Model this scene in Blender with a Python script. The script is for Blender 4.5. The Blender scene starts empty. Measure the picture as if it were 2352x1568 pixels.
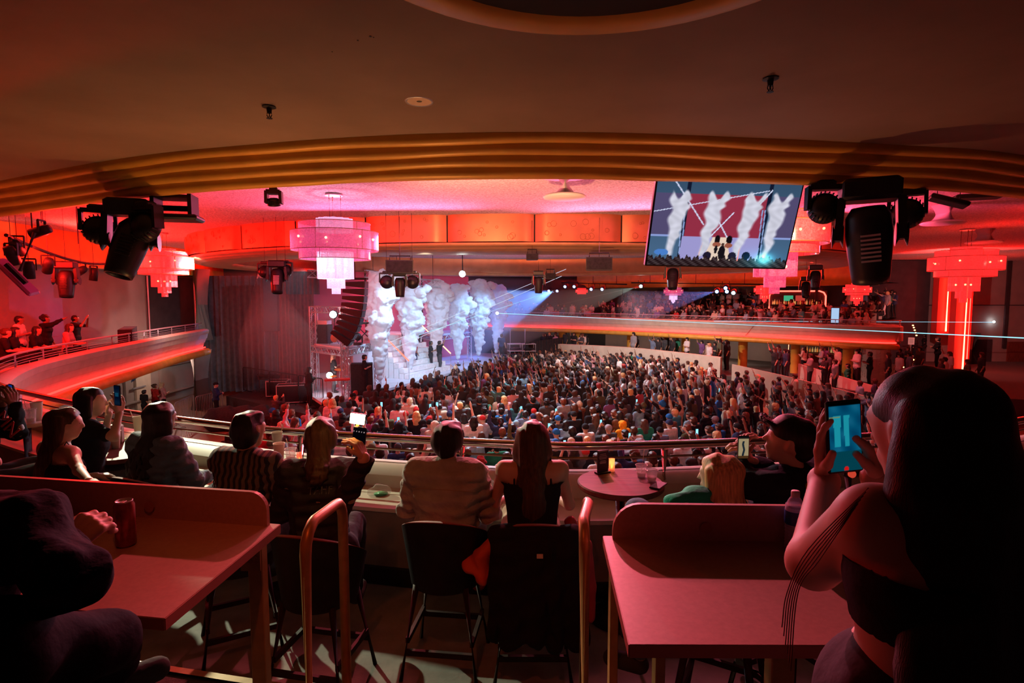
import bpy, math, random
import numpy as np
from mathutils import Vector, Matrix
random.seed(7); rng = np.random.RandomState(7)
S = bpy.context.scene; COL = S.collection
R = math.radians; PI = math.pi
# ------------------------------------------------------------------ camera
CAMZ = 5.5; FPX = 1307.0; TH = math.atan(104 / 1307.)
cd = bpy.data.cameras.new('camera'); cam = bpy.data.objects.new('camera', cd); COL.objects.link(cam)
cd.sensor_width = 36; cd.lens = 36 * FPX / 2352; cd.clip_start = .02; cd.clip_end = 300
cam.location = (0, 0, CAMZ); cam.rotation_euler = (PI / 2 - TH, 0, 0); S.camera = cam
# ------------------------------------------------------------------ exposure, world
S.view_settings.view_transform = 'Standard'; S.view_settings.look = 'None'
S.view_settings.exposure = 0.0; S.view_settings.gamma = 1.0; S.view_settings.use_curve_mapping = False
W = bpy.data.worlds.new('world'); S.world = W; W.use_nodes = True
W.node_tree.nodes['Background'].inputs[0].default_value = (.55, .12, .10, 1)
W.node_tree.nodes['Background'].inputs[1].default_value = .022
S.cycles.max_bounces = 6; S.cycles.diffuse_bounces = 2; S.cycles.glossy_bounces = 3
S.cycles.transmission_bounces = 6; S.cycles.transparent_max_bounces = 12; S.cycles.volume_bounces = 3
S.cycles.sample_clamp_indirect = 4; S.cycles.caustics_reflective = False; S.cycles.caustics_refractive = False

def ray(u, v):
    a = (u - 1176) / FPX; b = (784 - v) / FPX
    return a, math.cos(TH) + b * math.sin(TH), -math.sin(TH) + b * math.cos(TH)
def Pd(u, v, d):
    a, y, w = ray(u, v); return Vector((a * d, y * d, CAMZ + w * d))
def Pz(u, v, z):
    a, y, w = ray(u, v); t = (z - CAMZ) / w; return Vector((a * t, y * t, z))
def proj(p):
    z = p[2] - CAMZ; d = p[1] * math.cos(TH) - z * math.sin(TH); up = p[1] * math.sin(TH) + z * math.cos(TH)
    return 1176 + FPX * p[0] / d, 784 - FPX * up / d, d

# ------------------------------------------------------------------ lamps of the house rig and added fills
def spot(loc, to, col, w, ang=50, blend=.6, r=.03, name='spot_lamp'):
    l = bpy.data.lights.new(name, 'SPOT'); l.energy = w; l.color = col; l.spot_size = R(ang); l.spot_blend = blend
    l.shadow_soft_size = r
    o = bpy.data.objects.new(name, l); COL.objects.link(o); o.location = loc
    o.rotation_euler = (Vector(to) - Vector(loc)).to_track_quat('-Z', 'Y').to_euler(); return o
def area(loc, to, col, w, sx, sy=None, name='wash_lamp', spread=180):
    l = bpy.data.lights.new(name, 'AREA'); l.energy = w; l.color = col; l.shape = 'RECTANGLE'; l.size = sx; l.size_y = sy or sx
    l.spread = R(spread)
    o = bpy.data.objects.new(name, l); COL.objects.link(o); o.location = loc
    o.rotation_euler = (Vector(to) - Vector(loc)).to_track_quat('-Z', 'Y').to_euler(); return o
def point(loc, col, w, r=.02, name='point_lamp'):
    l = bpy.data.lights.new(name, 'POINT'); l.energy = w; l.color = col; l.shadow_soft_size = r
    o = bpy.data.objects.new(name, l); COL.objects.link(o); o.location = loc; return o
RED = (1, .012, .008); PINK = (1, .13, .25); MAG = (1, .12, .5); WHITE = (.86, .92, 1); BLUE = (.12, .3, 1); AMB = (1, .36, .05)
#LIGHTS#
# red and pink LED washes standing on the lip of the ceiling ring and in the side coves, aimed up at the ceiling
area((-11.5, 11.5, 6.75), (-12.5, 17, 8.5), RED, 1100, 4, 1)
area((-14.8, 20, 6.85), (-12, 21, 8.5), RED, 1000, 5, .6)
area((-12.5, 32, 6.9), (-13, 27, 8.5), RED, 500, 3, .6)
area((-3.5, 15.8, 6.95), (-3.6, 11.6, 7.85), (1, .12, .30), 260, 5, .4)
area((3.5, 15.8, 6.95), (2.5, 11, 7.85), (1, .17, .34), 260, 5, .4)
area((9, 16.2, 6.95), (10, 10, 7.85), (1, .06, .14), 240, 3, .4)
area((15, 14, 6.9), (17, 18, 8.5), RED, 70, 3, .6)
area((24, 30, 6.6), (20, 26, 8.5), RED, 300, 4, .6)
area((7.5, 42.5, 6.7), (6.5, 38, 8.5), RED, 420, 8, .5)
area((14.5, 36.8, 6.7), (12, 32, 8.5), RED, 600, 8, .5)
area((0, 31, 6.7), (0, 31, 8.5), RED, 60, 8, 8)
# warm wash that grazes the copper ring and the soffit over our balcony
spot((-1.5, 9.6, 6.75), (0.5, 17, 7.3), (1, .36, .20), 620, 95, .8)
spot((5.5, 9.6, 6.75), (3, 17, 7.3), (1, .27, .16), 560, 95, .8)
spot((-6, 10.5, 6.75), (-6.5, 18, 7.2), (1, .10, .13), 500, 80, .8)
spot((-6.2, 9.6, 6.9), (-1.5, 3.6, 3.2), (.86, .90, .62), 3000, 27, .5, .05)
spot((-6.6, 7.3, 3.9), (-5.8, 6.2, 7.4), (1, .18, .04), 110, 96, 1, .12)  # unseen uplights added outside the rail to brighten cornice and soffit
spot((-3.4, 6.2, 3.9), (-3.0, 5.4, 7.4), (1, .36, .09), 85, 92, 1, .12)
spot((-1.2, 6.0, 3.9), (-1.0, 5.2, 7.4), (1, .44, .15), 95, 96, 1, .1)
spot((2.4, 6.1, 3.9), (2.2, 5.3, 7.4), (1, .34, .12), 60, 92, 1)
spot((-.6, 1.0, 6.75), (-.55, 3.35, 3.2), (1, .13, .03), 40, 60, 1)
spot((-9.5, 12.5, 6.0), (-6.0, 6.5, 6.9), RED, 900, 80, 1)
# the stage rig
spot((-4, 24, 6.7), (-6.5, 28, 1.5), (.42, .72, 1), 1300, 75, .7)
spot((0.5, 33, 6.7), (-3.5, 36, 1.5), (.30, .60, 1), 2000, 75, .7)
spot((-2, 27.5, 6.7), (-5.2, 31, 2.5), (.42, .70, 1), 1100, 80, .7)
spot((-6.3, 29.5, 6.3), (-7.5, 36, 3.2), (1, .25, .35), 1000, 80, .7)
# crowd washes from the ring
spot((1.0, 26.5, 7.2), (3, 20, 0), (.80, .86, 1), 3300, 120, .8)
spot((4.0, 30, 7.2), (7, 33, 0), (1, .82, .80), 3300, 120, .8)
spot((-1, 20.5, 7.1), (-1, 14, 0), (.74, .88, 1), 3600, 110, .8)
spot((9, 20, 7.2), (9, 19, 0), (1, .10, .16), 2200, 130, .9)
spot((13.5, 26, 7.2), (14, 27, 0), (1, .07, .09), 2200, 130, .9)
# unseen uplight added at the rail for the ring, ceiling lamps that reach back to the balcony tables, fills added for the left wall and the smoke
spot((-.5, 5.5, 4.1), (1, 17, 7.0), (1, .42, .2), 3200, 70, .9)
spot((.6, 8.4, 7.7), (1.1, 1.7, 4.6), (1, .16, .24), 1750, 36, .5, .05)
spot((-4, 10, 6.9), (.98, 2.78, 4.35), (.8, 1, .7), 1500, 8, .6, .05)  # narrow fill spot added to brighten the green hooded top
spot((-1.4, 9.0, 7.7), (-1.5, 1.9, 4.6), (1, .12, .16), 2000, 34, .5, .05)
spot((-11.5, 21.5, 6.7), (-18, 21, 5.2), (1, .62, .60), 900, 120, .8)
spot((-2.5, 16.5, 6.65), (-4.5, 31, 4.2), (.62, .82, 1), 3600, 42, .8)
spot((20, 27, 6.6), (32, 38, 4.5), (1, .35, .33), 1500, 90, .8)
spot((-8.5, 23.5, 6.6), (-14, 31, 3.5), (.22, .50, .62), 900, 60, .9)
# fill points added under the balconies to lift the dark walls
for q_ in [(9, 41.5, 2.7), (4, 44.8, 2.7), (14, 37.5, 2.7), (-16.0, 21, 2.6), (-16.2, 27.5, 2.6)]: point(q_, (1, .72, .60), 75)
# ------------------------------------------------------------------ materials
def mat(name, col, rough=.6, metal=0, em=None, es=0, noise=0, nscale=8, bump=0, bscale=30, trans=0, alpha=1, coat=0, stretch=None, sheen=0, spec=.5):
    m = bpy.data.materials.new(name); m.use_nodes = True; n = m.node_tree.nodes; L = m.node_tree.links; b = n['Principled BSDF']
    b.inputs['Base Color'].default_value = (*col, 1); b.inputs['Roughness'].default_value = rough; b.inputs['Metallic'].default_value = metal
    b.inputs['Specular IOR Level'].default_value = spec
    if trans: b.inputs['Transmission Weight'].default_value = trans; b.inputs['IOR'].default_value = 1.2
    if alpha < 1: b.inputs['Alpha'].default_value = alpha
    if coat: b.inputs['Coat Weight'].default_value = coat
    if sheen: b.inputs['Sheen Weight'].default_value = sheen
    if em: b.inputs['Emission Color'].default_value = (*em, 1); b.inputs['Emission Strength'].default_value = es
    if noise or bump:
        tc = n.new('ShaderNodeTexCoord'); mp = n.new('ShaderNodeMapping'); L.new(tc.outputs['Object'], mp.inputs[0])
        if stretch: mp.inputs['Scale'].default_value = stretch
    if noise:
        t = n.new('ShaderNodeTexNoise'); t.inputs['Scale'].default_value = nscale; t.inputs['Detail'].default_value = 5; L.new(mp.outputs[0], t.inputs['Vector'])
        r = n.new('ShaderNodeValToRGB'); L.new(t.outputs['Fac'], r.inputs[0])
        r.color_ramp.elements[0].position = .3; r.color_ramp.elements[1].position = .7
        r.color_ramp.elements[0].color = (*[max(0, c * (1 - noise)) for c in col], 1); r.color_ramp.elements[1].color = (*[min(1, c * (1 + noise)) for c in col], 1)
        L.new(r.outputs[0], b.inputs['Base Color'])
    if bump:
        t = n.new('ShaderNodeTexNoise'); t.inputs['Scale'].default_value = bscale; t.inputs['Detail'].default_value = 4; L.new(mp.outputs[0], t.inputs['Vector'])
        bp = n.new('ShaderNodeBump'); bp.inputs['Strength'].default_value = bump; bp.inputs['Distance'].default_value = .02
        L.new(t.outputs['Fac'], bp.inputs['Height']); L.new(bp.outputs[0], b.inputs['Normal'])
    return m
def emat(name, col, s):
    m = bpy.data.materials.new(name); m.use_nodes = True; n = m.node_tree.nodes; n.clear()
    e = n.new('ShaderNodeEmission'); e.inputs[0].default_value = (*col, 1); e.inputs[1].default_value = s
    o = n.new('ShaderNodeOutputMaterial'); m.node_tree.links.new(e.outputs[0], o.inputs[0]); return m
M = dict(
 plaster=mat('plaster_soffit', (.34, .235, .18), .75, noise=.12, nscale=1.3, bump=.15, bscale=9),
 gold=mat('gold_paint', (.86, .46, .07), .42, .1, noise=.10, nscale=3, bump=.08, bscale=5),
 popcorn=mat('popcorn_ceiling', (.72, .62, .60), .9, noise=.42, nscale=22, bump=1.0, bscale=26),
 copper=mat('copper_panel', (.72, .27, .13), .34, .55, noise=.10, nscale=2),
 copper_dark=mat('copper_lip', (.56, .30, .14), .5, .2, noise=.12, nscale=2),
 cream=mat('cream_paint', (.66, .58, .46), .6, noise=.08, nscale=3),
 greywall=mat('grey_wall', (.36, .31, .28), .85, noise=.10, nscale=1.2),
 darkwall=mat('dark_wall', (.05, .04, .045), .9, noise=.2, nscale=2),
 carpet=mat('carpet', (.10, .075, .065), .95, noise=.25, nscale=40, bump=.3, bscale=120),
 concrete=mat('concrete_floor', (.21, .20, .17), .8, noise=.22, nscale=6, bump=.1, bscale=40),
 parquet=mat('parquet', (.30, .15, .09), .4, noise=.3, nscale=6, stretch=(.4, 6, 1)),
 kneewall=mat('knee_wall', (.20, .17, .13), .8, noise=.15, nscale=6),
 black=mat('black_metal', (.014, .014, .017), .5, 0, noise=.3, nscale=12, spec=.25),
 blackplastic=mat('black_plastic', (.013, .013, .018), .38, noise=.2, nscale=20, spec=.35),
 blackcloth=mat('black_cloth', (.018, .018, .024), .9, noise=.4, nscale=14, bump=.6, bscale=12),
 chrome=mat('chrome', (.75, .72, .70), .12, 1),
 alu=mat('aluminium', (.62, .63, .68), .35, .6),
 laminate=mat('laminate_table', (.46, .26, .19), .42, noise=.07, nscale=70, bump=.02, bscale=90),
 laminate_edge=mat('laminate_edge', (.40, .16, .11), .5),
 bronze=mat('bronze_paint', (.42, .23, .08), .4, .3, noise=.15, nscale=20),
 darkwood=mat('dark_wood_leg', (.03, .014, .011), .6, noise=.3, nscale=20, spec=.2),
 redvelvet=mat('red_velvet', (.36, .012, .016), .85, noise=.2, nscale=30, sheen=.8),
 tablewood=mat('round_table_top', (.17, .045, .035), .55, noise=.35, nscale=5, stretch=(1, 7, 1), spec=.18),
 curtain=mat('stage_curtain', (.16, .035, .04), .95, noise=.3, nscale=5),
 curtaingrey=mat('side_curtain', (.07, .065, .08), .95, noise=.3, nscale=5),
 backdrop=mat('red_backdrop', (.62, .07, .12), .8, noise=.12, nscale=.8),
 stagefloor=mat('stage_deck', (.62, .65, .75), .25, noise=.08, nscale=2),
 white=mat('white_paint', (.78, .78, .82), .5),
 stepwhite=mat('white_stair_block', (.78, .76, .78), .6, noise=.1, nscale=8),
 neon=emat('red_neon', (1, .045, .03), 9), neonhot=emat('hot_neon', (1, .32, .14), 6),
 led=emat('red_led', (1, .02, .015), 7),
 bulb=emat('warm_bulb', (1, .55, .25), 14), exitg=emat('exit_green', (.02, .8, .3), 1.4), steplight=emat('step_light', (1, .42, .12), 8),
 lampwhite=emat('lamp_white', (.8, .95, 1), 30), lampblue=emat('lamp_blue', (.28, .40, 1), 9),
 laser=emat('laser_cyan', (.35, .8, 1), 1.3), laserw=emat('laser_white', (.75, .85, 1), 1.0),
 candle=emat('candle_flame', (1, .35, .05), 10),
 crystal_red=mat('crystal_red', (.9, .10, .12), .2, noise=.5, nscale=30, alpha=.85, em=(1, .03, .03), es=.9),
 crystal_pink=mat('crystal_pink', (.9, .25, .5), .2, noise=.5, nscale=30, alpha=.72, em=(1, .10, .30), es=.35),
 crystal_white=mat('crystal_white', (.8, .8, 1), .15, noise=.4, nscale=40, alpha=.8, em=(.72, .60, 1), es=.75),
 plasticcup=mat('clear_cup', (.95, .9, .9), .08, alpha=.28, spec=.9), paper=mat('paper_cup', (.80, .70, .56), .7),
 lime=mat('lime', (.5, .6, .08), .5), straw=mat('straw', (.8, .7, .55), .5), ice=mat('ice_drink', (.85, .6, .55), .1, alpha=.6),
 screenoff=mat('screen_glass', (.01, .012, .015), .1),
)
# ------------------------------------------------------------------ mesh helpers
def link(name, me, parent=None, m=None, loc=None):
    o = bpy.data.objects.new(name, me); COL.objects.link(o)
    if m is not None and me is not None and not me.materials: me.materials.append(m)
    if parent: o.parent = parent
    if loc is not None: o.location = loc
    return o
def tag(o, label=None, cat=None, group=None, kind=None):
    if label: o['label'] = label
    if cat: o['category'] = cat
    if group: o['group'] = group
    if kind: o['kind'] = kind
    return o
def empty(name, loc, rz=0, label=None, cat=None, group=None):
    o = bpy.data.objects.new(name, None); COL.objects.link(o); o.location = loc; o.rotation_euler = (0, 0, rz); o.empty_display_size = .1
    return tag(o, label, cat, group)
def copy_tree(o, parent=None):
    c = o.copy(); COL.objects.link(c); c.parent = parent
    for ch in list(o.children): copy_tree(ch, c)
    return c
def frame(d):
    d = Vector(d).normalized(); a = Vector((0, 0, 1)) if abs(d.z) < .95 else Vector((1, 0, 0))
    x = d.cross(a).normalized(); return x, x.cross(d).normalized()
class MB:
    def __init__(s): s.v = []; s.f = []
    def add(s, v, f):
        k = len(s.v); s.v += [tuple(p) for p in v]; s.f += [tuple(i + k for i in q) for q in f]; return s
    def box(s, c, d, rz=0, rot=None, bev=0):
        x, y, z = d[0] / 2, d[1] / 2, d[2] / 2
        m = rot or Matrix.Rotation(rz, 3, 'Z')
        if bev <= 0:
            P = [(-x, -y, -z), (x, -y, -z), (x, y, -z), (-x, y, -z), (-x, -y, z), (x, -y, z), (x, y, z), (-x, y, z)]
            F = [(0, 3, 2, 1), (4, 5, 6, 7), (0, 1, 5, 4), (1, 2, 6, 5), (2, 3, 7, 6), (3, 0, 4, 7)]
        else:
            b = min(bev, x * .9, y * .9, z * .9); P = []; F = []
            lv = [(-z, b), (-z + b, 0), (z - b, 0), (z, b)]
            for zz, ins in lv:
                X, Y = x - ins, y - ins
                P += [(-X + b * .5, -Y, zz), (X - b * .5, -Y, zz), (X, -Y + b * .5, zz), (X, Y - b * .5, zz), (X - b * .5, Y, zz), (-X + b * .5, Y, zz), (-X, Y - b * .5, zz), (-X, -Y + b * .5, zz)]
            for k in range(3):
                for i in range(8): F.append((k * 8 + i, k * 8 + (i + 1) % 8, k * 8 + 8 + (i + 1) % 8, k * 8 + 8 + i))
            F.append(tuple(range(7, -1, -1))); F.append(tuple(range(24, 32)))
        c = Vector(c); return s.add([m @ Vector(p) + c for p in P], F)
    def bar(s, a, b, w, h=None, up=(0, 0, 1)):
        a, b = Vector(a), Vector(b); h = h or w; d = (b - a).normalized(); x = d.cross(Vector(up))
        x = x.normalized() if x.length > 1e-4 else Vector((1, 0, 0)); y = x.cross(d)
        P = [p + x * i * w / 2 + y * j * h / 2 for p in (a, b) for i, j in ((-1, -1), (1, -1), (1, 1), (-1, 1))]
        return s.add(P, [(0, 1, 2, 3), (7, 6, 5, 4), (0, 4, 5, 1), (1, 5, 6, 2), (2, 6, 7, 3), (3, 7, 4, 0)])
    def tube(s, pts, r, n=8, closed=False, caps=True):
        pts = [Vector(p) for p in pts]; rs = r if isinstance(r, (list, tuple)) else [r] * len(pts); V = []; F = []
        N = len(pts); pu = None
        for i, p in enumerate(pts):
            d = (pts[(i + 1) % N] - pts[i - 1]) if (closed or 0 < i < N - 1) else (pts[1] - pts[0] if i == 0 else pts[-1] - pts[-2])
            d.normalize()
            if pu is None: x, y = frame(d)
            else:
                x = (pu - d * pu.dot(d)); x = x.normalized() if x.length > 1e-5 else frame(d)[0]; y = d.cross(x)
            pu = x
            for k in range(n):
                t = 2 * PI * k / n; V.append(p + (x * math.cos(t) + y * math.sin(t)) * rs[i])
        for i in range(N if closed else N - 1):
            for k in range(n):
                a = i * n + k; b = i * n + (k + 1) % n; c = ((i + 1) % N) * n; F.append((a, b, c + (k + 1) % n, c + k))
        if caps and not closed: F.append(tuple(range(n - 1, -1, -1))); F.append(tuple(range((N - 1) * n, N * n)))
        return s.add(V, F)
    def cyl(s, a, b, r, r2=None, n=16, caps=True): return s.tube([a, b], [r, r if r2 is None else r2], n, caps=caps)
    def lathe(s, prof, c=(0, 0, 0), n=20, axis=None, close=False):
        V = []; F = []; c = Vector(c); m = axis or Matrix.Identity(3)
        for r, z in prof:
            for k in range(n):
                t = 2 * PI * k / n; V.append(m @ Vector((r * math.cos(t), r * math.sin(t), z)) + c)
        for i in range(len(prof) - 1):
            for k in range(n): F.append((i * n + k, i * n + (k + 1) % n, (i + 1) * n + (k + 1) % n, (i + 1) * n + k))
        if close: F.append(tuple(range(n - 1, -1, -1))); F.append(tuple(range((len(prof) - 1) * n, len(prof) * n)))
        return s.add(V, F)
    def ball(s, c, r, n=10):
        r = r if isinstance(r, (tuple, list)) else (r, r, r); V = []; F = []; c = Vector(c); m = n // 2
        for i in range(1, m):
            p = PI * i / m
            for k in range(n): t = 2 * PI * k / n; V.append(c + Vector((r[0] * math.sin(p) * math.cos(t), r[1] * math.sin(p) * math.sin(t), r[2] * math.cos(p))))
        V += [c + Vector((0, 0, r[2])), c - Vector((0, 0, r[2]))]; a = len(V) - 2
        for i in range(m - 2):
            for k in range(n): F.append((i * n + k, (i + 1) * n + k, (i + 1) * n + (k + 1) % n, i * n + (k + 1) % n))
        for k in range(n): F.append((a, k, (k + 1) % n)); F.append((a + 1, (m - 2) * n + (k + 1) % n, (m - 2) * n + k))
        return s.add(V, F)
    def prism(s, poly, z0, z1, flip=False):
        n = len(poly); V = [(p[0], p[1], z0) for p in poly] + [(p[0], p[1], z1) for p in poly]
        F = [tuple(range(n - 1, -1, -1)), tuple(range(n, 2 * n))] + [(i, (i + 1) % n, n + (i + 1) % n, n + i) for i in range(n)]
        return s.add(V, F)
    def mesh(s, name, smooth=False):
        me = bpy.data.meshes.new(name); me.from_pydata([tuple(p) for p in s.v], [], s.f); me.update()
        if smooth: me.shade_smooth()
        return me
    def build(s, name, m, parent=None, smooth=False, loc=None, auto=False):
        me = s.mesh(name, smooth or auto)
        if auto: me.set_sharp_from_angle(angle=R(38))
        o = link(name, me, parent, m)
        if parent is not None and loc is None and parent.type == 'EMPTY' and getattr(s, 'world', False):
            o.matrix_parent_inverse = parent.matrix_world.inverted()
        if loc is not None: o.location = loc
        return o
def struct(name, mb, m, parent=None, smooth=False, auto=False, label=None):
    o = mb.build(name, m, parent, smooth, auto=auto)
    if parent is None: o['kind'] = 'structure'
    if label: o['label'] = label
    return o
# vertices of parts are given in world space and moved to the parent's frame
def rel(mb, loc, rz=0):
    m = Matrix.Rotation(-rz, 3, 'Z'); L = Vector(loc); mb.v = [tuple(m @ (Vector(p) - L)) for p in mb.v]; return mb
def catmull(P, n=8):
    out = []; P = [Vector(p) for p in P]
    for i in range(len(P) - 1):
        a = P[i - 1] if i else P[0] * 2 - P[1]; b, c = P[i], P[i + 1]; d = P[i + 2] if i + 2 < len(P) else P[-1] * 2 - P[-2]
        for k in range(n):
            t = k / n; out.append(.5 * ((2 * b) + (c - a) * t + (2 * a - 5 * b + 4 * c - d) * t * t + (3 * b - a - 3 * c + d) * t ** 3))
    out.append(P[-1]); return out
def normals(P, inside):
    N = []
    for i in range(len(P)):
        d = P[min(i + 1, len(P) - 1)] - P[max(i - 1, 0)]; n = Vector((-d.y, d.x)).normalized()
        if n.dot(Vector(inside) - P[i].to_2d()) < 0: n = -n
        N.append(n)
    return N
def sweep(mb, P, N, prof, closed_prof=False):
    V = []; F = []; k = len(prof)
    for p, n in zip(P, N):
        for o, z in prof: V.append((p.x + n.x * o, p.y + n.y * o, z))
    for i in range(len(P) - 1):
        for j in range(k if closed_prof else k - 1):
            a = i * k + j; b = i * k + (j + 1) % k; F.append((a, b, b + k, a + k))
    mb.add(V, F)
    if closed_prof: mb.f += [tuple(len(mb.v) - len(V) + j for j in range(k)), tuple(len(mb.v) - 1 - j for j in range(k))]
    return mb
def arc(cx, cz, r, a0, a1, n=8): return [(cx + r * math.cos(R(a0 + (a1 - a0) * i / n)), cz + r * math.sin(R(a0 + (a1 - a0) * i / n))) for i in range(n + 1)]
def text(name, s, size, m, mat4, parent=None, ext=.002, align='CENTER'):
    c = bpy.data.curves.new(name, 'FONT'); c.body = s; c.size = size; c.extrude = ext; c.align_x = align; c.align_y = 'CENTER'
    c.materials.append(m); o = bpy.data.objects.new(name, c); COL.objects.link(o)
    dg = bpy.context.evaluated_depsgraph_get(); me = bpy.data.meshes.new_from_object(o.evaluated_get(dg)); bpy.data.objects.remove(o); o = link(name, me, parent, m)
    o.matrix_local = mat4; return o
def picture(name, w, h, fn, nx, ny, strength, parent, mat4):
    """flat lit screen picture: a grid whose corner colours come from fn(s,t)"""
    V = [(-w / 2 + w * i / nx, 0, -h / 2 + h * j / ny) for j in range(ny + 1) for i in range(nx + 1)]
    F = [(j * (nx + 1) + i, j * (nx + 1) + i + 1, (j + 1) * (nx + 1) + i + 1, (j + 1) * (nx + 1) + i) for j in range(ny) for i in range(nx)]
    me = bpy.data.meshes.new(name); me.from_pydata(V, [], F)
    st = np.array([(i / nx, j / ny) for j in range(ny + 1) for i in range(nx + 1)])
    c = np.ones((len(V), 4), np.float32); c[:, :3] = np.clip(fn(st[:, 0], st[:, 1]), 0, 1) ** 2.2
    at = me.color_attributes.new('picture', 'FLOAT_COLOR', 'POINT'); at.data.foreach_set('color', c.ravel())
    m = bpy.data.materials.get('lit_picture_%g' % strength)
    if not m:
        m = bpy.data.materials.new('lit_picture_%g' % strength); m.use_nodes = True; n = m.node_tree.nodes; n.clear()
        a = n.new('ShaderNodeVertexColor'); a.layer_name = 'picture'; e = n.new('ShaderNodeEmission'); e.inputs[1].default_value = strength
        o = n.new('ShaderNodeOutputMaterial'); m.node_tree.links.new(a.outputs[0], e.inputs[0]); m.node_tree.links.new(e.outputs[0], o.inputs[0])
    ob = link(name, me, parent, m); ob.matrix_local = mat4; return ob
# ------------------------------------------------------------------ signed distance bodies -> surface-net meshes
def smin(a, b, k):
    h = np.clip(.5 + .5 * (b - a) / k, 0, 1); return b * (1 - h) + a * h - k * h * (1 - h)
def netmesh(prims, vox, k=.03):
    """prims: (p0, p1, r0, r1) tapered capsules, blended smoothly; returns verts, quads"""
    A = np.array([[*p[0], p[2]] for p in prims] + [[*p[1], p[3]] for p in prims], float)
    lo = (A[:, :3] - A[:, 3:]).min(0) - 3 * vox - k * .3; hi = (A[:, :3] + A[:, 3:]).max(0) + 3 * vox + k * .3
    n = np.ceil((hi - lo) / vox).astype(int) + 1
    G = np.full(n, 9., np.float32)
    ax = [lo[i] + vox * np.arange(n[i]) for i in range(3)]
    for p0, p1, r0, r1 in prims:
        p0 = np.array(p0, float); p1 = np.array(p1, float); rm = max(r0, r1) + k + 3 * vox
        i0 = np.maximum(0, np.floor((np.minimum(p0, p1) - rm - lo) / vox).astype(int)); i1 = np.minimum(n, np.ceil((np.maximum(p0, p1) + rm - lo) / vox).astype(int) + 1)
        X = ax[0][i0[0]:i1[0], None, None]; Y = ax[1][None, i0[1]:i1[1], None]; Z = ax[2][None, None, i0[2]:i1[2]]
        d = p1 - p0; L2 = d @ d
        if L2 < 1e-9: t = np.zeros((1, 1, 1))
        else: t = np.clip(((X - p0[0]) * d[0] + (Y - p0[1]) * d[1] + (Z - p0[2]) * d[2]) / L2, 0, 1)
        D = np.sqrt((X - p0[0] - t * d[0]) ** 2 + (Y - p0[1] - t * d[1]) ** 2 + (Z - p0[2] - t * d[2]) ** 2) - (r0 + (r1 - r0) * t)
        sl = tuple(slice(a, b) for a, b in zip(i0, i1)); G[sl] = smin(G[sl], D.astype(np.float32), k)
    ins = G < 0; nx, ny, nz = n
    cnt = np.zeros((nx - 1, ny - 1, nz - 1), np.int32); acc = np.zeros((nx - 1, ny - 1, nz - 1, 3), np.float32)
    cs = [(0, 0, 0), (1, 0, 0), (0, 1, 0), (1, 1, 0), (0, 0, 1), (1, 0, 1), (0, 1, 1), (1, 1, 1)]
    def sub(A, c): return A[c[0]:c[0] + nx - 1, c[1]:c[1] + ny - 1, c[2]:c[2] + nz - 1]
    for a in range(8):
        for b in range(a + 1, 8):
            ca, cb = cs[a], cs[b]
            if sum(abs(ca[i] - cb[i]) for i in range(3)) != 1: continue
            ga, gb = sub(G, ca), sub(G, cb); m = (ga < 0) != (gb < 0)
            t = np.where(m, ga / np.where(m, ga - gb, 1), 0)
            for i in range(3): acc[..., i] += np.where(m, ca[i] + t * (cb[i] - ca[i]), 0)
            cnt += m
    act = cnt > 0; idx = -np.ones(act.shape, np.int64); idx[act] = np.arange(act.sum())
    g = np.argwhere(act); V = lo + vox * (g + acc[act] / cnt[act][:, None])
    F = []
    for axn in range(3):
        o1, o2 = (axn + 1) % 3, (axn + 2) % 3
        sa = [slice(1, -1)] * 3; sb = [slice(1, -1)] * 3; sa[axn] = slice(0, n[axn] - 1); sb[axn] = slice(1, n[axn])
        a, b = ins[tuple(sa)], ins[tuple(sb)]
        e = np.argwhere(a != b)
        if not len(e): continue
        fl = a[a != b]
        base = e.copy(); base[:, o1] += 1; base[:, o2] += 1
        def gi(d1, d2):
            q = base.copy(); q[:, o1] -= d1; q[:, o2] -= d2; return idx[q[:, 0], q[:, 1], q[:, 2]]
        q = np.stack([gi(1, 1), gi(0, 1), gi(0, 0), gi(1, 0)], 1); q[~fl] = q[~fl][:, ::-1]; F.append(q)
    F = np.concatenate(F); F = F[(F >= 0).all(1)]
    return V.astype(np.float32), F
def npmesh(name, V, F, smooth=True):
    me = bpy.data.meshes.new(name); me.vertices.add(len(V)); me.vertices.foreach_set('co', np.asarray(V, np.float32).ravel())
    k = F.shape[1]; me.loops.add(F.size); me.loops.foreach_set('vertex_index', F.ravel().astype(np.int32))
    me.polygons.add(len(F)); me.polygons.foreach_set('loop_start', np.arange(0, F.size, k, dtype=np.int32)); me.polygons.foreach_set('loop_total', np.full(len(F), k, np.int32))
    me.update(calc_edges=True)
    if smooth: me.shade_smooth()
    return me
def wob(V, amp, fr, seed=0, st=(1, 1, 1)):
    """soft folds: displaces by a sum of sines"""
    r = np.random.RandomState(seed); P = V * np.array(st); D = np.zeros_like(V)
    for i in range(5):
        k = r.randn(3) * fr * (1 + .6 * i); D += np.sin(P @ k + r.rand() * 6.28)[:, None] * r.randn(3)[None] / (1 + .5 * i)
    return V + amp * D * .5
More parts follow.
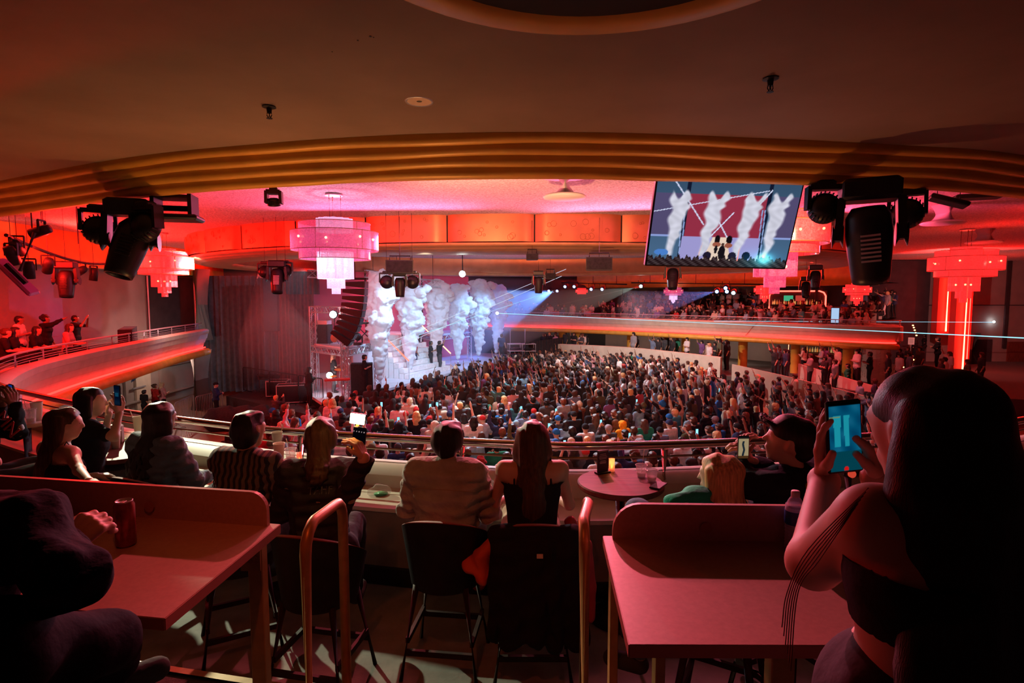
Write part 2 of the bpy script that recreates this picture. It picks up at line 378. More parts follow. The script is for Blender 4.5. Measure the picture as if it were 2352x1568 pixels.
# ================================================================== SETTING
IN = (2, 26)
BP = catmull([(-14.4, 26.4, 0), (-13.7, 22.6, 0), (-12.8, 19.0, 0), (-12.0, 15.8, 0), (-10.9, 12.6, 0), (-9.3, 10.0, 0), (-7.3, 8.05, 0), (-5.76, 6.99, 0), (-4.29, 6.15, 0),
              (-3.14, 5.63, 0), (-1.94, 5.18, 0), (0, 4.76, 0), (.9, 4.71, 0), (2.6, 4.93, 0), (3.46, 5.1, 0), (5.17, 5.7, 0), (8, 7.2, 0), (11, 9.8, 0), (13, 12.5, 0)], 8)
BN = normals(BP, IN)
FP = catmull([(-4, 46.5, 0), (.8, 44.3, 0), (5.6, 41.6, 0), (9.6, 38.2, 0), (13.5, 34.3, 0), (16.2, 31.6, 0), (18.2, 29.5, 0), (19.5, 28.9, 0), (20.3, 29.8, 0), (20.3, 32, 0)], 8)
FN = normals(FP, (4, 25))
# dance floor
mb = MB(); mb.box((6, 24, -.1), (60, 60, .2)); struct('floor', mb, M['parquet'])
# balcony decks (front tier, own tier) all round, kerb and knee wall
def deck(name, P, N, prof, m): return struct(name, sweep(MB(), P, N, prof), m)
near = slice(48, None); left = slice(0, 49)
deck('floor', BP[near], BN[near], [(.1, 3.0), (-.5, 3.0), (-2.62, 3.0), (-2.62, 3.199), (-.0, 3.199)][3:], M['concrete'])
deck('floor', BP[near], BN[near], [(-2.62, 3.2), (-2.62, 3.849), (-9.5, 3.849)], M['carpet'])
deck('floor', BP[left], BN[left], [(-.0, 3.2), (-2.2, 3.2), (-2.2, 3.4), (-4.6, 3.4)], M['carpet'])
deck('trim_1', BP[near], BN[near], [(-2.60, 3.2), (-2.59, 3.855), (-2.63, 3.86)], M['bronze'])
FASC = [(-.02, 3.97), (.10, 4.0), (.25, 3.97), (.30, 3.93), (.28, 3.78), (.24, 3.775), (.25, 3.765), (.20, 3.56), (.16, 3.555), (.17, 3.545), (.10, 3.36), (.06, 3.355), (.07, 3.345), (.02, 3.16), (-.02, 3.10), (.06, 3.02)]
def parapet(P, N, tagn, knee):
    struct('wall_' + tagn, sweep(MB(), P, N, ([(-.55, 3.2), (-.55, 3.80), (-.57, 3.80), (-.57, 3.83), (-.10, 3.83)] if knee else [(-.1, 3.2)]) + [(-.08, 3.93)] + FASC), M['cream'], auto=True)
    struct('trim_2', sweep(MB(), P, N, arc(.20, 2.93, .15, 80, 440, 14), True), M['gold'], smooth=True)
    struct('trim_3', sweep(MB(), P, N, [(.10, 3.10), (.135, 3.13), (.10, 3.16), (.07, 3.13)], True), M['led'])
    struct('ceiling', sweep(MB(), P[:54] if tagn == 'far_balcony' else P, N[:54] if tagn == 'far_balcony' else N, [(.12, 2.86), (-2.5, 2.9), (-3.2, 2.9)]), M['greywall'])
parapet(BP, BN, 'near_balcony', True)
parapet(FP, FN, 'far_balcony', False)
struct('wall_knee', sweep(MB(), BP[near], BN[near], [(-.552, 3.2), (-.556, 3.79)]), M['kneewall'])
struct('baseboard_near', sweep(MB(), BP[near], BN[near], [(-.555, 3.2), (-.575, 3.205), (-.575, 3.34), (-.555, 3.35)]), M['black'])
# rails
def rail(P, N, label, step, r, thick, top=4.25, z0=3.85, off=-.02, nw=3, rng_=None):
    root = empty('balcony_rail', (P[0].x, P[0].y, z0), 0, label, 'railing'); L = root.location
    Q = [Vector((p.x + n.x * off, p.y + n.y * off, top)) for p, n in zip(P, N)]
    rel(MB().tube(Q, r, 10), L).build('handrail', M['chrome'] if thick else M['alu'], root, smooth=True)
    w = MB()
    zs = [top - .10] + [top - .12 - (top - z0 - .12) * k / nw for k in range(1, nw)]
    for k, z in enumerate(zs): w.tube([(q.x, q.y, z) for q in Q], .011 if (k == 0 and thick) else .004 if thick else .008, 5)
    rel(w, L).build('wire', M['alu'] if not thick else M['chrome'], root)['label'] = 'thin horizontal wires under the handrail'
    d = 0; last = -9
    for i in range(1, len(Q)):
        d += (Q[i] - Q[i - 1]).length
        if d - last >= step:
            last = d; q = Q[i]
            rel(MB().tube([(q.x, q.y, z0 - .02), (q.x, q.y, top - r)], .032 if thick else .02, 12), L).build('post', M['chrome'] if thick else M['alu'], root, smooth=True)
    return root
rail(BP[40:-6], BN[40:-6], 'polished chrome handrail on posts curving in front of the nearest balcony seats', 1.55, .036, True, z0=3.83)
rail(BP[:41], BN[:41], 'slim steel railing along the left balcony edge above the red glowing fascia', 1.25, .026, False, z0=3.97)
rail(FP[:60], FN[:60], 'slim steel railing running along the far balcony edge', 1.35, .026, False, z0=3.97)
# low dark cabinet line behind front row: nosing done; steps in the aisle
mb = MB()
for k, (y0, y1, z) in enumerate([(2.15, 2.47, 3.63), (2.47, 2.79, 3.415)]): mb.box((-.26, (y0 + y1) / 2, (3.2 + z) / 2), (1.0, y1 - y0, z - 3.2))
struct('floor', mb, M['carpet'])
# soffit over our balcony and its rippled golden cornice
CP = catmull([(-17.6, 34, 0), (-17.0, 30, 0), (-16.6, 25, 0), (-16.5, 20, 0), (-16.2, 16, 0), (-14.6, 12.4, 0), (-10.5, 9.4, 0), (-6.4, 7.15, 0), (-3.9, 5.9, 0), (-2.3, 5.37, 0), (-1.1, 5.1, 0), (0, 5.0, 0), (1, 5.03, 0), (2.0, 5.16, 0), (3.5, 5.4, 0), (5.1, 5.8, 0), (8, 7.2, 0), (12, 10.2, 0), (16, 14, 0)], 10)
CN = normals(CP, IN)
struct('ceiling', sweep(MB(), CP[58:], CN[58:], [(.02, 6.9), (-3, 6.9), (-10, 6.9)]), M['plaster'])
struct('ceiling', sweep(MB(), CP[:59], CN[:59], [(.02, 6.9), (-2.6, 6.9)]), M['plaster'])
for k in range(4):
    o0, z0 = .01 + .088 * k, 6.905 - .082 * k; prof = [(o0 - .03, z0 + .05)] + [(o0 + .052 - .060 * math.cos(R(a)), z0 - .028 - .055 * math.sin(R(a))) for a in range(-10, 141, 15)] + [(o0 + .10, z0 + .0)]
    P2 = [Vector((p.x, p.y, 0)) for p in CP]; mb = MB(); Vv = []; kk = len(prof)
    for i, (p, n) in enumerate(zip(CP, CN)):
        wv = .007 * math.sin(p.x * 1.7 + k * .8) + .004 * math.sin(p.x * 3.9 + k * 1.7 + 1)
        for o, z in prof: Vv.append((p.x + n.x * o, p.y + n.y * o, z + wv))
    mb.add(Vv, [(i * kk + j, i * kk + j + 1, (i + 1) * kk + j + 1, (i + 1) * kk + j) for i in range(len(CP) - 1) for j in range(kk - 1)])
    struct('trim_%d' % (4 + k), mb, M['gold'], smooth=True)
struct('trim_8', sweep(MB(), CP, CN, [(.33, 6.60), (.40, 6.585), (.44, 6.60), (.45, 6.66), (.44, 7.9)]), M['gold'])
# round coffer in the soffit above the camera
struct('trim_9', MB().lathe([(1.18, 6.905), (1.17, 6.875), (1.12, 6.85), (1.03, 6.84), (.98, 6.845), (.95, 6.87)], (.33, 1.95, 0), 64), M['gold'], smooth=True)
struct('ceiling', MB().lathe([(.955, 6.865), (.01, 6.868)], (.33, 1.95, 0), 64), M['darkwall'])  # flat dark disc stands for the shaded inside of the coffer
# main ceiling
struct('ceiling', MB().box((8, 30, 7.95), (56, 56, .2)), M['popcorn'])
# ceiling ring with copper panels
RC = (.65, 27.5); RX, RY = 14.9, 10.9
def ell(t, o=0):
    x, y = RX * math.cos(t), RY * math.sin(t); n = Vector((math.cos(t) / RX, math.sin(t) / RY)).normalized()
    return Vector((RC[0] + x + n.x * o, RC[1] + y + n.y * o))
ring = empty('ceiling_ring', (RC[0], RC[1], 6.8)); tag(ring, 'big oval ceiling ring faced with copper coloured panels over the dance floor', None, None, 'structure')
NT = 160
def ringsweep(prof, name, m, smooth=True):
    V = []; k = len(prof)
    for i in range(NT):
        for o, z in prof: e = ell(2 * PI * i / NT, o); V.append((e.x, e.y, z))
    F = [(i * k + j, i * k + j + 1, ((i + 1) % NT) * k + j + 1, ((i + 1) % NT) * k + j) for i in range(NT) for j in range(k - 1)]
    return rel(MB().add(V, F), ring.location).build(name, m, ring, smooth)
ringsweep([(-.12, 7.9), (-.12, 7.0)], 'backing', M['darkwall'])
ringsweep([(0, 7.06), (.10, 7.05), (.13, 7.02), (.11, 6.97), (-.02, 6.93), (-.05, 6.935), (-.10, 6.90), (-.20, 6.86), (-.23, 6.865), (-.30, 6.84), (-.42, 6.815), (-.45, 6.82), (-.60, 6.80), (-1.5, 6.80), (-1.6, 6.84), (-1.62, 6.95)], 'lip', M['copper_dark'])
ringsweep([(-1.62, 6.95), (-1.75, 7.0), (-1.75, 7.9)], 'inner_wall', M['copper'])
# arclength-even panels, each its own slightly pillowed sheet with embossed rings
ts = [0]; NN = 720
seg = [(ell(2 * PI * i / NN) - ell(2 * PI * (i + 1) / NN)).length for i in range(NN)]; tot = sum(seg); NP = 32
cum = np.concatenate([[0], np.cumsum(seg)]); tt = np.interp(np.linspace(0, tot, NP + 1) + tot * .012, cum, np.linspace(0, 2 * PI, NN + 1), period=None)
pr = random.Random(3)
for q in range(NP):
    a, b = 2 * PI * 0 + np.interp((q / NP) * tot, cum, np.linspace(0, 2 * PI, NN + 1)), np.interp(((q + 1) / NP) * tot, cum, np.linspace(0, 2 * PI, NN + 1))
    for inner in (0, 1):
        V = []; nx = 14
        for i in range(nx + 1):
            s = i / nx; ss = .008 + .984 * s; bulge = .16 * (1 - abs(2 * s - 1) ** 7) - .02
            for z in (7.86, 7.5, 7.07):
                e = ell(a + (b - a) * ss, bulge if not inner else -1.62 - bulge * .8); V.append((e.x, e.y, z))
        F = [(i * 3 + j, i * 3 + 3 + j, i * 3 + 4 + j, i * 3 + 1 + j) for i in range(nx) for j in range(2)]
        pm = MB().add(V, F)
        if not inner and math.sin((a + b) / 2) < -.05:
            for c in range(11):
                s, zc, rr = pr.uniform(.12, .86), pr.uniform(7.18, 7.74), pr.choice([.035, .045, .06, .085])
                pts = [];
                for h in range(13):
                    th = 2 * PI * h / 12; e = ell(a + (b - a) * (s + rr * math.cos(th) / (tot / NP)), .145 + .004); pts.append((e.x, e.y, zc + rr * math.sin(th)))
                pm.tube(pts[:-1], .006, 4, closed=True)
        rel(pm, ring.location).build('panel', M['copper'], ring, smooth=True)
# far soffit with its cornice, far tiers, far wall
struct('trim_10', sweep(MB(), FP[:51], FN[:51], [(-5.6, 6.35), (-5.2, 6.2), (-5.0, 6.15), (-4.8, 6.2), (-4.7, 6.4), (-4.5, 6.5), (-4.4, 6.75), (-4.4, 7.9)]), M['gold'], smooth=True)
struct('ceiling', sweep(MB(), FP[:51], FN[:51], [(-5.5, 6.35), (-13, 6.35)]), M['plaster'])
struct('floor', sweep(MB(), FP[:51], FN[:51], [(0, 3.2), (-2.2, 3.2), (-2.2, 3.5), (-4.2, 3.5), (-4.2, 3.8), (-6.2, 3.8), (-6.2, 4.1), (-13, 4.1)]), M['carpet'])
struct('wall_back', sweep(MB(), FP[:51], FN[:51], [(-12.5, 2.9), (-12.5, 6.4)]), M['greywall'])
struct('wall_back', sweep(MB(), FP[:51], FN[:51], [(-5.6, 0), (-5.6, 2.95)]), M['greywall'])
# white seat counters along the far tiers
for k, (o, z, a, b) in enumerate([(-2.35, 4.22, 14, 34), (-4.35, 4.52, 20, 56), (-6.35, 4.82, 26, 50)]):
    mb = sweep(MB(), FP[a:b], FN[a:b], [(o, z), (o + .45, z), (o + .45, z - .06), (o + .06, z - .06), (o + .06, z - .7), (o, z - .7)], True)
    tag(struct('seat_counter', mb, M['cream']), ['long pale counter behind the first row of the far balcony', 'long pale counter along the second tier of the far balcony', 'long pale counter along the top tier of the far balcony'][k], 'counter')['kind'] = 'thing'
# raised surround of the dance floor: white low walls, deck, gilt columns
SUR = [Vector(p) for p in [(2.0, 41, 0), (7.0, 38.2, 0), (9.6, 35, 0), (11.6, 31.5, 0)]]
SP = catmull(SUR, 6); SN = normals(SP, (0, 24))
struct('wall_far_low', sweep(MB(), SP, SN, [(0, 0), (0, 2.1), (-.15, 2.12), (-.15, 1.1)]), M['cream'])
struct('floor', MB().prism([(2, 41.1), (7.1, 38.3), (9.7, 35.1), (11.7, 31.5), (14, 27), (22, 24), (40, 38), (10, 56)], .02, 1.1), M['carpet'])
for k, pts in enumerate([[(11.6, 29.6, 0), (13.2, 27.0, 0), (14.6, 22.6, 0), (15.0, 20.5, 0)], [(15.2, 29.8, 0), (16.2, 26.4, 0), (17.6, 22.5, 0)]]):
    P = catmull(pts, 6); N = normals(P, (30, 20)); mb = MB(); V = []
    for i, (p, n) in enumerate(zip(P, N)):
        f = 1 - i / (len(P) - 1) * .75
        for o, z in [(0, 0), (0, .85 + 1.1 * f), (-.14, .87 + 1.1 * f), (-.14, 0)]: V.append((p.x + n.x * o, p.y + n.y * o, z))
    mb.add(V, [(i * 4 + j, i * 4 + j + 1, i * 4 + 5 + j, i * 4 + 4 + j) for i in range(len(P) - 1) for j in range(3)])
    struct('wall_ramp', mb, M['cream'])
cols = [(1325, 1.1, 42.5, .24), (1290, 1.1, 44, .24), (1448, 1.1, 40.6, .25), (1575, 1.1, 37.8, .27), (1707, 1.1, 34.6, .27), (1828, 1.1, 32.6, .25), (1950, 1.1, 29.8, .27), (1926, 1.1, 32.4, .2)]
for u, z, d, r in cols:
    p = Pd(u, 780, d); struct('column', MB().lathe([(r, 1.05), (r, 2.72), (r * 1.3, 2.76), (r * 2.1, 2.80), (r * 2.2, 2.90)], (p.x, p.y, 0), 20), M['gold'], smooth=True)
p = Pd(2012, 800, 29.4)
stone = empty('column', (p.x, p.y, 1.0)); tag(stone, 'round column clad in white split stone under the end of the far balcony', None, None, 'structure')
sr = random.Random(5)
for j in range(26):
    z0 = 1.0 + j * .069
    for q in range(12):
        a0 = 2 * PI * q / 12 + (j % 2) * .26; a1 = a0 + 2 * PI / 12 * .97; rr = .62 + sr.uniform(0, .035)
        V = [(rad * math.cos(a), rad * math.sin(a), z) for z in (z0 - 1.0, z0 - 1.0 + .064) for rad in (.58, rr) for a in (a0, (a0 + a1) / 2, a1)]
        MB().add(V, [(3, 4, 10, 9), (4, 5, 11, 10), (9, 10, 7, 6), (10, 11, 8, 7), (0, 1, 4, 3), (1, 2, 5, 4), (3, 9, 6, 0), (5, 2, 8, 11)]).build('stone', M['cream'], stone)
struct('wall_far_stair', MB().box((23.4, 37.2, 3.9), (7.4, .3, 7.8)), M['darkwall'])
# left side wall with its dark bay, doors and lower wall
struct('wall_left', MB().box((-18.2, 20, 3.5), (.4, 30, 7.4)), M['greywall'])
struct('bay_shade_panel', MB().box((-17.98, 30.1, 5.0), (.1, 4.0, 3.0)), M['darkwall'])  # flat dark panel stands for the shade inside the open bay
for y in (28.0, 32.1): struct('trim_11', MB().tube([(-17.85, y, 3.4), (-17.85, y, 6.5)], .04, 8), M['alu'])
for k, y in enumerate([17.2, 20.2, 23.6, 26.2, 28.8]): struct('trim_12', MB().box((-17.96, y, 1.45), (.12, .16, 2.9)), M['greywall'])
dr = struct('door_2', MB().box((-17.95, 27.4, 1.15), (.12, 1.1, 2.3)), M['cream'])
MB().box((-17.86, 27.0, 1.15), (.08, .9, .07)).build('door_handle', M['alu'], dr)
MB().box((-17.88, 27.5, 1.9), (.02, .3, .2)).build('door_sign', M['black'], dr)
struct('wall_left', MB().box((-17.9, 20, .5), (.2, 30, .06)).box((-17.9, 20, 1.9), (.14, 30, .04)), M['greywall'])
struct('column', MB().cyl((-15.2, 27.6, 0), (-15.2, 27.6, 2.9), .52, n=24), M['greywall'], smooth=True)
struct('column', MB().cyl((-16.3, 30.0, 3.2), (-16.3, 30.0, 6.9), .45, n=24), M['greywall'], smooth=True)
struct('wall_stage_left', MB().box((-6, 47, 3.9), (30, .2, 8)), M['black'])
# right-hand wall, doorways, neon fins
struct('wall_right', MB().box((35.5, 38.4, 3.9), (17, .3, 8)), M['greywall'])
struct('trim_13', MB().box((33.15, 38.2, 5), (.22, .12, 6)), M['darkwall'])
struct('trim_13', MB().box((32, 38.2, 4.9), (9, .1, .05)), M['darkwall'])
struct('trim_14', MB().cyl((29.9, 37.6, 1.0), (29.9, 37.6, 3.1), .9, n=28), M['greywall'], smooth=True)
struct('door_3', MB().box((31.7, 38.2, 1.3), (1.2, .12, 2.6)), M['darkwall'])
struct('door_4', MB().box((34.6, 38.2, 1.2), (2.4, .12, 2.5)), mat('door_red_wood', (.20, .05, .03), .6, noise=.4, nscale=6, stretch=(6, 6, .5)))
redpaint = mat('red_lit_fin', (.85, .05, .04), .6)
for (u, d, z0, lab) in [(2165, 36, 3.15, 'shorter'), (2208, 34, .9, 'tall')]:
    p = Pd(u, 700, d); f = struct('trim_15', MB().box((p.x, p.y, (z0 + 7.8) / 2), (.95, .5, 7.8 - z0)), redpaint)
    for dx in (-.02, .2):
        MB().tube([(p.x + dx, p.y - .42, z0 + .15), (p.x + dx, p.y - .42, 7.6)], .045 if dx < 0 else .03, 8).build('neon_tube', M['neonhot'] if dx < 0 else M['neon'], f)
    point((p.x, p.y - 1.3, 5.6), RED, 90); point((p.x, p.y - 1.3, 3.9), RED, 60)
p = Pd(2280, 855, 36); ex = empty('exit_sign', p, 0, 'small green lit exit sign on the right wall by the doorway', 'sign')
MB().box((0, 0, 0), (.36, .06, .40)).build('sign_box', M['black'], ex); MB().box((0, -.035, 0), (.32, .01, .36)).build('lit_panel', M['exitg'], ex)
# recessed downlight, sprinklers, paint scuffs on the soffit
p = Pz(963, 233, 6.9); dl = empty('downlight', p, 0, 'round recessed downlight in the ceiling, unlit with a copper inside', 'ceiling light')
MB().lathe([(.085, -.002), (.10, -.006), (.105, 0)], n=28).build('trim_ring', M['alu'], dl, smooth=True)
MB().lathe([(.087, -.003), (.06, -.001), (.02, 0.0), (0, .0)], n=28).build('reflector', mat('downlight_copper_glow', (.8, .45, .2), .3, .6, em=(1, .5, .2), es=.10), dl, smooth=True)  # faint emission paints a glow on the unlit copper
for k, (u, v, lab) in enumerate([(618, 250, 'dark pendent ceiling sprinkler to the left of the downlight'), (1770, 185, 'dark pendent ceiling sprinkler above the hanging screen')]):
    p = Pz(u, v - 6, 6.9); sp = empty('fire_sprinkler', p, 0, lab, 'sprinkler')
    MB().lathe([(.045, 0), (.05, -.008), (.02, -.014), (.016, -.05)], n=16, close=True).build('escutcheon', M['black'], sp)
    mb = MB().cyl((0, 0, -.05), (0, 0, -.075), .007, n=8)
    for s in (-1, 1): mb.tube([(.016 * s, 0, -.048), (.018 * s, 0, -.065), (.006 * s, 0, -.085)], .0035, 5)
    mb.build('frame', M['black'], sp); MB().lathe([(0, -.084), (.022, -.086), (.022, -.089), (0, -.09)], n=12).build('deflector', M['black'], sp)
mb = MB()
for u, v, r in [(851, 84, .007), (822, 93, .005), (763, 119, .004), (858, 86, .004)]: p = Pz(u, v, 6.898); mb.lathe([(0, 0), (r, -.001), (r, 0)], p, 8)
struct('trim_16', mb, M['black'], label='dark specks on the soffit')
# round air diffusers on the main ceiling
for k, (u, v, r, lab) in enumerate([(1297, 452, .42, 'white round ceiling air diffuser above the dance floor, near the cornice'), (2165, 512, .50, 'white round air diffuser on the red lit ceiling beside the big stage lamp'),
                                   (2260, 556, .55, 'round air diffuser above the right chandelier'), (2100, 618, .6, 'far round air diffuser left of the right chandelier'), (2130, 600, .6, '')][:4]):
    z = 7.40; p = Pz(u, v, z); df = empty('air_diffuser', p, 0, lab, 'air vent')
    MB().cyl((0, 0, .03), (0, 0, .46), r * .55, n=24).build('duct', M['white'], df, smooth=True)
    MB().lathe([(r * .3, -.05), (r * .95, -.03), (r, 0), (r * .9, .03), (r * .55, .05)], n=28, close=True).build('disc', M['white'], df, smooth=True)
    if k == 0: MB().lathe([(r * 1.35, .44), (r * 1.3, .40), (r * .5, .42)], n=28).build('collar', M['white'], df, smooth=True)
# ================================================================== CHANDELIERS
def chandelier(loc, s, mt, lab, cable=.55, detail=True, pw=60, col=RED):
    r = empty('chandelier', loc, 0, lab, 'chandelier'); k = s
    MB().lathe([(0, 0), (.20 * k, 0), (.20 * k, -.03), (0, -.035)], n=24).build('canopy', M['alu'], r)
    for a in (0, 2.1, 4.2):
        x, y = .15 * k * math.cos(a), .15 * k * math.sin(a); MB().tube([(x, y, -.03), (x, y, -cable * k)], .006, 5).build('cable', M['black'], r)
        MB().cyl((x, y, -.03), (x, y, -.12), .014, n=6).build('cable_grip', M['bronze'], r)
    o = .55 - cable
    def Z(z): return (z + o) * k
    def drum(rad, z0, z1, name, m, flute=0, n=48):
        pr = [(rad * k, Z(z0)), (rad * k, Z((z0 + z1) / 2)), (rad * k, Z(z1))]; mb = MB().lathe(pr, n=n)
        if flute: mb.v = [(x * (1 + .07 * math.cos(flute * math.atan2(y, x))), y * (1 + .07 * math.cos(flute * math.atan2(y, x))), z) for x, y, z in mb.v]
        return mb.build(name, m, r, smooth=True)
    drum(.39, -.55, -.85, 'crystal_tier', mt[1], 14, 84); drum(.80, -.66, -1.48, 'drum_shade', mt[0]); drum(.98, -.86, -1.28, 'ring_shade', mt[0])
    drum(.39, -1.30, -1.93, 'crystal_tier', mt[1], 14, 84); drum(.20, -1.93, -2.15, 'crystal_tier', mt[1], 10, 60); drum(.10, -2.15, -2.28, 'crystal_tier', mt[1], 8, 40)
    fr = MB()
    for rad, z in [(.80, -.66), (.80, -1.48), (.98, -.86), (.98, -1.28)]:
        fr.tube([(rad * k * math.cos(t), rad * k * math.sin(t), Z(z)) for t in [2 * PI * i / 40 for i in range(40)]], .008, 5, closed=True)
    for i in range(6):
        t = PI * i / 3 + .4; c, q = math.cos(t), math.sin(t)
        fr.tube([(.80 * k * c, .80 * k * q, Z(-.66)), (.80 * k * c, .80 * k * q, Z(-1.48))], .006, 4); fr.tube([(.98 * k * c, .98 * k * q, Z(-.86)), (.98 * k * c, .98 * k * q, Z(-1.28))], .006, 4)
    fr.tube([(0, 0, Z(-.6)), (0, 0, Z(-1.9))], .012, 5)
    fr.build('frame', M['bronze'], r)
    bs = MB()
    for i in range(7):
        t = 2 * PI * i / 7 + .3; MB().ball((.86 * k * math.cos(t), .86 * k * math.sin(t), Z(-1.0 - .06 * (i % 2))), .028 * k, 8).build('bulb', M['bulb'], r, smooth=True)
    for i in range(3): MB().ball((.22 * k * math.cos(2.1 * i), .22 * k * math.sin(2.1 * i), Z(-1.72)), .03 * k, 8).build('bulb', M['bulb'], r, smooth=True)
    return r
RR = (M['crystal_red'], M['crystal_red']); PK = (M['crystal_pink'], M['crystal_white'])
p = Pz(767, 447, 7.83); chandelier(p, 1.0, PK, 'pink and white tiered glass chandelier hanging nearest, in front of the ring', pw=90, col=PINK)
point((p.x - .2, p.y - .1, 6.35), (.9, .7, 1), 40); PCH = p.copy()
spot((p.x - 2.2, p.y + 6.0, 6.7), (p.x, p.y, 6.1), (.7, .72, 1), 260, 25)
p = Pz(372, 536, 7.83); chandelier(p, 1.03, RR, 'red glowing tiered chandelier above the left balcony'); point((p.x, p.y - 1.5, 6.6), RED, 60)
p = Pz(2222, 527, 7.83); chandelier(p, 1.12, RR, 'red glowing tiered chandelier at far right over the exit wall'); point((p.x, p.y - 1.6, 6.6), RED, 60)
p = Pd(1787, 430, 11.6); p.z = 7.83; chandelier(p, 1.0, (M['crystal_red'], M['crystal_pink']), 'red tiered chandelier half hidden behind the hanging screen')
for u, v, d, s, lab in [(1970, 640, 31.5, .72, 'small red chandelier above the right part of the far balcony'), (1547, 655, 42, .72, 'small pink chandelier near the green exit light of the far balcony'),
                        (1335, 652, 47, .62, 'smallest red chandelier, farthest away beside the blue beam lamps'), (1757, 652, 36, .66, 'small pink chandelier half behind the bigger red one')]:
    p = Pd(u, v, d); p.z = min(6.33, p.z + .35); c = chandelier(p, s, RR if 'red' in lab else PK, lab, cable=.15, pw=0)
# ================================================================== STAGE LAMPS AND RIG
def lens(mb_parent, loc, r, m): return MB().lathe([(0, 0), (r, -.01), (r, .01)], loc, 16).build('lens', m, mb_parent)
def moving_head(loc, s, tilt, pan, lab, lens_m=None, group=None, hang=True, base=True, roll=0):
    r = empty('moving_head_light', loc, pan, lab, 'stage light', group)
    if base: MB().box((0, 0, -.09 * s), (.42 * s, .30 * s, .18 * s), bev=.03 * s).build('base', M['blackplastic'], r)
    for q in (-1, 1): MB().bar((q * .21 * s, 0, -.16 * s), (q * .23 * s, 0, -.50 * s), .06 * s, .20 * s, up=(0, 1, 0)).cyl((q * .185 * s, 0, -.46 * s), (q * .27 * s, 0, -.46 * s), .10 * s, n=14).build('yoke_arm', M['blackplastic'], r)
    rod(r, loc)
    ax = Matrix.Rotation(R(roll), 3, 'Y') @ Matrix.Rotation(R(tilt), 3, 'X')
    h = MB().lathe([(.0, .24 * s), (.12 * s, .235 * s), (.165 * s, .16 * s), (.175 * s, .02 * s), (.165 * s, -.14 * s), (.145 * s, -.34 * s), (.135 * s, -.40 * s), (.12 * s, -.40 * s), (.115 * s, -.37 * s)], (0, 0, -.46 * s), 20, axis=ax)
    h.build('lamp_body', M['blackplastic'], r, smooth=True)
    g = MB()
    for j in range(7): c = ax @ Vector((0, -.168 * s, (.02 - .035 * j) * s)) + Vector((0, 0, -.46 * s)); g.box(c, (.14 * s, .02 * s, .016 * s), rot=ax)
    g.build('vent_grille', M['alu'] if s > 1 else M['black'], r)
    mm = MB().lathe([(0, -.372 * s), (.116 * s, -.37 * s)], (0, 0, -.46 * s), 18, axis=ax); mm.build('lens', lens_m or M['screenoff'], r)
    return r
def rod(r, loc):
    zt = 6.6 if loc[1] < 8 else 6.83 if (((loc[0] - RC[0]) / RX) ** 2 + ((loc[1] - RC[1]) / RY) ** 2 < 1 and loc[1] < 19) else 7.86
    if loc[1] < 8: return
    if zt - loc[2] > .02: MB().tube([(0, 0, 0), (0, 0, zt - loc[2])], .006, 4).build('drop_rod', M['black'], r)
def wash_light(loc, r0, pan, lab, lens_m=None, tilt=60):
    r = empty('wash_light', loc, pan, lab, 'stage light'); ax = Matrix.Rotation(R(tilt), 3, 'X')
    MB().box((0, 0, -.04), (r0 * 1.2, r0 * .8, .08), bev=.02).build('base', M['blackplastic'], r)
    y = MB()
    for q in (-1, 1): y.bar((q * r0 * 1.02, 0, -.06), (q * r0 * 1.05, 0, -.12 - r0 * 1.1), .035, .12, up=(0, 1, 0))
    y.bar((-r0, 0, -.07), (r0, 0, -.07), .05, .12, up=(0, 1, 0)); y.build('yoke', M['blackplastic'], r)
    c = (0, 0, -.12 - r0); rod(r, loc)
    MB().lathe([(0, .75 * r0), (.6 * r0, .7 * r0), (.92 * r0, .35 * r0), (r0, 0), (r0, -.35 * r0), (.9 * r0, -.42 * r0), (.88 * r0, -.34 * r0)], c, 24, axis=ax).build('lamp_body', M['blackplastic'], r, smooth=True)
    g = MB()
    for k in range(24): a = 2 * PI * k / 24; v = Vector((math.cos(a) * r0 * 1.0, math.sin(a) * r0 * 1.0, .02)); g.box(ax @ v + Vector(c), (.012, .012, r0 * .5), rot=ax)
    g.build('cooling_fins', M['black'], r); MB().lathe([(0, -.33 * r0), (.88 * r0, -.34 * r0)], c, 20, axis=ax).build('lens', lens_m or M['screenoff'], r)
    return r
def at(u, v, d): return Pd(u, v, d)
# large near clusters under the cornice
moving_head(at(296, 458, 6.2), 1.0, -14, .35, 'large black moving head lamp hanging left, pointing down with a pale grille', roll=17)
wash_light(at(224, 470, 6.3), .155, .5, 'round black wash light left of the large hanging lamp', tilt=80)
wash_light(at(334, 462, 6.1), .155, -.3, 'round black wash light right of the large left hanging lamp', tilt=70)
mt_ = empty('projector_mount', at(402, 475, 6.4), .25, 'black box shaped bracket hanging beside the left stage lamps', 'bracket')
MB().box((0, 0, .10), (.40, .30, .035)).box((-.185, 0, 0), (.04, .3, .26)).box((.185, 0, 0), (.04, .3, .26)).box((0, .13, .0), (.36, .03, .06)).build('bracket_frame', M['black'], mt_)
MB().box((.02, -.04, -.13), (.50, .36, .06), bev=.02).build('tray', M['blackplastic'], mt_)
moving_head(at(2002, 412, 5.3), 1.12, 12, -.5, 'largest black moving head lamp hanging right of the screen', roll=-5)
wash_light(at(1896, 414, 5.5), .145, -.2, 'round black wash light between the screen and the largest lamp', tilt=75)
wash_light(at(2086, 428, 5.8), .15, -.6, 'round black wash light right of the largest hanging lamp', tilt=75)
pl = empty('panel_speaker', at(2178, 462, 6.2), -.5, 'flat black panel hanging under the cornice at right', 'speaker')
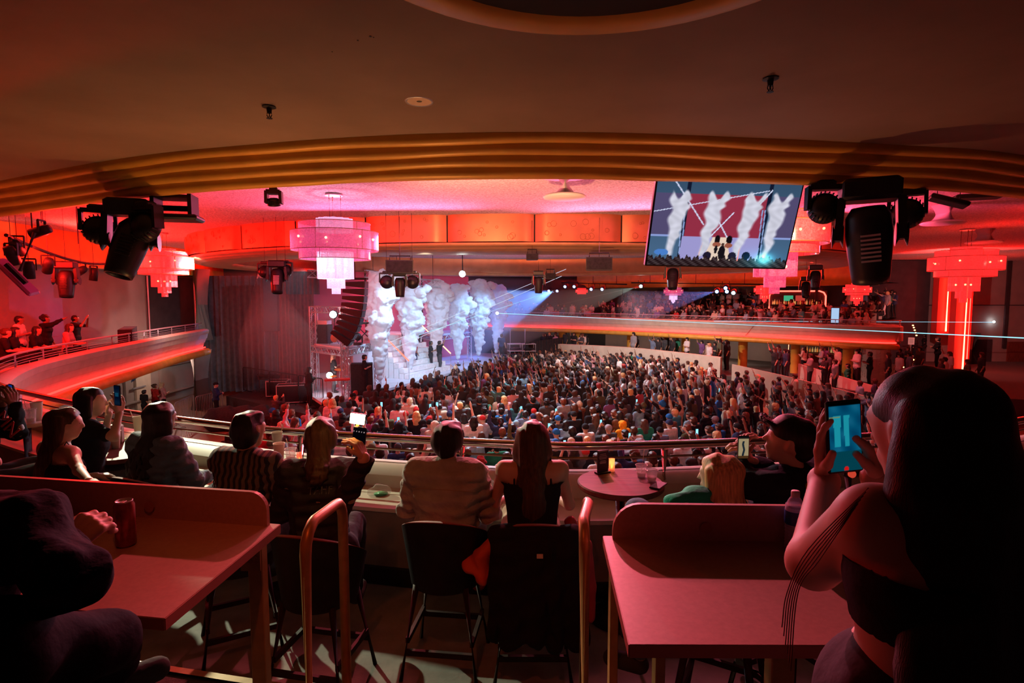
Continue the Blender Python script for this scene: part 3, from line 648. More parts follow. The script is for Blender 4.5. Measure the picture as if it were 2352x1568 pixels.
MB().box((0, 0, 0), (.36, .30, .05), rot=Matrix.Rotation(.35, 3, 'Y'), bev=.01).build('panel_body', M['black'], pl); MB().tube([(-.1, 0, .03), (-.1, 0, .22)], .008, 5).tube([(.1, 0, 0), (.1, 0, .22)], .008, 5).build('hanger', M['black'], pl)
sl = empty('panel_speaker', at(2245, 452, 6.9), -.4, 'thin dark tray close under the cornice at far right', 'bracket'); MB().box((0, 0, 0), (.5, .3, .05), bev=.02).build('tray_body', M['black'], sl); MB().tube([(0, 0, 0), (0, 0, .2)], .01, 5).build('hanger', M['black'], sl)
wash_light(at(628, 428, 7.0), .08, .2, 'small black lamp on the cornice edge, left of the pink chandelier', tilt=20)
# mid distance lamps hung from the ring
for u, v, d, s, ti, pa, lab in [(636, 598, 17.0, 1.15, -12, .2, 'dark moving head under the ring between the left and pink chandeliers'), (918, 622, 15.9, .85, 0, .1, 'dark moving head below the boxy speaker over the stage'),
                                (1237, 622, 17.6, .80, 4, -.1, 'dark moving head left of the small blue lit speaker'), (1546, 600, 17.4, 1.0, -16, -.3, 'dark moving head below the hanging screen'),
                                (150, 600, 13.5, 1.0, -8, .3, 'dark moving head on the curved left lighting bar'), (1874, 608, 20, 1.0, -14, -.4, 'dark moving head under the right end of the ring'), (1852, 635, 22, .95, -22, -.4, 'lit moving head lower right of the ring, beside the bar niche')]:
    moving_head(at(u, v, d), s, ti, pa, lab)
for u, v, d, lab in [(608, 600, 17.2, 'round wash lamp left of the lamp under the ring'), (655, 598, 17.2, 'round wash lamp right of the lamp under the ring'), (888, 622, 16.3, 'round wash lamp left under the boxy speaker'), (947, 622, 16.3, 'round wash lamp right under the boxy speaker')]:
    wash_light(at(u, v, d), .19, .1, lab, tilt=70)
def speaker(c, w, h, dp, rz, lab, slant=0):
    r = empty('speaker', c, rz, lab, 'speaker')
    MB().prism([(-w / 2, -dp / 2), (w / 2, -dp / 2), (w / 2 * .9, dp / 2), (-w / 2 * .9, dp / 2)], -h / 2, h / 2).build('cabinet', M['blackplastic'], r)
    MB().box((0, -dp / 2 - .01, 0), (w * .94, .02, h * .9), bev=.008).build('grille', M['blackcloth'], r)
    MB().tube([(-w * .38, 0, h / 2), (-w * .38, 0, h / 2 + .12), (w * .38, 0, h / 2 + .12), (w * .38, 0, h / 2)], .018, 6).build('bracket', M['black'], r); rod(r, (c[0], c[1], c[2] + .2))
    return r
speaker(at(919, 613, 15.6), .74, .36, .45, .12, 'boxy black speaker hanging beside the pink chandelier')
speaker(at(1376, 606, 15.8), .72, .36, .4, -.15, 'boxy dark blue speaker hanging left of the screen')
speaker(at(1222, 590, 16.4), .34, .18, .3, 0, 'small slanted speaker on the ring lip')
speaker(at(1264, 634, 17.6), .32, .18, .25, 0, 'small speaker beside the central moving head')
# curved lighting bar over the left balcony, with cans
lb = empty('lighting_bar', at(120, 580, 12), 0, 'curved black lighting pipe with stage cans above the left balcony', 'lighting rig')
pts = catmull([at(14, 540, 10.5), at(60, 560, 11.5), at(110, 580, 12.6), at(160, 596, 14), at(205, 605, 15.5), at(248, 606, 17)], 4)
rel(MB().tube(pts, .035, 8), lb.location).build('pipe', M['black'], lb)
for u, v, d in [(98, 510, 12), (180, 560, 14), (75, 545, 11)]: p = at(u, v, d); rel(MB().tube([p, (p.x, p.y, 7.85)], .012, 5), lb.location).build('drop_rod', M['black'], lb)
for k, (u, v, d, ti) in enumerate([(25, 565, 10.8, 30), (38, 548, 11, 60), (65, 600, 11.6, 10), (110, 592, 12.6, 40), (185, 608, 14.6, 70), (215, 615, 15.6, 10), (95, 512, 11, 70)]):
    c = empty('stage_can', at(u, v, d), .3 * k, ['short black stage can at the left end of the curved lighting pipe', 'tilted stage can, second from the left end of the curved pipe', 'stage can hanging straight down from the curved pipe', 'tilted stage can in the middle of the curved pipe',
        'flat tilted stage can right of the hanging lamp on the curved pipe', 'stage can near the right end of the curved pipe', 'black can tucked up under the cornice at far left'][k], 'stage light')
    ax = Matrix.Rotation(R(ti), 3, 'X'); MB().lathe([(0, .16), (.08, .15), (.10, .05), (.10, -.20), (.09, -.20)], (0, 0, -.15), 14, axis=ax).build('can_body', M['black'], c, smooth=True)
    rod(c, c.location); MB().bar((-.12, 0, .05), (-.12, 0, -.18), .02, .04).bar((.12, 0, .05), (.12, 0, -.18), .02, .04).bar((-.12, 0, .05), (.12, 0, .05), .03).build('clamp', M['black'], c)
pp = empty('led_panel', at(38, 636, 9.5), .4, 'slanted purple lit panel hanging at far left above the balcony', 'light panel')
rot = Matrix.Rotation(R(52), 3, 'Y') @ Matrix.Rotation(R(15), 3, 'X')
MB().box((0, 0, 0), (.75, .30, .07), rot=rot, bev=.03).build('panel_body', mat('purple_shell', (.30, .04, .22), .4), pp)
MB().box((.04, -.13, .05), (.4, .06, .06), rot=rot).build('mount_plate', M['black'], pp); MB().tube([(.05, 0, .1), (.25, .1, .75)], .03, 6).build('arm', M['black'], pp)
# far pipes with blue and white beam lamps
for k, (u0, u1, v, d) in enumerate([(1290, 1440, 655, 40), (1450, 1760, 655, 36)]):
    a, b = at(u0, v - 6, d), at(u1, v - 2, d - 3); bar = empty('lighting_bar', (a + b) / 2, 0, ['thin lighting pipe over the left half of the far balcony', 'thin lighting pipe over the right half of the far balcony'][k], 'lighting rig')
    rel(MB().tube([a, b], .05, 6), bar.location).build('pipe', M['black'], bar)
    for f in (.15, .5, .85): q = a.lerp(b, f); rel(MB().tube([q, (q.x, q.y, 7.85)], .02, 4), bar.location).build('drop_rod', M['black'], bar)
LAMPS = [(1262, 667, 44, 'b'), (1281, 667, 44, 'b'), (1299, 657, 40, 'b'), (1320, 657, 40, 'b'), (1359, 663, 39, 'b'), (1384, 663, 39, 'b'), (1473, 656, 37, 'w'), (1647, 668, 33.5, 'b'), (1667, 660, 33, 'b'), (1670, 668, 33, 'b'), (1685, 671, 33, 'w')]
for k, (u, v, d, c) in enumerate(LAMPS):
    c0 = at(u, v, d); q = empty('beam_light', c0, 0, None, 'stage light', 'small bright beam lamps along the far balcony ceiling' if 0 else None)
    q['label'] = ['leftmost blue beam lamp shining at the smoke', 'second blue beam lamp from the smoke', 'blue lamp left of the smallest chandelier', 'blue lamp touching the left of the smallest chandelier', 'blue lamp right of the smallest chandelier', 'second blue lamp right of the smallest chandelier',
                  'bright white lamp with a teal beam over the middle of the far balcony', 'left lamp of the blue trio over the far balcony', 'upper lamp of the blue trio over the far balcony', 'lower right lamp of the blue trio over the far balcony', 'small white lamp right of the blue trio'][k]
    tgt = (c0 - Vector((0, 22, 4.5))).normalized(); ax = Vector((-.5, -1, -.35)).to_track_quat('-Z', 'Y').to_matrix()
    MB().lathe([(0, .35), (.12, .34), (.16, .1), (.16, -.12)], (0, 0, 0), 12, axis=ax).build('lamp_body', M['black'], q, smooth=True)
    MB().lathe([(0, -.13), (.10, -.13)], (0, 0, 0), 12, axis=ax).build('lens', M['lampblue'] if c == 'b' else M['lampwhite'], q)
    MB().tube([(-.2, 0, .35), (-.2, 0, 0), (.2, 0, 0), (.2, 0, .35)], .02, 5).build('yoke', M['black'], q)
k0 = at(1062, 629, 23); q = empty('beam_light', k0, 0, 'brightest white star lamp above the smoke columns', 'stage light')
MB().lathe([(0, -.02), (.12, -.02)], (0, 0, 0), 16, axis=Matrix.Rotation(R(90), 3, 'X')).build('lens', emat('star_lamp', (.85, 1, .92), 130), q)
MB().lathe([(0, .35), (.1, .34), (.14, .1), (.14, -.05)], (0, .02, 0), 14, axis=Matrix.Rotation(R(-90), 3, 'X')).build('lamp_body', M['black'], q); MB().tube([(0, .1, .1), (0, .1, 1.1)], .03, 6).build('hanger', M['black'], q)
# hazy beams: faint real haze in cones lit by their own lamps
haze = bpy.data.materials.new('haze_beam'); haze.use_nodes = True; n = haze.node_tree.nodes; n.clear()
vs = n.new('ShaderNodeVolumeScatter'); vs.inputs['Density'].default_value = .055; vs.inputs['Anisotropy'].default_value = .35; oo = n.new('ShaderNodeOutputMaterial'); haze.node_tree.links.new(vs.outputs[0], oo.inputs[1])
def beam(a, b, r1, col, w, lab, r0=.12):
    a, b = Vector(a), Vector(b); o = MB().cyl(a, b, r0, r1, n=20).build('light_beam', haze); tag(o, lab, 'light beam', None, 'stuff')
    ang = math.degrees(math.atan((r1) / (b - a).length)) * 2 * 1.15; spot(a, b, col, w, ang, .5, .02); return o
beam(at(1275, 668, 43.6), at(1020, 760, 38), 3.2, BLUE, 12000, 'wide blue haze beam falling towards the smoke columns')
beam(at(1473, 657, 36.8), at(1130, 745, 33), 2.0, (.5, .95, .8), 1100, 'teal haze beam from the white lamp over the far balcony')
beam(at(1660, 666, 33), at(1440, 712, 31), 1.1, BLUE, 2400, 'short blue haze beam from the lamp trio')
beam(at(604, 622, 17.2), at(640, 800, 22), 1.5, (.35, .85, .85), 2600, 'teal haze beam falling along the stage curtain')
# lasers
for k, (a, b, r, m, lab) in enumerate([((1140, 719, 36), (2352, 776, 20), .022, 'laser', 'long pale laser beam crossing the far balcony fascia'), ((1640, 737, 33), (2285, 740, 33), .014, 'laser', 'thin laser beam ending in a bright spot on the right wall'),
     ((1300, 618, 30), (890, 788, 27), .012, 'laserw', 'upper of the thin laser beams slanting through the smoke'), ((1290, 634, 31), (905, 800, 28), .012, 'laserw', 'second thin laser beam slanting through the smoke'), ((1270, 668, 43), (960, 770, 30), .012, 'laser', 'lower thin laser beam ending at the stair rail')]):
    tag(MB().tube([at(*a), at(*b)], r, 6).build('laser_beam', M[m]), lab, 'laser beam')
tag(MB().ball(at(2283, 739, 38 * 1.0), .07, 10).build('laser_spot', M['lampwhite']), 'bright laser spot on the right wall', 'light')
tag(MB().ball(at(1142, 719, 35.9), .09, 10).build('laser_lens', M['lampwhite']), 'bright laser head behind the last smoke column', 'light')
# ================================================================== HANGING SCREEN
def paint_stage(s, t):
    n = len(s); c = np.zeros((n, 3)); c[:] = (.30, .42, .55)
    c *= (1 - .25 * t)[:, None]; m = (t < .86) & (np.abs(s - .5) < .29); c[m] = (.58, .20, .28)
    m = (t < .86) & (t > .36) & ((s < .18) | (s > .83)); c[m] = (.33, .30, .44)
    for x0 in (.22, .79):
        m = (np.abs(s - x0) < .014); c[m] = (.10, .12, .2)
    for x0 in (.205, .225, .77, .79):
        m = (np.abs(s - x0 + .05 * (t - .4)) < .004) & (t < .7) & (t > .1); c[m] = (.55, .65, .85)
    m = (np.abs(t - .36) < .012) & ((s < .2) | (s > .8)); c[m] = (.55, .62, .85)
    m = (t < .36) & (np.abs(s - .5) < .28); c[m] = (.62, .60, .82)
    m = (t < .36) & (np.abs(s - .49) < .05 + .18 * (.36 - t)); c[m] = (.92, .82, .74)
    for x0, sl in ((.355, .12), (.645, -.02)):
        m = (np.abs(s - (x0 + sl * (t - .1))) < .005) & (t < .46); c[m] = (1, .55, .5)
    for (x0, y0, x1, y1) in ((.0, .64, .78, .92), (.12, 1., .36, .5), (.42, .36, .56, .66), (.54, .36, .44, .6), (.62, .5, .8, .93)):
        d = np.abs((x1 - x0) * (y0 - t) - (x0 - s) * (y1 - y0)) / math.hypot(x1 - x0, y1 - y0); tt = ((s - x0) * (x1 - x0) + (t - y0) * (y1 - y0)) / ((x1 - x0) ** 2 + (y1 - y0) ** 2)
        m = (d < .0045) & (tt > 0) & (tt < 1); c[m] = (.85, .88, 1)
    def nz(a, b): return .5 * np.sin(a * 31 + b * 17) + .3 * np.sin(a * 67 - b * 41 + 1) + .25 * np.sin(a * 123 + b * 97 + 2)
    for x0, lean in ((.145, .05), (.375, .08), (.62, .10), (.835, .05)):
        w = .012 + .075 * np.clip(t - .12, 0, 1) ** .8; xc = x0 + lean * (t - .12) + .008 * np.sin(t * 22 + x0 * 40)
        d = (np.abs(s - xc) - w * (1 + .15 * np.sin(t * 38 + x0 * 50 + 2 * np.sin(t * 17)) * (s > xc) + .13 * np.sin(t * 31 + x0 * 20) * (s < xc))) / .02; top = .86 + .05 * np.sin(s * 60 + x0 * 10)
        a = np.clip(.5 - d, 0, 1) * (t > .12) * np.clip((top - t) / .03, 0, 1); sh = .88 + .05 * np.sin(s * 60 + 3 * np.sin(t * 21)) * np.sin(t * 34 + s * 25); col = np.stack([sh * .93, sh * .93, sh * 1.0], 1); c = c * (1 - a)[:, None] + col * a[:, None]
    for x0, y0, w_, h_, cc in ((.475, .33, .02, .05, (.10, .08, .1)), (.475, .27, .03, .03, (.62, .35, .28)), (.56, .33, .022, .05, (.10, .08, .1)), (.56, .26, .028, .03, (.62, .35, .28)), (.475, .21, .012, .05, (.12, .1, .12)), (.52, .17, .025, .09, (.12, .10, .12)), (.52, .27, .011, .02, (.3, .2, .18)), (.42, .13, .03, .05, (.15, .13, .2)), (.60, .13, .03, .05, (.15, .13, .2)), (.7, .14, .03, .05, (.1, .1, .18)), (.09, .16, .05, .04, (.3, .5, .8))):
        m = ((s - x0) / w_) ** 2 + ((t - y0) / h_) ** 2 < 1; c[m] = cc
    top = .105 + .02 * np.sin(s * 95) + .015 * np.sin(s * 231 + 1); m = t < top; v = .16 + .12 * nz(s * 3, t * 5); c[m] = np.stack([v + .05, v, v + .01], 1)[m]
    g = np.exp(-(((s - .84) / .05) ** 2 + ((t - .10) / .06) ** 2)); c += g[:, None] * np.array((.35, .9, .95)); g = np.exp(-(((s - .8) / .14) ** 2 + ((t - .08) / .12) ** 2)) * .5; c += g[:, None] * np.array((0, .35, .4))
    return c
TL, TR, BL = at(1509, 408, 5.50), at(1850, 421, 5.62), at(1480, 611, 5.82)
X = (TR - TL); wid = X.length; X.normalize(); Zv = (TL - BL); Zv = (Zv - X * Zv.dot(X)); hei = Zv.length; Zv.normalize(); Yv = Zv.cross(X)
tm = Matrix((X, Yv, Zv)).transposed().to_4x4(); ctr = (TR + BL) / 2; tm.translation = ctr
tv = empty('hanging_screen', (0, 0, 0), 0, 'large flat screen hanging under the cornice, showing the smoke jets on stage', 'screen'); tv.matrix_world = tm
MB().box((0, .03, 0), (wid, .05, hei), bev=.008).build('bezel', M['blackplastic'], tv)
picture('screen_picture', wid - .035, hei - .035, paint_stage, 220, 130, .95, tv, Matrix.Translation((0, .001, 0)))
MB().box((0, .09, 0), (.5, .08, .4)).tube([(0, .12, .1), (0, .25, .75)], .03, 8).build('ceiling_mount', M['black'], tv)
# the picture faces -Y of the panel (towards the balcony)
# ================================================================== STAGE
fdir = Vector((.91, -.414, 0)); adir = Vector((.414, .91, 0)); SZ = 1.3
struct('floor_stage', MB().prism([(-9.6, 25.6), (-7.3, 21.9), (.6, 40.5), (-4.5, 43.5), (-11.5, 31.5)], SZ - .12, SZ), M['stagefloor'])
struct('wall_stage_front', MB().prism([(-9.5, 25.7), (-7.3, 22.1), (.4, 40.4), (-4.5, 43.2), (-11.4, 31.3)], 0, SZ - .12), M['black'])
def curtain(a, b, z0, z1, folds, amp, m, lab, valance=False):
    a, b = Vector(a), Vector(b); d = b - a; nn = Vector((-d.y, d.x, 0)).normalized(); N = folds * 8; V = []
    r = random.Random(folds)
    ph = [r.uniform(-.5, .5) for _ in range(N + 1)]
    for i in range(N + 1):
        s = i / N; p = a + d * s
        for z, g in ((z0, 1.25), ((z0 + z1) / 2, 1), (z1, .8)): q = p + nn * amp * g * (math.sin(s * folds * 2 * PI + ph[i] * .4) + .4 * math.sin(s * folds * 2.7 + 1)); V.append((q.x, q.y, z))
    o = MB().add(V, [(i * 3 + j, i * 3 + 3 + j, i * 3 + 4 + j, i * 3 + 1 + j) for i in range(N) for j in range(2)]).build('stage_curtain', m, smooth=True)
    return tag(o, lab, 'curtain')
curtain((-17.0, 31.0, 0), (-12.6, 30.7, 0), .3, 6.6, 13, .10, M['curtaingrey'], 'dark grey pleated side curtain behind the left balcony end')
curtain((-12.7, 30.6, 0), (-10.5, 30.2, 0), .9, 6.6, 10, .09, M['curtain'], 'dark red pleated curtain at the left side of the stage')
curtain((-11.9, 30.1, 0), (-10.2, 30.3, 0), 5.6, 6.8, 8, .07, M['curtaingrey'], 'short grey valance curtain above the red one')
hs = at(623, 700, 27); q = empty('speaker_column', hs, .2, 'faint dark hanging speaker column in front of the grey curtain', 'speaker')
MB().box((0, 0, 0), (.62, .5, 2.5), bev=.02).build('cabinet', M['black'], q); MB().box((0, -.26, 0), (.56, .02, 2.4)).build('grille', M['blackcloth'], q); MB().tube([(0, 0, 1.25), (0, 0, 1.9)], .02, 5).build('hanger', M['black'], q)
# red drops in three widths behind the stage, white cloth band under the platform
bd = [Vector((-10.9, 30.4, 0)), Vector((-8.6, 33.6, 0)), Vector((-5.9, 37.5, 0)), Vector((-3.1, 41.5, 0))]
for k in range(3):
    a, b = bd[k], bd[k + 1]; d = (b - a).normalized()
    tag(MB().bar((a + d * .05) + Vector((0, 0, 4.1)), (b - d * .12) + Vector((0, 0, 4.1)), .06, 5.6, up=(0, 0, 1)).build('backdrop_panel', M['backdrop']), ['red stage backdrop behind the left scaffold tower', 'red stage backdrop behind the left smoke columns', 'red stage backdrop behind the right smoke columns'][k], 'backdrop')
def truss(a, b, w, name='truss', parent=None, r=.028, step=None, m=None):
    a, b = Vector(a), Vector(b); d = (b - a); L = d.length; d.normalize(); x, y = frame(d); x *= w / 2; y *= w / 2; mb = MB()
    cs = [x + y, x - y, -x - y, -x + y]
    for c in cs: mb.tube([a + c, b + c], r, 5)
    n = max(2, round(L / (step or w * 1.05)))
    for i in range(n):
        p, q = a + d * (L * i / n), a + d * (L * (i + 1) / n)
        for k in range(4): mb.tube([p + cs[k], (q + cs[(k + 1) % 4]) if i % 2 == 0 else (q + cs[(k - 1) % 4])], r * .6, 4, caps=False) if k % 2 == i % 2 or True else None
    if parent: rel(mb, parent.location)
    return mb.build(name, m or M['alu'], parent)
def tower(A, B, C, z0, zd, zt, lab, tall):
    D = B + C - A; r = empty('scaffold_tower', (A.x, A.y, z0), 0, lab, 'scaffold')
    for k, (p, h) in enumerate(((A, tall[0]), (B, tall[1]), (C, tall[2]), (D, tall[3]))): truss((p.x, p.y, z0), (p.x, p.y, h), .26, 'leg', r)
    for p, q in ((A, B), (A, C), (C, D), (B, D)): truss((p.x, p.y, zd - .18), (q.x, q.y, zd - .18), .26, 'beam', r)
    truss((A.x, A.y, zt - .13), (B.x, B.y, zt - .13), .26, 'beam', r)
    mb = MB().prism([(A.x, A.y), (C.x, C.y), (D.x, D.y), (B.x, B.y)], zd - .03, zd + .04); rel(mb, r.location).build('platform', M['stagefloor'], r); return r
g = lambda u, d: Pd(u, 800, d)
A, B, C = g(793, 23.4), g(722, 25.4), g(866, 26.6)
tower(A, B, C, SZ, 3.35, 5.05, 'left silver truss tower with the band platform on stage', (5.05, 5.05, 3.2, 5.05)); TA, TB, TC = A, B, C
A2, B2, C2 = g(1000, 35), g(960, 37), g(1078, 38.5)
tower(A2, B2, C2, SZ, 3.1, 4.9, 'right silver truss tower seen between the smoke columns', (4.9, 4.9, 4.9, 4.9))
for k, (u0, v0, u1, v1, d) in enumerate([(708, 628, 800, 634, 27), (838, 628, 930, 640, 29), (930, 645, 1010, 652, 30), (700, 632, 708, 700, 27)][:3]):
    tr = truss(at(u0, v0, d), at(u1, v1, d + 1), .35, 'lighting_truss'); a_, b_ = at(u0, v0, d), at(u1, v1, d + 1)
    for q_ in (a_.lerp(b_, .2), a_.lerp(b_, .8)): MB().tube([q_, (q_.x, q_.y, 7.86)], .015, 5).build('drop_rod', M['black'], tr)
    tag(tr, ['overhead truss behind the pink chandelier', 'overhead truss above the first smoke column', 'overhead truss above the second and third smoke columns'][k], 'truss')
# white block staircase
S0 = Vector((-4.35, 30.4, SZ)); NSTEP = 8
st = empty('staircase', S0, 0, 'white block staircase in the middle of the stage', 'stairs'); sr = random.Random(9)
for k in range(NSTEP):
    for j in range(9):
        c = S0 - fdir * (.16 + .32 * k) + adir * (-1.8 + .45 * j) + Vector((0, 0, .13 + .26 * k + sr.uniform(-.01, .01)))
        rel(MB().box(c, (.31, .44, .255), rz=math.atan2(fdir.y, fdir.x), bev=.008), S0).build('block', M['stepwhite'], st)
    if k: rel(MB().box(S0 - fdir * (.17 + .32 * k) + Vector((0, 0, .13 * k)), (.28, 4.04, .26 * k), rz=math.atan2(fdir.y, fdir.x)), S0).build('core', M['white'], st)
for s in (-1, 1):
    a = S0 + adir * 2.06 * s + Vector((0, 0, .95)); b = a - fdir * 2.6 + Vector((0, 0, 2.1)); rel(MB().tube([a, b], .035, 8), S0).build('handrail', M['neon'] if s < 0 else M['neonhot'], st)
    for f in (0, .5, 1): p = a.lerp(b, f); rel(MB().tube([p, p - Vector((0, 0, .95))], .022, 6), S0).build('post', M['alu'], st)
pf = S0 - fdir * 2.9
struct('floor_stage', MB().box(pf + Vector((0, 0, 1.05)) - fdir * .6, (1.6, 4.4, 2.1), rz=math.atan2(fdir.y, fdir.x)), M['white'])
wh = S0 - fdir * 1.6 - adir * 3.4
tag(MB().bar(wh + Vector((0, 0, .95)) - adir * 1.0, wh + Vector((0, 0, .95)) + adir * 1.2, .08, 1.9).build('cloth_screen', M['white']), 'white cloth panel between the left tower and the staircase', 'screen')
# hanging line array
la = empty('line_array', at(815, 640, 20.5), 0, 'curved black line array speaker hanging in front of the stage', 'speaker'); bz = 0; ang = 6
q = Vector((.05, 0, -.08)); MB().box((0, 0, 0), (.9, .3, .07), bev=.01).tube([(0, 0, 0), (0, 0, 1.35)], .02, 6).build('fly_frame', M['black'], la)
for k in range(9):
    ang = 2 + (k ** 1.7) * .95; rot = Matrix.Rotation(R(ang), 3, 'Y'); c = q + rot @ Vector((0, 0, -.125)); mb = MB()
    V = [(-.40, -.30, .06), (.36, -.30, .122), (.36, .30, .122), (-.40, .30, .06), (-.40, -.30, -.06), (.36, -.30, -.122), (.36, .30, -.122), (-.40, .30, -.06)]
    mb.add([rot @ Vector(v) + c for v in V], [(3, 2, 1, 0), (4, 5, 6, 7), (0, 1, 5, 4), (1, 2, 6, 5), (2, 3, 7, 6), (3, 0, 4, 7)]); mb.box(c + rot @ Vector((.365, 0, 0)), (.02, .5, .2), rot=rot)
    mb.build('speaker_box', M['blackplastic'], la); q = q + rot @ Vector((-.006, 0, -.252))
# band gear on the platform and under it
pl0 = TA.lerp(TB, .3) + (TC - TA) * .3
def gear(name, c, rz, lab, cat): return empty(name, c, rz, lab, cat)
c = at(745, 780, 25.6); c.z = 3.39; ba = gear('bass_amplifier', c, -.3, 'tall dark bass amplifier cabinet on the left tower platform', 'amplifier')
MB().box((0, 0, .42), (.62, .42, .84), bev=.02).build('cabinet', M['blackplastic'], ba); MB().box((0, -.22, .42), (.56, .02, .78)).build('grille', M['blackcloth'], ba); MB().box((0, 0, .94), (.55, .36, .2), bev=.015).build('amp_head', M['alu'], ba)
c = at(768, 790, 25.0); c.z = 3.39; gt = gear('guitar_stand', c, .3, 'guitar on a stand beside the bass amplifier', 'guitar')
MB().ball((0, 0, .28), (.16, .05, .2), 12).ball((0, 0, .52), (.12, .045, .13), 12).build('guitar_body', mat('guitar_red', (.4, .1, .04), .3), gt, smooth=True); MB().bar((0, 0, .5), (.04, 0, 1.15), .05, .03).box((.05, 0, 1.2), (.07, .03, .16)).build('neck', M['darkwood'], gt)
MB().tube([(-.2, .1, 0), (0, .02, .4), (.2, .1, 0)], .012, 5).build('stand', M['black'], gt)
c = at(838, 790, 25.8); c.z = 3.39; ks = gear('keyboard_stand', c, .2, 'keyboard on a crossed stand on the left tower platform', 'keyboard')
MB().bar((-.4, 0, 0), (.4, 0, .85), .04).bar((.4, 0, 0), (-.4, 0, .85), .04).build('stand', M['black'], ks); MB().box((0, 0, .9), (1.2, .32, .09), bev=.015).build('keyboard', M['blackplastic'], ks)
for i in range(14): MB().box((-.52 + .08 * i, -.05, .952), (.07, .2, .012)).build('key', M['white'], ks)
for k, (u, lab) in enumerate([(798, 'small round moving lamp on the tower platform deck, nearer the bass amplifier'), (822, 'small round moving lamp on the tower platform deck, nearer the keyboard')]):
    c = at(u, 782, 24.6); c.z = 3.39; f = gear('floor_lamp', c, 0, lab, 'stage light'); MB().box((0, 0, .06), (.34, .28, .12), bev=.02).build('base', M['blackplastic'], f)
    MB().ball((0, 0, .36), (.16, .15, .18), 14).build('lamp_body', M['blackplastic'], f, smooth=True); MB().bar((-.19, 0, .1), (-.19, 0, .4), .04, .1).bar((.19, 0, .1), (.19, 0, .4), .04, .1).build('yoke', M['black'], f)
for k, (u, v, d, lab) in enumerate([(765, 722, 23.2, 'dazzling white blinder lamp on the left tower'), (757, 862, 24.6, 'dazzling white lamp standing low on the stage at left')]):
    f = gear('blinder_lamp', at(u, v, d), 0, lab, 'stage light'); MB().lathe([(0, 0), (.14, 0)], n=18, axis=Matrix.Rotation(R(90), 3, 'X')).build('lens', M['lampwhite'], f)
    MB().lathe([(.16, -.01), (.17, .02), (.15, .22), (0, .25)], n=18, axis=Matrix.Rotation(R(-90), 3, 'X')).build('housing', M['black'], f, smooth=True); MB().tube([(0, .1, 0), (0, .1, -.3)], .02, 5).build('stalk', M['black'], f)
    q = at(u, v, d); point((q.x, q.y - .4, q.z), (.8, .95, 1), 30)
dk = at(812, 872, 24.6); dk.z = SZ; dm = gear('drum_kit', dk, .2, 'sparkling drum kit with cymbals under the left tower platform', 'drums'); shell = mat('drum_shell', (.6, .65, .75), .2, .7, noise=.5, nscale=30)
for (x, y, z, r_, h, tl) in [(0, 0, .3, .28, .4, 90), (-.32, .1, .62, .17, .22, 15), (.12, .12, .66, .15, .2, 15), (.5, -.05, .4, .2, .35, 0), (-.55, -.2, .55, .17, .14, 5)]:
    MB().lathe([(0, h / 2), (r_, h / 2), (r_ * 1.02, h / 2 - .02), (r_, h / 2 - .04), (r_, -h / 2), (0, -h / 2)], (x, y, z), 20, axis=Matrix.Rotation(R(tl), 3, 'X')).build('drum', shell, dm, smooth=False)
for (x, y, z, r_) in [(-.6, .25, 1.05, .22), (.45, .3, 1.12, .25), (-.85, -.1, .8, .17)]:
    MB().lathe([(0, .03), (.05, .015), (r_, -.01)], (x, y, z), 20, axis=Matrix.Rotation(R(12), 3, 'X')).build('cymbal', M['gold'], dm, smooth=True); MB().tube([(x, y, 0), (x, y, z)], .012, 5).build('stand', M['alu'], dm)
kp = at(775, 880, 23.2); kp.z = SZ; kt = gear('keyboard_rig', kp, .3, 'small keyboard on chrome legs in front of the long haired player', 'keyboard')
MB().box((0, 0, .82), (1.0, .34, .09), bev=.015).build('keyboard', mat('key_red', (.5, .06, .06), .4), kt)
for x in (-.42, .42):
    for y in (-.12, .12): MB().tube([(x, y, 0), (x, y, .8)], .016, 5).build('leg', M['alu'], kt)
def case(c, w, d, h, rz, lab, m='blackplastic', edge=True):
    f = gear('flight_case', c, rz, lab, 'case'); MB().box((0, 0, h / 2), (w, d, h), bev=.02).build('case_body', M[m], f)
    if edge:
        e = MB()
        for x in (-w / 2, w / 2):
            for y in (-d / 2, d / 2): e.bar((x, y, 0), (x, y, h), .035)
        for z in (.02, h): e.bar((-w / 2, -d / 2, z), (w / 2, -d / 2, z), .035).bar((-w / 2, d / 2, z), (w / 2, d / 2, z), .035).bar((-w / 2, -d / 2, z), (-w / 2, d / 2, z), .035).bar((w / 2, -d / 2, z), (w / 2, d / 2, z), .035)
        e.build('metal_edge', M['alu'], f)
    return f
def pz(u, v, z): return Pz(u, v, z)
c = at(832, 890, 24.4); c.z = SZ; case(c, .9, .6, 1.35, .2, 'tall black covered rack behind the big guard on stage', 'blackcloth', False)
c = at(680, 905, 25.0); c.z = SZ * 0 + .9; case(c, 1.5, .7, .75, .25, 'long silver edged equipment case behind the black fence')
c = at(640, 895, 26.5); c.z = .9; case(c, .9, .7, .7, .1, 'short silver edged case further left behind the black fence')
cb = at(617, 862, 26.5); cb.z = 1.62; cp = gear('cable_pile', cb, 0, 'heap of cables on top of the cases', 'cables'); mb = MB(); rr_ = random.Random(4)
for k in range(9): r_ = rr_.uniform(.15, .3); z = .03 + .025 * k; ox, oy = rr_.uniform(-.3, .3), rr_.uniform(-.1, .1); mb.tube([(ox + r_ * math.cos(t), oy + r_ * .7 * math.sin(t), z + .02 * math.sin(3 * t)) for t in [2 * PI * i / 16 for i in range(16)]], .02, 5, closed=True)
mb.build('cable_coils', M['black'], cp)
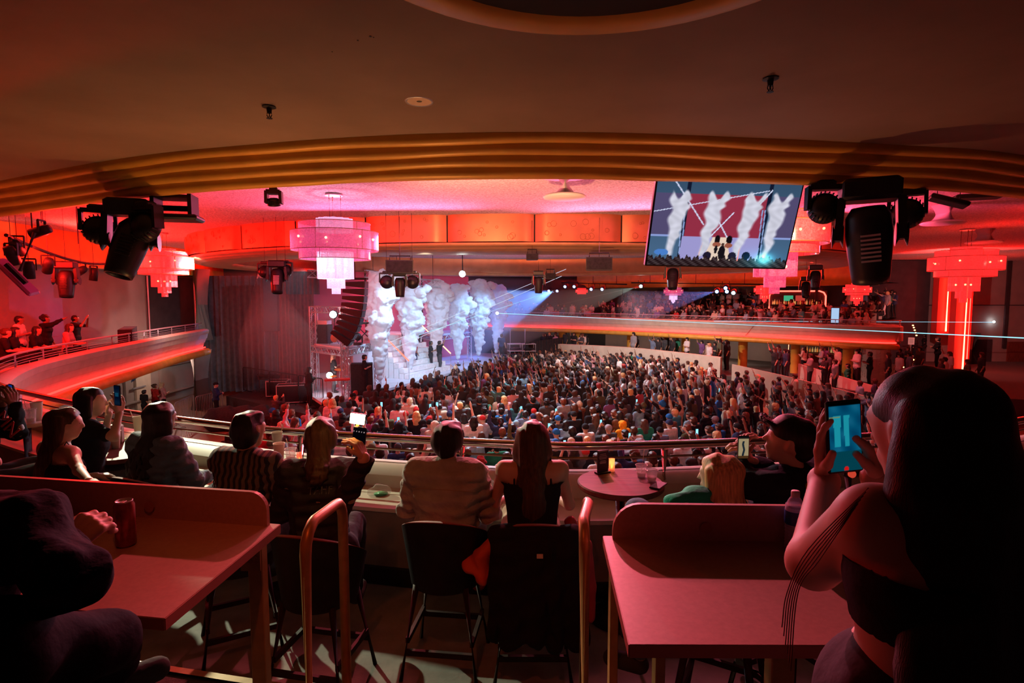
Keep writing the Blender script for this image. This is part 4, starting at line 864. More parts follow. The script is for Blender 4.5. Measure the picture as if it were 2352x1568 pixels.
for k, (u, v, w, h, lab) in enumerate([(560, 985, 2.0, 1.0, 'big black draped road case beside the steel barricade'), (640, 985, 1.9, .85, 'low black draped crate left of the barricade guard'), (700, 960, 1.5, 1.05, 'black draped crate right behind the fence corner')]):
    c = Pz(u, v, 0); f = gear('draped_crate', c, .2 + .1 * k, lab, 'crate'); V, F = netmesh([((-w / 2, 0, h * .45), (w / 2, 0, h * .45), h * .52, h * .5), ((-w * .4, .2, h * .3), (w * .4, -.1, h * .35), h * .6, h * .55)], .09, .1); V[:, 2] = np.clip(V[:, 2], 0, h); V = wob(V, .05, 5, k)
    V[:, 2] = np.maximum(V[:, 2], 0); link('cloth_cover', npmesh('cloth_cover', V, F), f, M['blackcloth'])
def barricade(a, b, lab, m, h=1.1, n=16, crowdctl=True):
    a, b = Vector(a), Vector(b); r = empty('barricade', a, 0, lab, 'fence'); d = (b - a)
    up = Vector((0, 0, 1)); rel(MB().tube([a + up * .12, a + up * h * .96, a + d * .03 + up * h, b - d * .03 + up * h, b + up * h * .96, b + up * .12], .022, 6).tube([a + up * .15, b + up * .15], .018, 6), a).build('frame', m, r)
    for i in range(1, n): p = a + d * (i / n); rel(MB().tube([p + up * .15, p + up * h], .010, 5), a).build('bar', m, r)
    for p in (a + d * .1, b - d * .1): q = Vector((-d.y, d.x, 0)).normalized() * .3; rel(MB().tube([p - q + up * .02, p + up * .14, p + q + up * .02], .018, 5), a).build('foot', m, r)
    return r
barricade(Pz(405, 985, 0), Pz(447, 962, 0) , 'steel crowd barricade left of the dark clad guard', M['alu'])
barricade(Pz(452, 968, 0), Pz(512, 950, 0), 'steel crowd barricade behind the dark clad guard', M['alu'])
barricade(Pz(737, 975, 0), Pz(790, 985, 0), 'steel barricade in front of the bald guard at the stage corner', M['alu'])
a, b = at(560, 905, 27.5), at(742, 915, 23.6); a.z = b.z = .85
barricade(a.lerp(b, 0), a.lerp(b, .36), 'black stage fence, left section', M['black'], 1.25, 18); barricade(a.lerp(b, .37), a.lerp(b, .72), 'black stage fence, middle section', M['black'], 1.25, 18); barricade(a.lerp(b, .73), b, 'black stage fence, section nearest the stage corner', M['black'], 1.25, 14)
struct('floor_stage', MB().prism([(a.x - .4, a.y - .9), (b.x - .2, b.y - 1.2), (b.x + .5, b.y + 1.5), (a.x + .8, a.y + 3)], .0, .85), M['blackcloth'])
# right wing: racks, mixing table, black drape
for k, (u, v, d) in enumerate([(1182, 818, 37), (1213, 818, 37)]):
    c = at(u, v, d); c.z = SZ * .9; f = gear('equipment_rack', c, .2, ['open silver equipment rack beside the last smoke column', 'open silver equipment rack against the black drape'][k], 'rack')
    e = MB()
    for x in (-.42, .42):
        for y in (-.3, .3): e.tube([(x, y, 0), (x, y, 1.25)], .025, 5)
    e.build('frame', M['alu'], f)
    for z in (.35, .8, 1.25): MB().box((0, 0, z), (.9, .66, .04)).build('shelf', M['alu'], f)
    for z in (.42, .52, .9): MB().box((0, -.05, z + .03), (.7, .5, .09), bev=.01).build('device', M['blackplastic'], f)
curtain(tuple(at(1207, 800, 36.5).xy) + (0,), tuple(at(1292, 800, 41).xy) + (0,), 0, 2.55, 14, .06, M['blackcloth'], 'black drape fence hiding the right stage wing')
for k, (u0, u1) in enumerate([(1172, 1200), (1206, 1250)]):
    p, q = at(u0, 800, 40), at(u1, 800, 42); tag(MB().tube([(p.x, p.y, 1), (p.x, p.y, 3.2)], .04, 6).build('pipe_stand', M['alu']), ['thin silver pipe stand left of the drape fence', 'thin silver pipe stand right over the drape fence'][k], 'stand')
# CO2 jets: nozzle + column of dense white fog (real scattering volume)
smoke = bpy.data.materials.new('dense_fog'); smoke.use_nodes = True; n = smoke.node_tree.nodes; L = smoke.node_tree.links; n.clear()
oo = n.new('ShaderNodeOutputMaterial'); df = n.new('ShaderNodeBsdfDiffuse'); df.inputs[0].default_value = (.84, .93, 1, 1); tr_ = n.new('ShaderNodeBsdfTranslucent'); tr_.inputs[0].default_value = (.9, .95, 1, 1); mx = n.new('ShaderNodeMixShader'); mx.inputs[0].default_value = .5
L.new(df.outputs[0], mx.inputs[1]); L.new(tr_.outputs[0], mx.inputs[2]); L.new(mx.outputs[0], oo.inputs[0])
from mathutils import noise as MN
def plume(u, v0, vt, d, uc, w, seed, lab):
    b = at(u, v0, d); b.z = SZ + .25; top = at(u + uc, vt, d); H = top.z - b.z; r = random.Random(seed); pr_ = []; N = 17
    for i in range(N + 1):
        s = i / N; rad = .10 + w * (s ** .74) * (1 if s < .85 else 1 - (s - .85) * 2.2); c = b.lerp(top, s); c.z -= rad * .6 * s
        pr_.append((tuple(c), tuple(c), rad * .78, rad * .78))
        if s > .12:
            for k in range(3 if s < .5 else 6): a = r.uniform(0, 2 * PI); q = c + Vector((math.cos(a), math.sin(a), r.uniform(-.6, .8))) * rad * r.uniform(.45, .85); rr = rad * r.uniform(.22, .48); pr_.append((tuple(q), tuple(q), rr, rr))
    for k in range(7): a = r.uniform(0, 2 * PI); q = top + Vector((math.cos(a) * w * .9 + w * .3, math.sin(a) * w * .6, -r.uniform(.1, 1.3))); rr = w * r.uniform(.25, .45); pr_.append((tuple(q), tuple(q), rr, rr))
    V, F = netmesh(pr_, .062, .07)
    V2 = V.astype(float); C = np.array(b) + (np.array(top) - np.array(b)) * np.clip((V2[:, 2:3] - b.z) / H, 0, 1); D = V2 - C; D /= np.linalg.norm(D, axis=1)[:, None] + 1e-6
    am = np.clip((V2[:, 2] - b.z) / H * 2.2, .02, 1) * w
    nv = np.array([MN.turbulence(Vector(p) * 1.9 + Vector((seed, 0, 0)), 5, True, amplitude_scale=.6, frequency_scale=2.1) for p in V2]); V2 += D * ((nv - .35) * .42 * am)[:, None]
    root = empty('smoke_jet', (b.x, b.y, SZ), 0, lab, 'smoke'); MB().cyl((0, 0, 0), (0, 0, .28), .05, .035, 10).box((0, 0, .04), (.3, .3, .08), bev=.01).build('nozzle', M['black'], root)
    o = link('smoke_column', npmesh('smoke_column', V2 - np.array(root.location), F), root, smoke); return root
for k, a_ in enumerate([(872, 888, 628, 25.6, 2, .62, 'smoke column nearest the line array speaker, leftmost and tallest'), (941, 862, 652, 29.5, 2, .66, 'second smoke column from the left, over the staircase'), (1000, 846, 646, 32.5, 4, .68, 'third smoke column from the left, topped with a wide head'),
     (1052, 838, 655, 34.5, -3, .66, 'fourth smoke column from the left'), (1099, 830, 645, 36.5, 4, .72, 'fifth smoke column from the left, with a bulging head'), (1139, 823, 657, 38.2, 10, .56, 'rightmost smoke column, thinner and greyer')]):
    plume(a_[0], a_[1], a_[2], a_[3], a_[4], a_[5], k + 3, a_[6])

hz = bpy.data.materials.new('stage_haze'); hz.use_nodes = True; n = hz.node_tree.nodes; n.clear(); vs = n.new('ShaderNodeVolumeScatter'); vs.inputs['Density'].default_value = .014; vs.inputs['Anisotropy'].default_value = .3; oo = n.new('ShaderNodeOutputMaterial'); hz.node_tree.links.new(vs.outputs[0], oo.inputs[1])
tag(MB().prism([(-16.5, 30.4), (-8.6, 21.6), (-6.4, 21.6), (2.2, 41), (9, 41), (1, 44), (-5, 45), (-14, 32)], 1.6, 6.7).build('stage_haze', hz), 'thin bluish theatrical haze hanging over the stage', 'haze', None, 'stuff')
# ================================================================== PEOPLE: library
def hairmat(n, c, r=.42): return mat('hair_' + n, c, r, noise=.45, nscale=30, bump=.22, bscale=150, stretch=(3, 3, .2), spec=.28)
HM = dict(black=hairmat('black', (.014, .010, .010)), brown=hairmat('brown', (.075, .035, .02)), auburn=hairmat('auburn', (.16, .05, .025)), blonde=hairmat('blonde', (.66, .40, .17)), blond2=hairmat('pale_blonde', (.66, .52, .33)), red=hairmat('dyed_red', (.32, .03, .03)))
SK = [mat('skin_light', (.62, .38, .27), .55, noise=.06, nscale=9), mat('skin_tan', (.50, .28, .18), .55, noise=.06, nscale=9), mat('skin_brown', (.28, .14, .085), .5, noise=.08, nscale=9), mat('skin_dark', (.13, .065, .04), .5, noise=.08, nscale=9)]
def cloth(n, c, b=.35, sc=14): return mat('cloth_' + n, c, .88, noise=.14, nscale=18, bump=b, bscale=sc, spec=.12)
CLO = dict(ink=cloth('ink', (.005, .006, .010)), black=cloth('black', (.018, .017, .020)), white=cloth('white', (.72, .68, .66)), grey=cloth('grey', (.30, .30, .32)), navy=cloth('navy', (.03, .045, .11)), blue=cloth('blue', (.02, .15, .45)), denim=cloth('denim', (.14, .20, .29)), red=cloth('red', (.50, .03, .03)),
   brown=cloth('brown', (.17, .09, .055)), olive=cloth('olive', (.09, .10, .05)), pink=cloth('pink', (.62, .30, .33)), green=cloth('green', (.02, .20, .11)), cream=cloth('cream', (.58, .48, .36)), charcoal=cloth('charcoal', (.06, .06, .065)), orange=cloth('orange', (.85, .30, .02)), lightblue=cloth('light_blue', (.25, .48, .60)), purple=cloth('purple', (.18, .08, .24)), teal=cloth('teal', (.05, .24, .25)), yellow=cloth('yellow', (.65, .45, .05)))
EYEW = mat('eye_white', (.75, .72, .68), .3); EYED = mat('eye_dark', (.02, .015, .01), .2)
V3 = Vector
def stand(h=1.72):
    k = h / 1.72; J = dict(pelvis=V3((0, 0, .95)), waist=V3((0, .0, 1.10)), chest=V3((0, .01, 1.28)), neck=V3((0, -.005, 1.455)), head=V3((0, .02, 1.60)), F=V3((0, 1, 0)), U=V3((0, 0, 1)))
    for s, q in ((-1, 'L'), (1, 'R')):
        J['sh' + q] = V3((.18 * s, -.005, 1.415)); J['el' + q] = V3((.235 * s, -.02, 1.13)); J['wr' + q] = V3((.25 * s, .09, .90))
        J['hip' + q] = V3((.095 * s, 0, .90)); J['kn' + q] = V3((.11 * s, .03, .50)); J['an' + q] = V3((.115 * s, -.02, .085)); J['to' + q] = V3((.13 * s, .14, .035))
    for n in J:
        if n not in 'FU': J[n] = J[n] * k
    J['k'] = k; return J
def sit(seat=.66, s=1.0, lean=0.0, foot=.28):
    J = dict(pelvis=V3((0, 0, .10)), waist=V3((0, -.01 + lean * .06, .24)), chest=V3((0, .01 + lean * .2, .42)), neck=V3((0, .0 + lean * .36, .605)), head=V3((0, .03 + lean * .45, .75)), F=V3((0, 1, -.05)).normalized(), U=V3((0, 0, 1)))
    for n in list(J):
        if n not in 'FU': J[n] = J[n] * s
    for g_, q in ((-1, 'L'), (1, 'R')):
        J['sh' + q] = V3((.18 * g_, -.01 + lean * .34, .565)) * s; J['el' + q] = V3((.25 * g_, .08 + lean * .2, .30)) * s; J['wr' + q] = V3((.16 * g_, .30 + lean * .2, .27)) * s
        J['hip' + q] = V3((.10 * g_, .02, .08)) * s; J['kn' + q] = V3((.13 * g_, .43, .10)) * s; J['an' + q] = V3((.13 * g_, .40, -(seat - foot) + .07)); J['to' + q] = V3((.14 * g_, .56, -(seat - foot) + .03))
    for n in J:
        if n not in 'FU': J[n] = J[n] + V3((0, 0, seat))
    J['k'] = s; return J
def P4(a, b, r0, r1): return (tuple(a), tuple(b), r0, r1)
def torso(J, i=0, g=1.0, upto='neck'):
    k = J['k']; X = (J['shR'] - J['shL']).normalized(); H = (J['hipR'] - J['hipL']).normalized(); o = []
    o.append(P4(J['pelvis'] - H * .05 * k, J['pelvis'] + H * .05 * k, .125 * k + i, .125 * k + i))
    o.append(P4(J['waist'] - X * .055 * k * g, J['waist'] + X * .055 * k * g, .100 * k + i, .100 * k + i))
    o.append(P4(J['chest'] - X * .075 * k * g, J['chest'] + X * .075 * k * g, .108 * k + i, .108 * k + i))
    o.append(P4(J['waist'] - X * .05 * k, J['chest'] - X * .07 * k, .098 * k + i, .104 * k + i)); o.append(P4(J['waist'] + X * .05 * k, J['chest'] + X * .07 * k, .098 * k + i, .104 * k + i))
    if upto == 'neck':
        m = J['neck'] - V3((0, 0, .045 * k))
        o.append(P4(J['shL'] * .8 + J['chest'] * .2, J['shR'] * .8 + J['chest'] * .2, .072 * k + i, .072 * k + i))
        for q in 'LR': o.append(P4(m, J['sh' + q], .062 * k + i, .058 * k + i))
    return o
def arms(J, i=0, upto=1.0, th=1.0):
    k = J['k']; o = []
    for q in 'LR':
        a, b, c = J['sh' + q], J['el' + q], J['wr' + q]; o.append(P4(a, a.lerp(b, min(1, upto * 2)), .056 * k * th + i, (.056 - .014 * min(1, upto * 2)) * k * th + i))
        if upto > .5: t = (upto - .5) * 2; o.append(P4(b, b.lerp(c, t), .042 * k * th + i, (.042 - .015 * t) * k * th + i))
    return o
def legs(J, i=0, upto=1.0):
    k = J['k']; o = []
    for q in 'LR':
        o.append(P4(J['hip' + q], J['kn' + q], .088 * k + i, .060 * k + i)); o.append(P4(J['kn' + q], J['kn' + q].lerp(J['an' + q], upto), .058 * k + i, .042 * k + i))
    return o
def feet(J, i=0):
    k = J['k']; return [P4(J['an' + q] - V3((0, 0, .03)), J['to' + q], .040 * k + i, .033 * k + i) for q in 'LR']
def headp(J, i=0, face=True):
    k = J['k']; c, F, U = J['head'], J['F'], J['U']; X = F.cross(U).normalized(); o = []
    o.append(P4(c - F * .018 * k + U * .022 * k, c + F * .02 * k + U * .025 * k, .089 * k + i, .080 * k + i))
    o.append(P4(c + F * .03 * k - U * .02 * k, c + F * .045 * k - U * .075 * k, .062 * k + i, .040 * k + i))
    o.append(P4(J['neck'] - V3((0, 0, .03 * k)), c - U * .05 * k - F * .02 * k, .056 * k + i, .054 * k + i))
    if face:
        o.append(P4(c + F * .094 * k + U * .012 * k, c + F * .112 * k - U * .022 * k, .009 * k, .013 * k))
        o.append(P4(c + F * .088 * k - U * .055 * k - X * .012 * k, c + F * .088 * k - U * .055 * k + X * .012 * k, .010 * k, .010 * k))
        for s in (-1, 1): o.append(P4(c + X * s * .082 * k - F * .005 * k + U * .018 * k, c + X * s * .080 * k - F * .002 * k - U * .022 * k, .015 * k, .011 * k)); o.append(P4(c + F * .085 * k + X * s * .038 * k + U * .028 * k, c + F * .09 * k + X * s * .018 * k + U * .028 * k, .009 * k, .009 * k))
    return o
def hand(Wp, D, N, side, curl=.35, s=1.0, spread=1.0, curls=None):
    D = V3(D).normalized(); N = V3(N); N = (N - D * N.dot(D)).normalized(); T = D.cross(N) * side; o = []
    for i in range(4):
        off = T * (.033 - .022 * i) * s * spread; K = Wp + D * (.088 - .004 * abs(i - 1.2)) * s + off; o.append(P4(Wp + D * .012 * s + off * .55, K, .0165 * s, .0125 * s))
        ln = (.9, 1.0, .95, .75)[i] * s; c = (curls[i] if curls else curl); d = (D + off * 2.2).normalized(); p = K
        for j, l in enumerate((.045, .028, .022)):
            a = c * (1.0, 1.1, .8)[j]; n2 = (N - d * N.dot(d)).normalized(); d = (d * math.cos(a) + n2 * math.sin(a)).normalized(); q = p + d * l * ln; o.append(P4(p, q, (.0105 - .001 * j) * s, (.0098 - .001 * j) * s)); p = q
    a = Wp + D * .028 * s + T * .024 * s; b = a + (T * .62 + D * .62 + N * .35).normalized() * .046 * s; c_ = b + (D * .85 + T * .15 + N * .4).normalized() * .034 * s
    o += [P4(Wp + D * .02 * s, a, .018 * s, .016 * s), P4(a, b, .0145 * s, .0115 * s), P4(b, c_, .0112 * s, .009 * s)]
    return o
def hair_prims(J, kind):
    k = J['k']; c, F, U = J['head'], J['F'], J['U']; X = F.cross(U).normalized(); B = -F; o = []
    def q(f, x, u): return c + F * f * k + X * x * k + U * u * k
    if kind in ('short', 'bun', 'pony', 'curly', 'long', 'bob', 'dreads', 'fade'):
        o += [P4(q(-.025, 0, .034), q(.018, 0, .048), .094 * k, .082 * k), P4(q(-.035, -.02, -.0), q(-.035, .02, -.0), .080 * k, .080 * k)]
    if kind == 'short': o += [P4(q(-.045, 0, -.045), q(-.03, 0, 0), .066 * k, .08 * k), P4(q(.04, -.03, .085), q(.05, .03, .085), .035 * k, .035 * k)]
    if kind == 'bun': o += [P4(q(-.12, 0, .05), q(-.12, 0, .05), .045 * k, .045 * k)]
    if kind == 'pony': o += [P4(q(-.11, 0, .03), q(-.15, 0, -.03), .04 * k, .05 * k), P4(q(-.15, 0, -.03), q(-.12, 0, -.22), .05 * k, .03 * k)]
    if kind == 'curly':
        r = random.Random(2)
        for i in range(26): a = r.uniform(0, 2 * PI); e = r.uniform(-.3, 1.3); d = F * math.cos(a) * math.cos(e) + X * math.sin(a) * math.cos(e) + U * math.sin(e); o.append(P4(c + d * .10 * k - F * .03 * k + U * .03 * k, c + d * .105 * k - F * .03 * k + U * .03 * k, .035 * k, .035 * k)) if (d.dot(F) < .55 or e > .6) else None
    if kind in ('long', 'bob'):
        L = .42 if kind == 'long' else .17; dn = V3((0, 0, -1))
        for i in range(9):
            a = -1.25 + 2.5 * i / 8; d = B * math.cos(a) + X * math.sin(a); a0 = c + d * .072 * k + U * .02 * k; a1 = c + d * .095 * k + dn * .14 * k; a2 = c + B * (.075 + .02 * math.cos(a)) * k + X * math.sin(a) * .11 * k + dn * (L - .05 * abs(math.sin(a))) * k
            o += [P4(a0, a1, .04 * k, .038 * k), P4(a1, a2, .038 * k, .022 * k)]
    if kind == 'cap': o += [P4(q(-.02, 0, .045), q(.02, 0, .052), .096 * k, .086 * k), P4(q(.10, -.04, .05), q(.10, .04, .05), .020 * k, .020 * k), P4(q(.14, -.025, .040), q(.14, .025, .040), .014 * k, .014 * k)]
    if kind == 'beanie': o += [P4(q(-.025, 0, .04), q(.015, 0, .055), .100 * k, .090 * k), P4(q(-.02, 0, .11), q(-.01, 0, .11), .06 * k, .06 * k)]
    if kind == 'hood': o += [P4(q(-.03, 0, .03), q(.02, 0, .04), .118 * k, .104 * k), P4(q(-.04, 0, -.08), q(-.02, 0, .0), .10 * k, .11 * k)]
    return o
def cutface(V, F_, J, deep=.045):
    """open the front of a hair / hood shell so the face shows"""
    k = J['k']; c = np.array(J['head']); f = np.array(J['F']); u = np.array(J['U']); d = V - c; m = (d @ f > deep * k + .95 * np.maximum(0, d @ u - .025 * k)) & (d @ u < .09 * k)
    keep = ~m[F_].all(1); return V, F_[keep]
def meshof(name, prims, vox, k=.03, off=None, w=None, cut=None):
    V, F = netmesh(prims, vox, k)
    for w_ in (w if isinstance(w, list) else [w] if w else []): V = wob(V.astype(float), *w_)
    if cut is not None: V, F = cutface(V, F, cut)
    if off is not None: V = V - np.array(off)
    return npmesh(name, V, F)
def meshof2(name, groups, off=None):
    Vs, Fs, n = [], [], 0
    for prims, vox, k in groups:
        V, F = netmesh(prims, vox, k); Vs.append(V); Fs.append(F + n); n += len(V)
    V = np.concatenate(Vs)
    if off is not None: V = V - np.array(off)
    return npmesh(name, V, np.concatenate(Fs))
# ------------------------------------------------------------------ crowd variants
def pose(kind, h=1.72):
    J = stand(h); r = V3
    def set_(q, e, w): s = -1 if q == 'L' else 1; J['el' + q] = r((s * e[0], e[1], e[2])); J['wr' + q] = r((s * w[0], w[1], w[2]))
    if kind == 'one': set_('R', (.26, .12, 1.55), (.22, .25, 1.86))
    if kind == 'left': set_('L', (.28, .10, 1.52), (.20, .28, 1.82))
    if kind == 'both': set_('R', (.30, .06, 1.60), (.26, .14, 1.90)); set_('L', (.30, .06, 1.58), (.27, .16, 1.88))
    if kind == 'phone': set_('R', (.22, .26, 1.36), (.06, .36, 1.62)); set_('L', (.22, .26, 1.34), (.06, .36, 1.58))
    if kind == 'chest': set_('R', (.25, .04, 1.16), (.06, .24, 1.22)); set_('L', (.25, .04, 1.16), (.06, .22, 1.18))
    if kind == 'point': set_('R', (.24, .22, 1.44), (.20, .50, 1.60))
    return J
POSES = ['down', 'one', 'left', 'both', 'phone', 'chest', 'point']; CM = {}
for ps in POSES:
    J = pose(ps)
    hands = []
    for q, s in (('L', -1), ('R', 1)):
        D = (J['wr' + q] - J['el' + q]).normalized(); hands += [P4(J['wr' + q], J['wr' + q] + D * .07, .032, .030), P4(J['wr' + q] + D * .07, J['wr' + q] + D * .15, .026, .015), P4(J['wr' + q] + D * .04, J['wr' + q] + D * .09 - V3((s * .035, 0, 0)), .014, .011)]
    CM['body', ps] = meshof('person_body', torso(J) + arms(J) + headp(J) + hands + legs(J, -.012) + feet(J), .024, .022)
    CM['short', ps] = meshof('shirt', torso(J, .016) + arms(J, .016, .38), .028, .02, w=(.012, 9, 3)); CM['long', ps] = meshof('jacket', torso(J, .026) + arms(J, .018, .97), .03, .02, w=(.016, 9, 4))
J = pose('down'); CM['pants'] = meshof('trousers', [P4(J['hipL'], J['hipR'], .115, .115)] + legs(J, .012, .96), .032, .02); CM['shoes'] = meshof('shoes', feet(J, .012), .03, .01)
J7_ = sit(.46, 1.0, .12, 0.0); hands = [P4(J7_['wr' + q], J7_['wr' + q] + V3((0, .14, 0)), .03, .018) for q in 'LR']
CM['body', 'sit'] = meshof('person_body', torso(J7_) + arms(J7_) + headp(J7_) + hands + legs(J7_, -.012) + feet(J7_), .024, .022)
CM['short', 'sit'] = meshof('shirt', torso(J7_, .016) + arms(J7_, .016, .38), .028, .02, w=(.012, 9, 3)); CM['long', 'sit'] = meshof('jacket', torso(J7_, .026) + arms(J7_, .018, .97), .03, .02, w=(.016, 9, 4))
CM['sitpants'] = meshof('trousers', [P4(J7_['hipL'], J7_['hipR'], .115, .115)] + legs(J7_, .012, .96), .032, .02)
for hk in ('short', 'long', 'bun', 'curly', 'cap', 'beanie', 'hood', 'bob', 'pony'):
    CM['hair', hk] = meshof('hair', hair_prims(pose('down'), hk), .020, .012, w=(.006, 26, 2) if hk not in ('cap', 'beanie') else None, cut=None if hk in ('cap', 'beanie') else pose('down'))
for me in CM.values(): me.materials.append(None)
PARTNAME = {'cap': 'cap', 'beanie': 'beanie', 'hood': 'hood'}
def obm(name, me, parent, m, loc=None):
    o = bpy.data.objects.new(name, me); COL.objects.link(o); o.material_slots[0].link = 'OBJECT'; o.material_slots[0].material = m
    if parent: o.parent = parent
    return o
SHOE = CLO['charcoal']
def person(x, y, z, rz, h, ps, top, topc, hk, hc, skin, label, group=None, pants='black', shoes=True, lean=None):
    o = obm('person', CM['body', ps], None, SK[skin]); o.location = (x, y, z); o.rotation_euler = (lean or 0, 0, rz); k = h / 1.72; o.scale = (k, k, k)
    tag(o, label, 'person', group); obm('shirt' if top == 'short' else 'jacket', CM[top, ps], o, CLO[topc]); obm('trousers', CM['sitpants' if ps == 'sit' else 'pants'], o, CLO[pants])
    if shoes and ps != 'sit': obm('shoes', CM['shoes'], o, SHOE)
    obm(PARTNAME.get(hk, 'hair'), CM['hair', hk], o, (CLO[hc] if hk in PARTNAME else HM[hc])).location = (V3(J7_['head']) - stand(1.72)['head']) if ps == 'sit' else (0, 0, 0); return o
PHONE_ON = emat('phone_screen_lit', (.25, .75, 1), 1.6); PHONE_N = [0]
def phone_at(o, ps, label):
    """a lit phone in the raised hands of a crowd person"""
    J = pose(ps); k = o.scale[0]; p = (J['wrR'] + J['wrL']) / 2 + V3((0, .03, .13)) if ps == 'phone' else J['wrR'] + V3((0, .07, .16))
    rz = o.rotation_euler.z; w = V3(o.location) + Matrix.Rotation(rz, 3, 'Z') @ (p * k)
    ph = MB().box((0, 0, 0), (.075, .010, .15), bev=.003).build('phone', M['blackplastic'], loc=w); ph.rotation_euler = (0, 0, rz); tag(ph, label, 'phone', 'phones held up in the crowd')
    MB().box((0, -.0065, 0), (.066, .002, .136)).build('screen', PHONE_ON, ph); return ph
# ------------------------------------------------------------------ low detail people joined into masses (countless far crowd)
LOWV = []
for li, ps in enumerate(POSES + ['sit']):
    J = pose(ps) if ps != 'sit' else sit(.46, 1.0, .1, 0.0); H = headp(J, face=False); hd = [P4(J['wr' + q], J['wr' + q] + (J['wr' + q] - J['el' + q]).normalized() * .14, .034, .02) for q in 'LR']
    gr = [H + hd + arms(J, .004), torso(J, .02) + arms(J, .018, .45), hair_prims(J, ('short', 'long', 'short', 'bun', 'curly', 'short', 'long', 'long')[li])[:14], legs(J, .01) + feet(J)]
    V, F = netmesh([p for g_ in gr for p in g_], .055, .02); C = V[F].mean(1); D = []
    for g_ in gr:
        dm = np.full(len(C), 9.)
        for p0, p1, r0, r1 in g_:
            p0 = np.array(p0); d = np.array(p1) - p0; t = np.clip(((C - p0) @ d) / max(d @ d, 1e-9), 0, 1); dm = np.minimum(dm, np.linalg.norm(C - p0 - t[:, None] * d, axis=1) - (r0 + (r1 - r0) * t))
        D.append(dm)
    D = np.array(D); D[2] -= .006; D[1] -= .004; LOWV.append((V, F, D.argmin(0)))
attrm = bpy.data.materials.new('mixed_clothes'); attrm.use_nodes = True; _n = attrm.node_tree.nodes; _a = _n.new('ShaderNodeVertexColor'); _a.layer_name = 'cloth'; attrm.node_tree.links.new(_a.outputs[0], _n['Principled BSDF'].inputs[0]); _n['Principled BSDF'].inputs['Roughness'].default_value = .8
def crowd_mass(name, people, label, cat):
    Vs, Fs, Cs, n = [], [], [], 0
    for (x, y, z, rz, h, pi, top, hair, skin, pants) in people:
        V, F, g_ = LOWV[pi]; c, s = math.cos(rz), math.sin(rz); k = h / 1.72; W_ = np.stack([(V[:, 0] * c - V[:, 1] * s) * k + x, (V[:, 0] * s + V[:, 1] * c) * k + y, V[:, 2] * k + z], 1)
        Vs.append(W_); Fs.append(F + n); n += len(V); Cs.append(np.array([skin, top, hair, pants], np.float32)[g_])
    me = npmesh(name, np.concatenate(Vs), np.concatenate(Fs)); C = np.concatenate(Cs); at_ = me.color_attributes.new('cloth', 'FLOAT_COLOR', 'CORNER'); cc = np.ones((len(C), 4, 4), np.float32); cc[:, :, :3] = C[:, None, :]; at_.data.foreach_set('color', cc.ravel())
    return tag(link(name, me, None, attrm), label, cat, None, 'stuff')
def basecol(m): return tuple(m.node_tree.nodes['Principled BSDF'].inputs[0].default_value[:3])
TOPW = [('black', 38), ('charcoal', 8), ('white', 15), ('grey', 8), ('navy', 6), ('blue', 2.2), ('denim', 4), ('red', 2), ('brown', 4), ('olive', 3), ('pink', 3), ('green', 1.5), ('cream', 5), ('lightblue', 1.2), ('purple', 1.5), ('teal', 1)]
HAIRW = [('black', 60), ('brown', 26), ('auburn', 5), ('blonde', 6), ('blond2', 2), ('red', 1)]
def pick(r, W_): t = r.uniform(0, sum(w for _, w in W_)); return next(n for n, w in [(n, sum(x[1] for x in W_[:i + 1])) for i, (n, _) in enumerate(W_)] if t <= w)
# ================================================================== THE CROWD ON THE DANCE FLOOR
cr = random.Random(21)
def rampx(y, P=catmull([(11.6, 29.6, 0), (13.2, 27.0, 0), (14.6, 22.6, 0), (15.0, 20.5, 0)], 6)):
    for i in range(len(P) - 1):
        if P[i + 1].y <= y <= P[i].y: return P[i].x + (P[i + 1].x - P[i].x) * (P[i].y - y) / (P[i].y - P[i + 1].y)
    return None
def surlim(x): xs = [p.x for p in SP]; return float(np.interp(x, xs, [p.y for p in SP]))
pts = []
y = 12.2
row = 0
while y < 41:
    x = -8.6 + (row % 2) * .3
    while x < .80 * y + 1:
        px, py = x + cr.uniform(-.22, .22), y + cr.uniform(-.22, .22); x += .74
        if py > 20.3 and px < -7.6 + .4235 * (py - 20.9) + .75: continue
        if px < -8.0 or (px < -6.8 and py > 19.4) or (py < 15 and px < -7.4): continue
        if 2 < px < 11.9 and py > surlim(px) - .6: continue
        if px <= 2 and py > 40.3: continue
        if px > 11.2 and py > 28.5: continue
        rx = rampx(py)
        if rx and abs(px - rx) < .55: continue
        if rx and px > rx and cr.random() < .45: continue
        if 13 < px and py > 25: continue
        if px > 10.5 and cr.random() < .25: continue
        pts.append((px, py))
    y += .76; row += 1
pts = [p for p in pts if proj((p[0], p[1], 1.5))[1] < 1095 and 440 < proj((p[0], p[1], 1.5))[0] < 2360]
pts.sort(key=lambda p: p[1] + .15 * abs(p[0]))
NEAR = 262
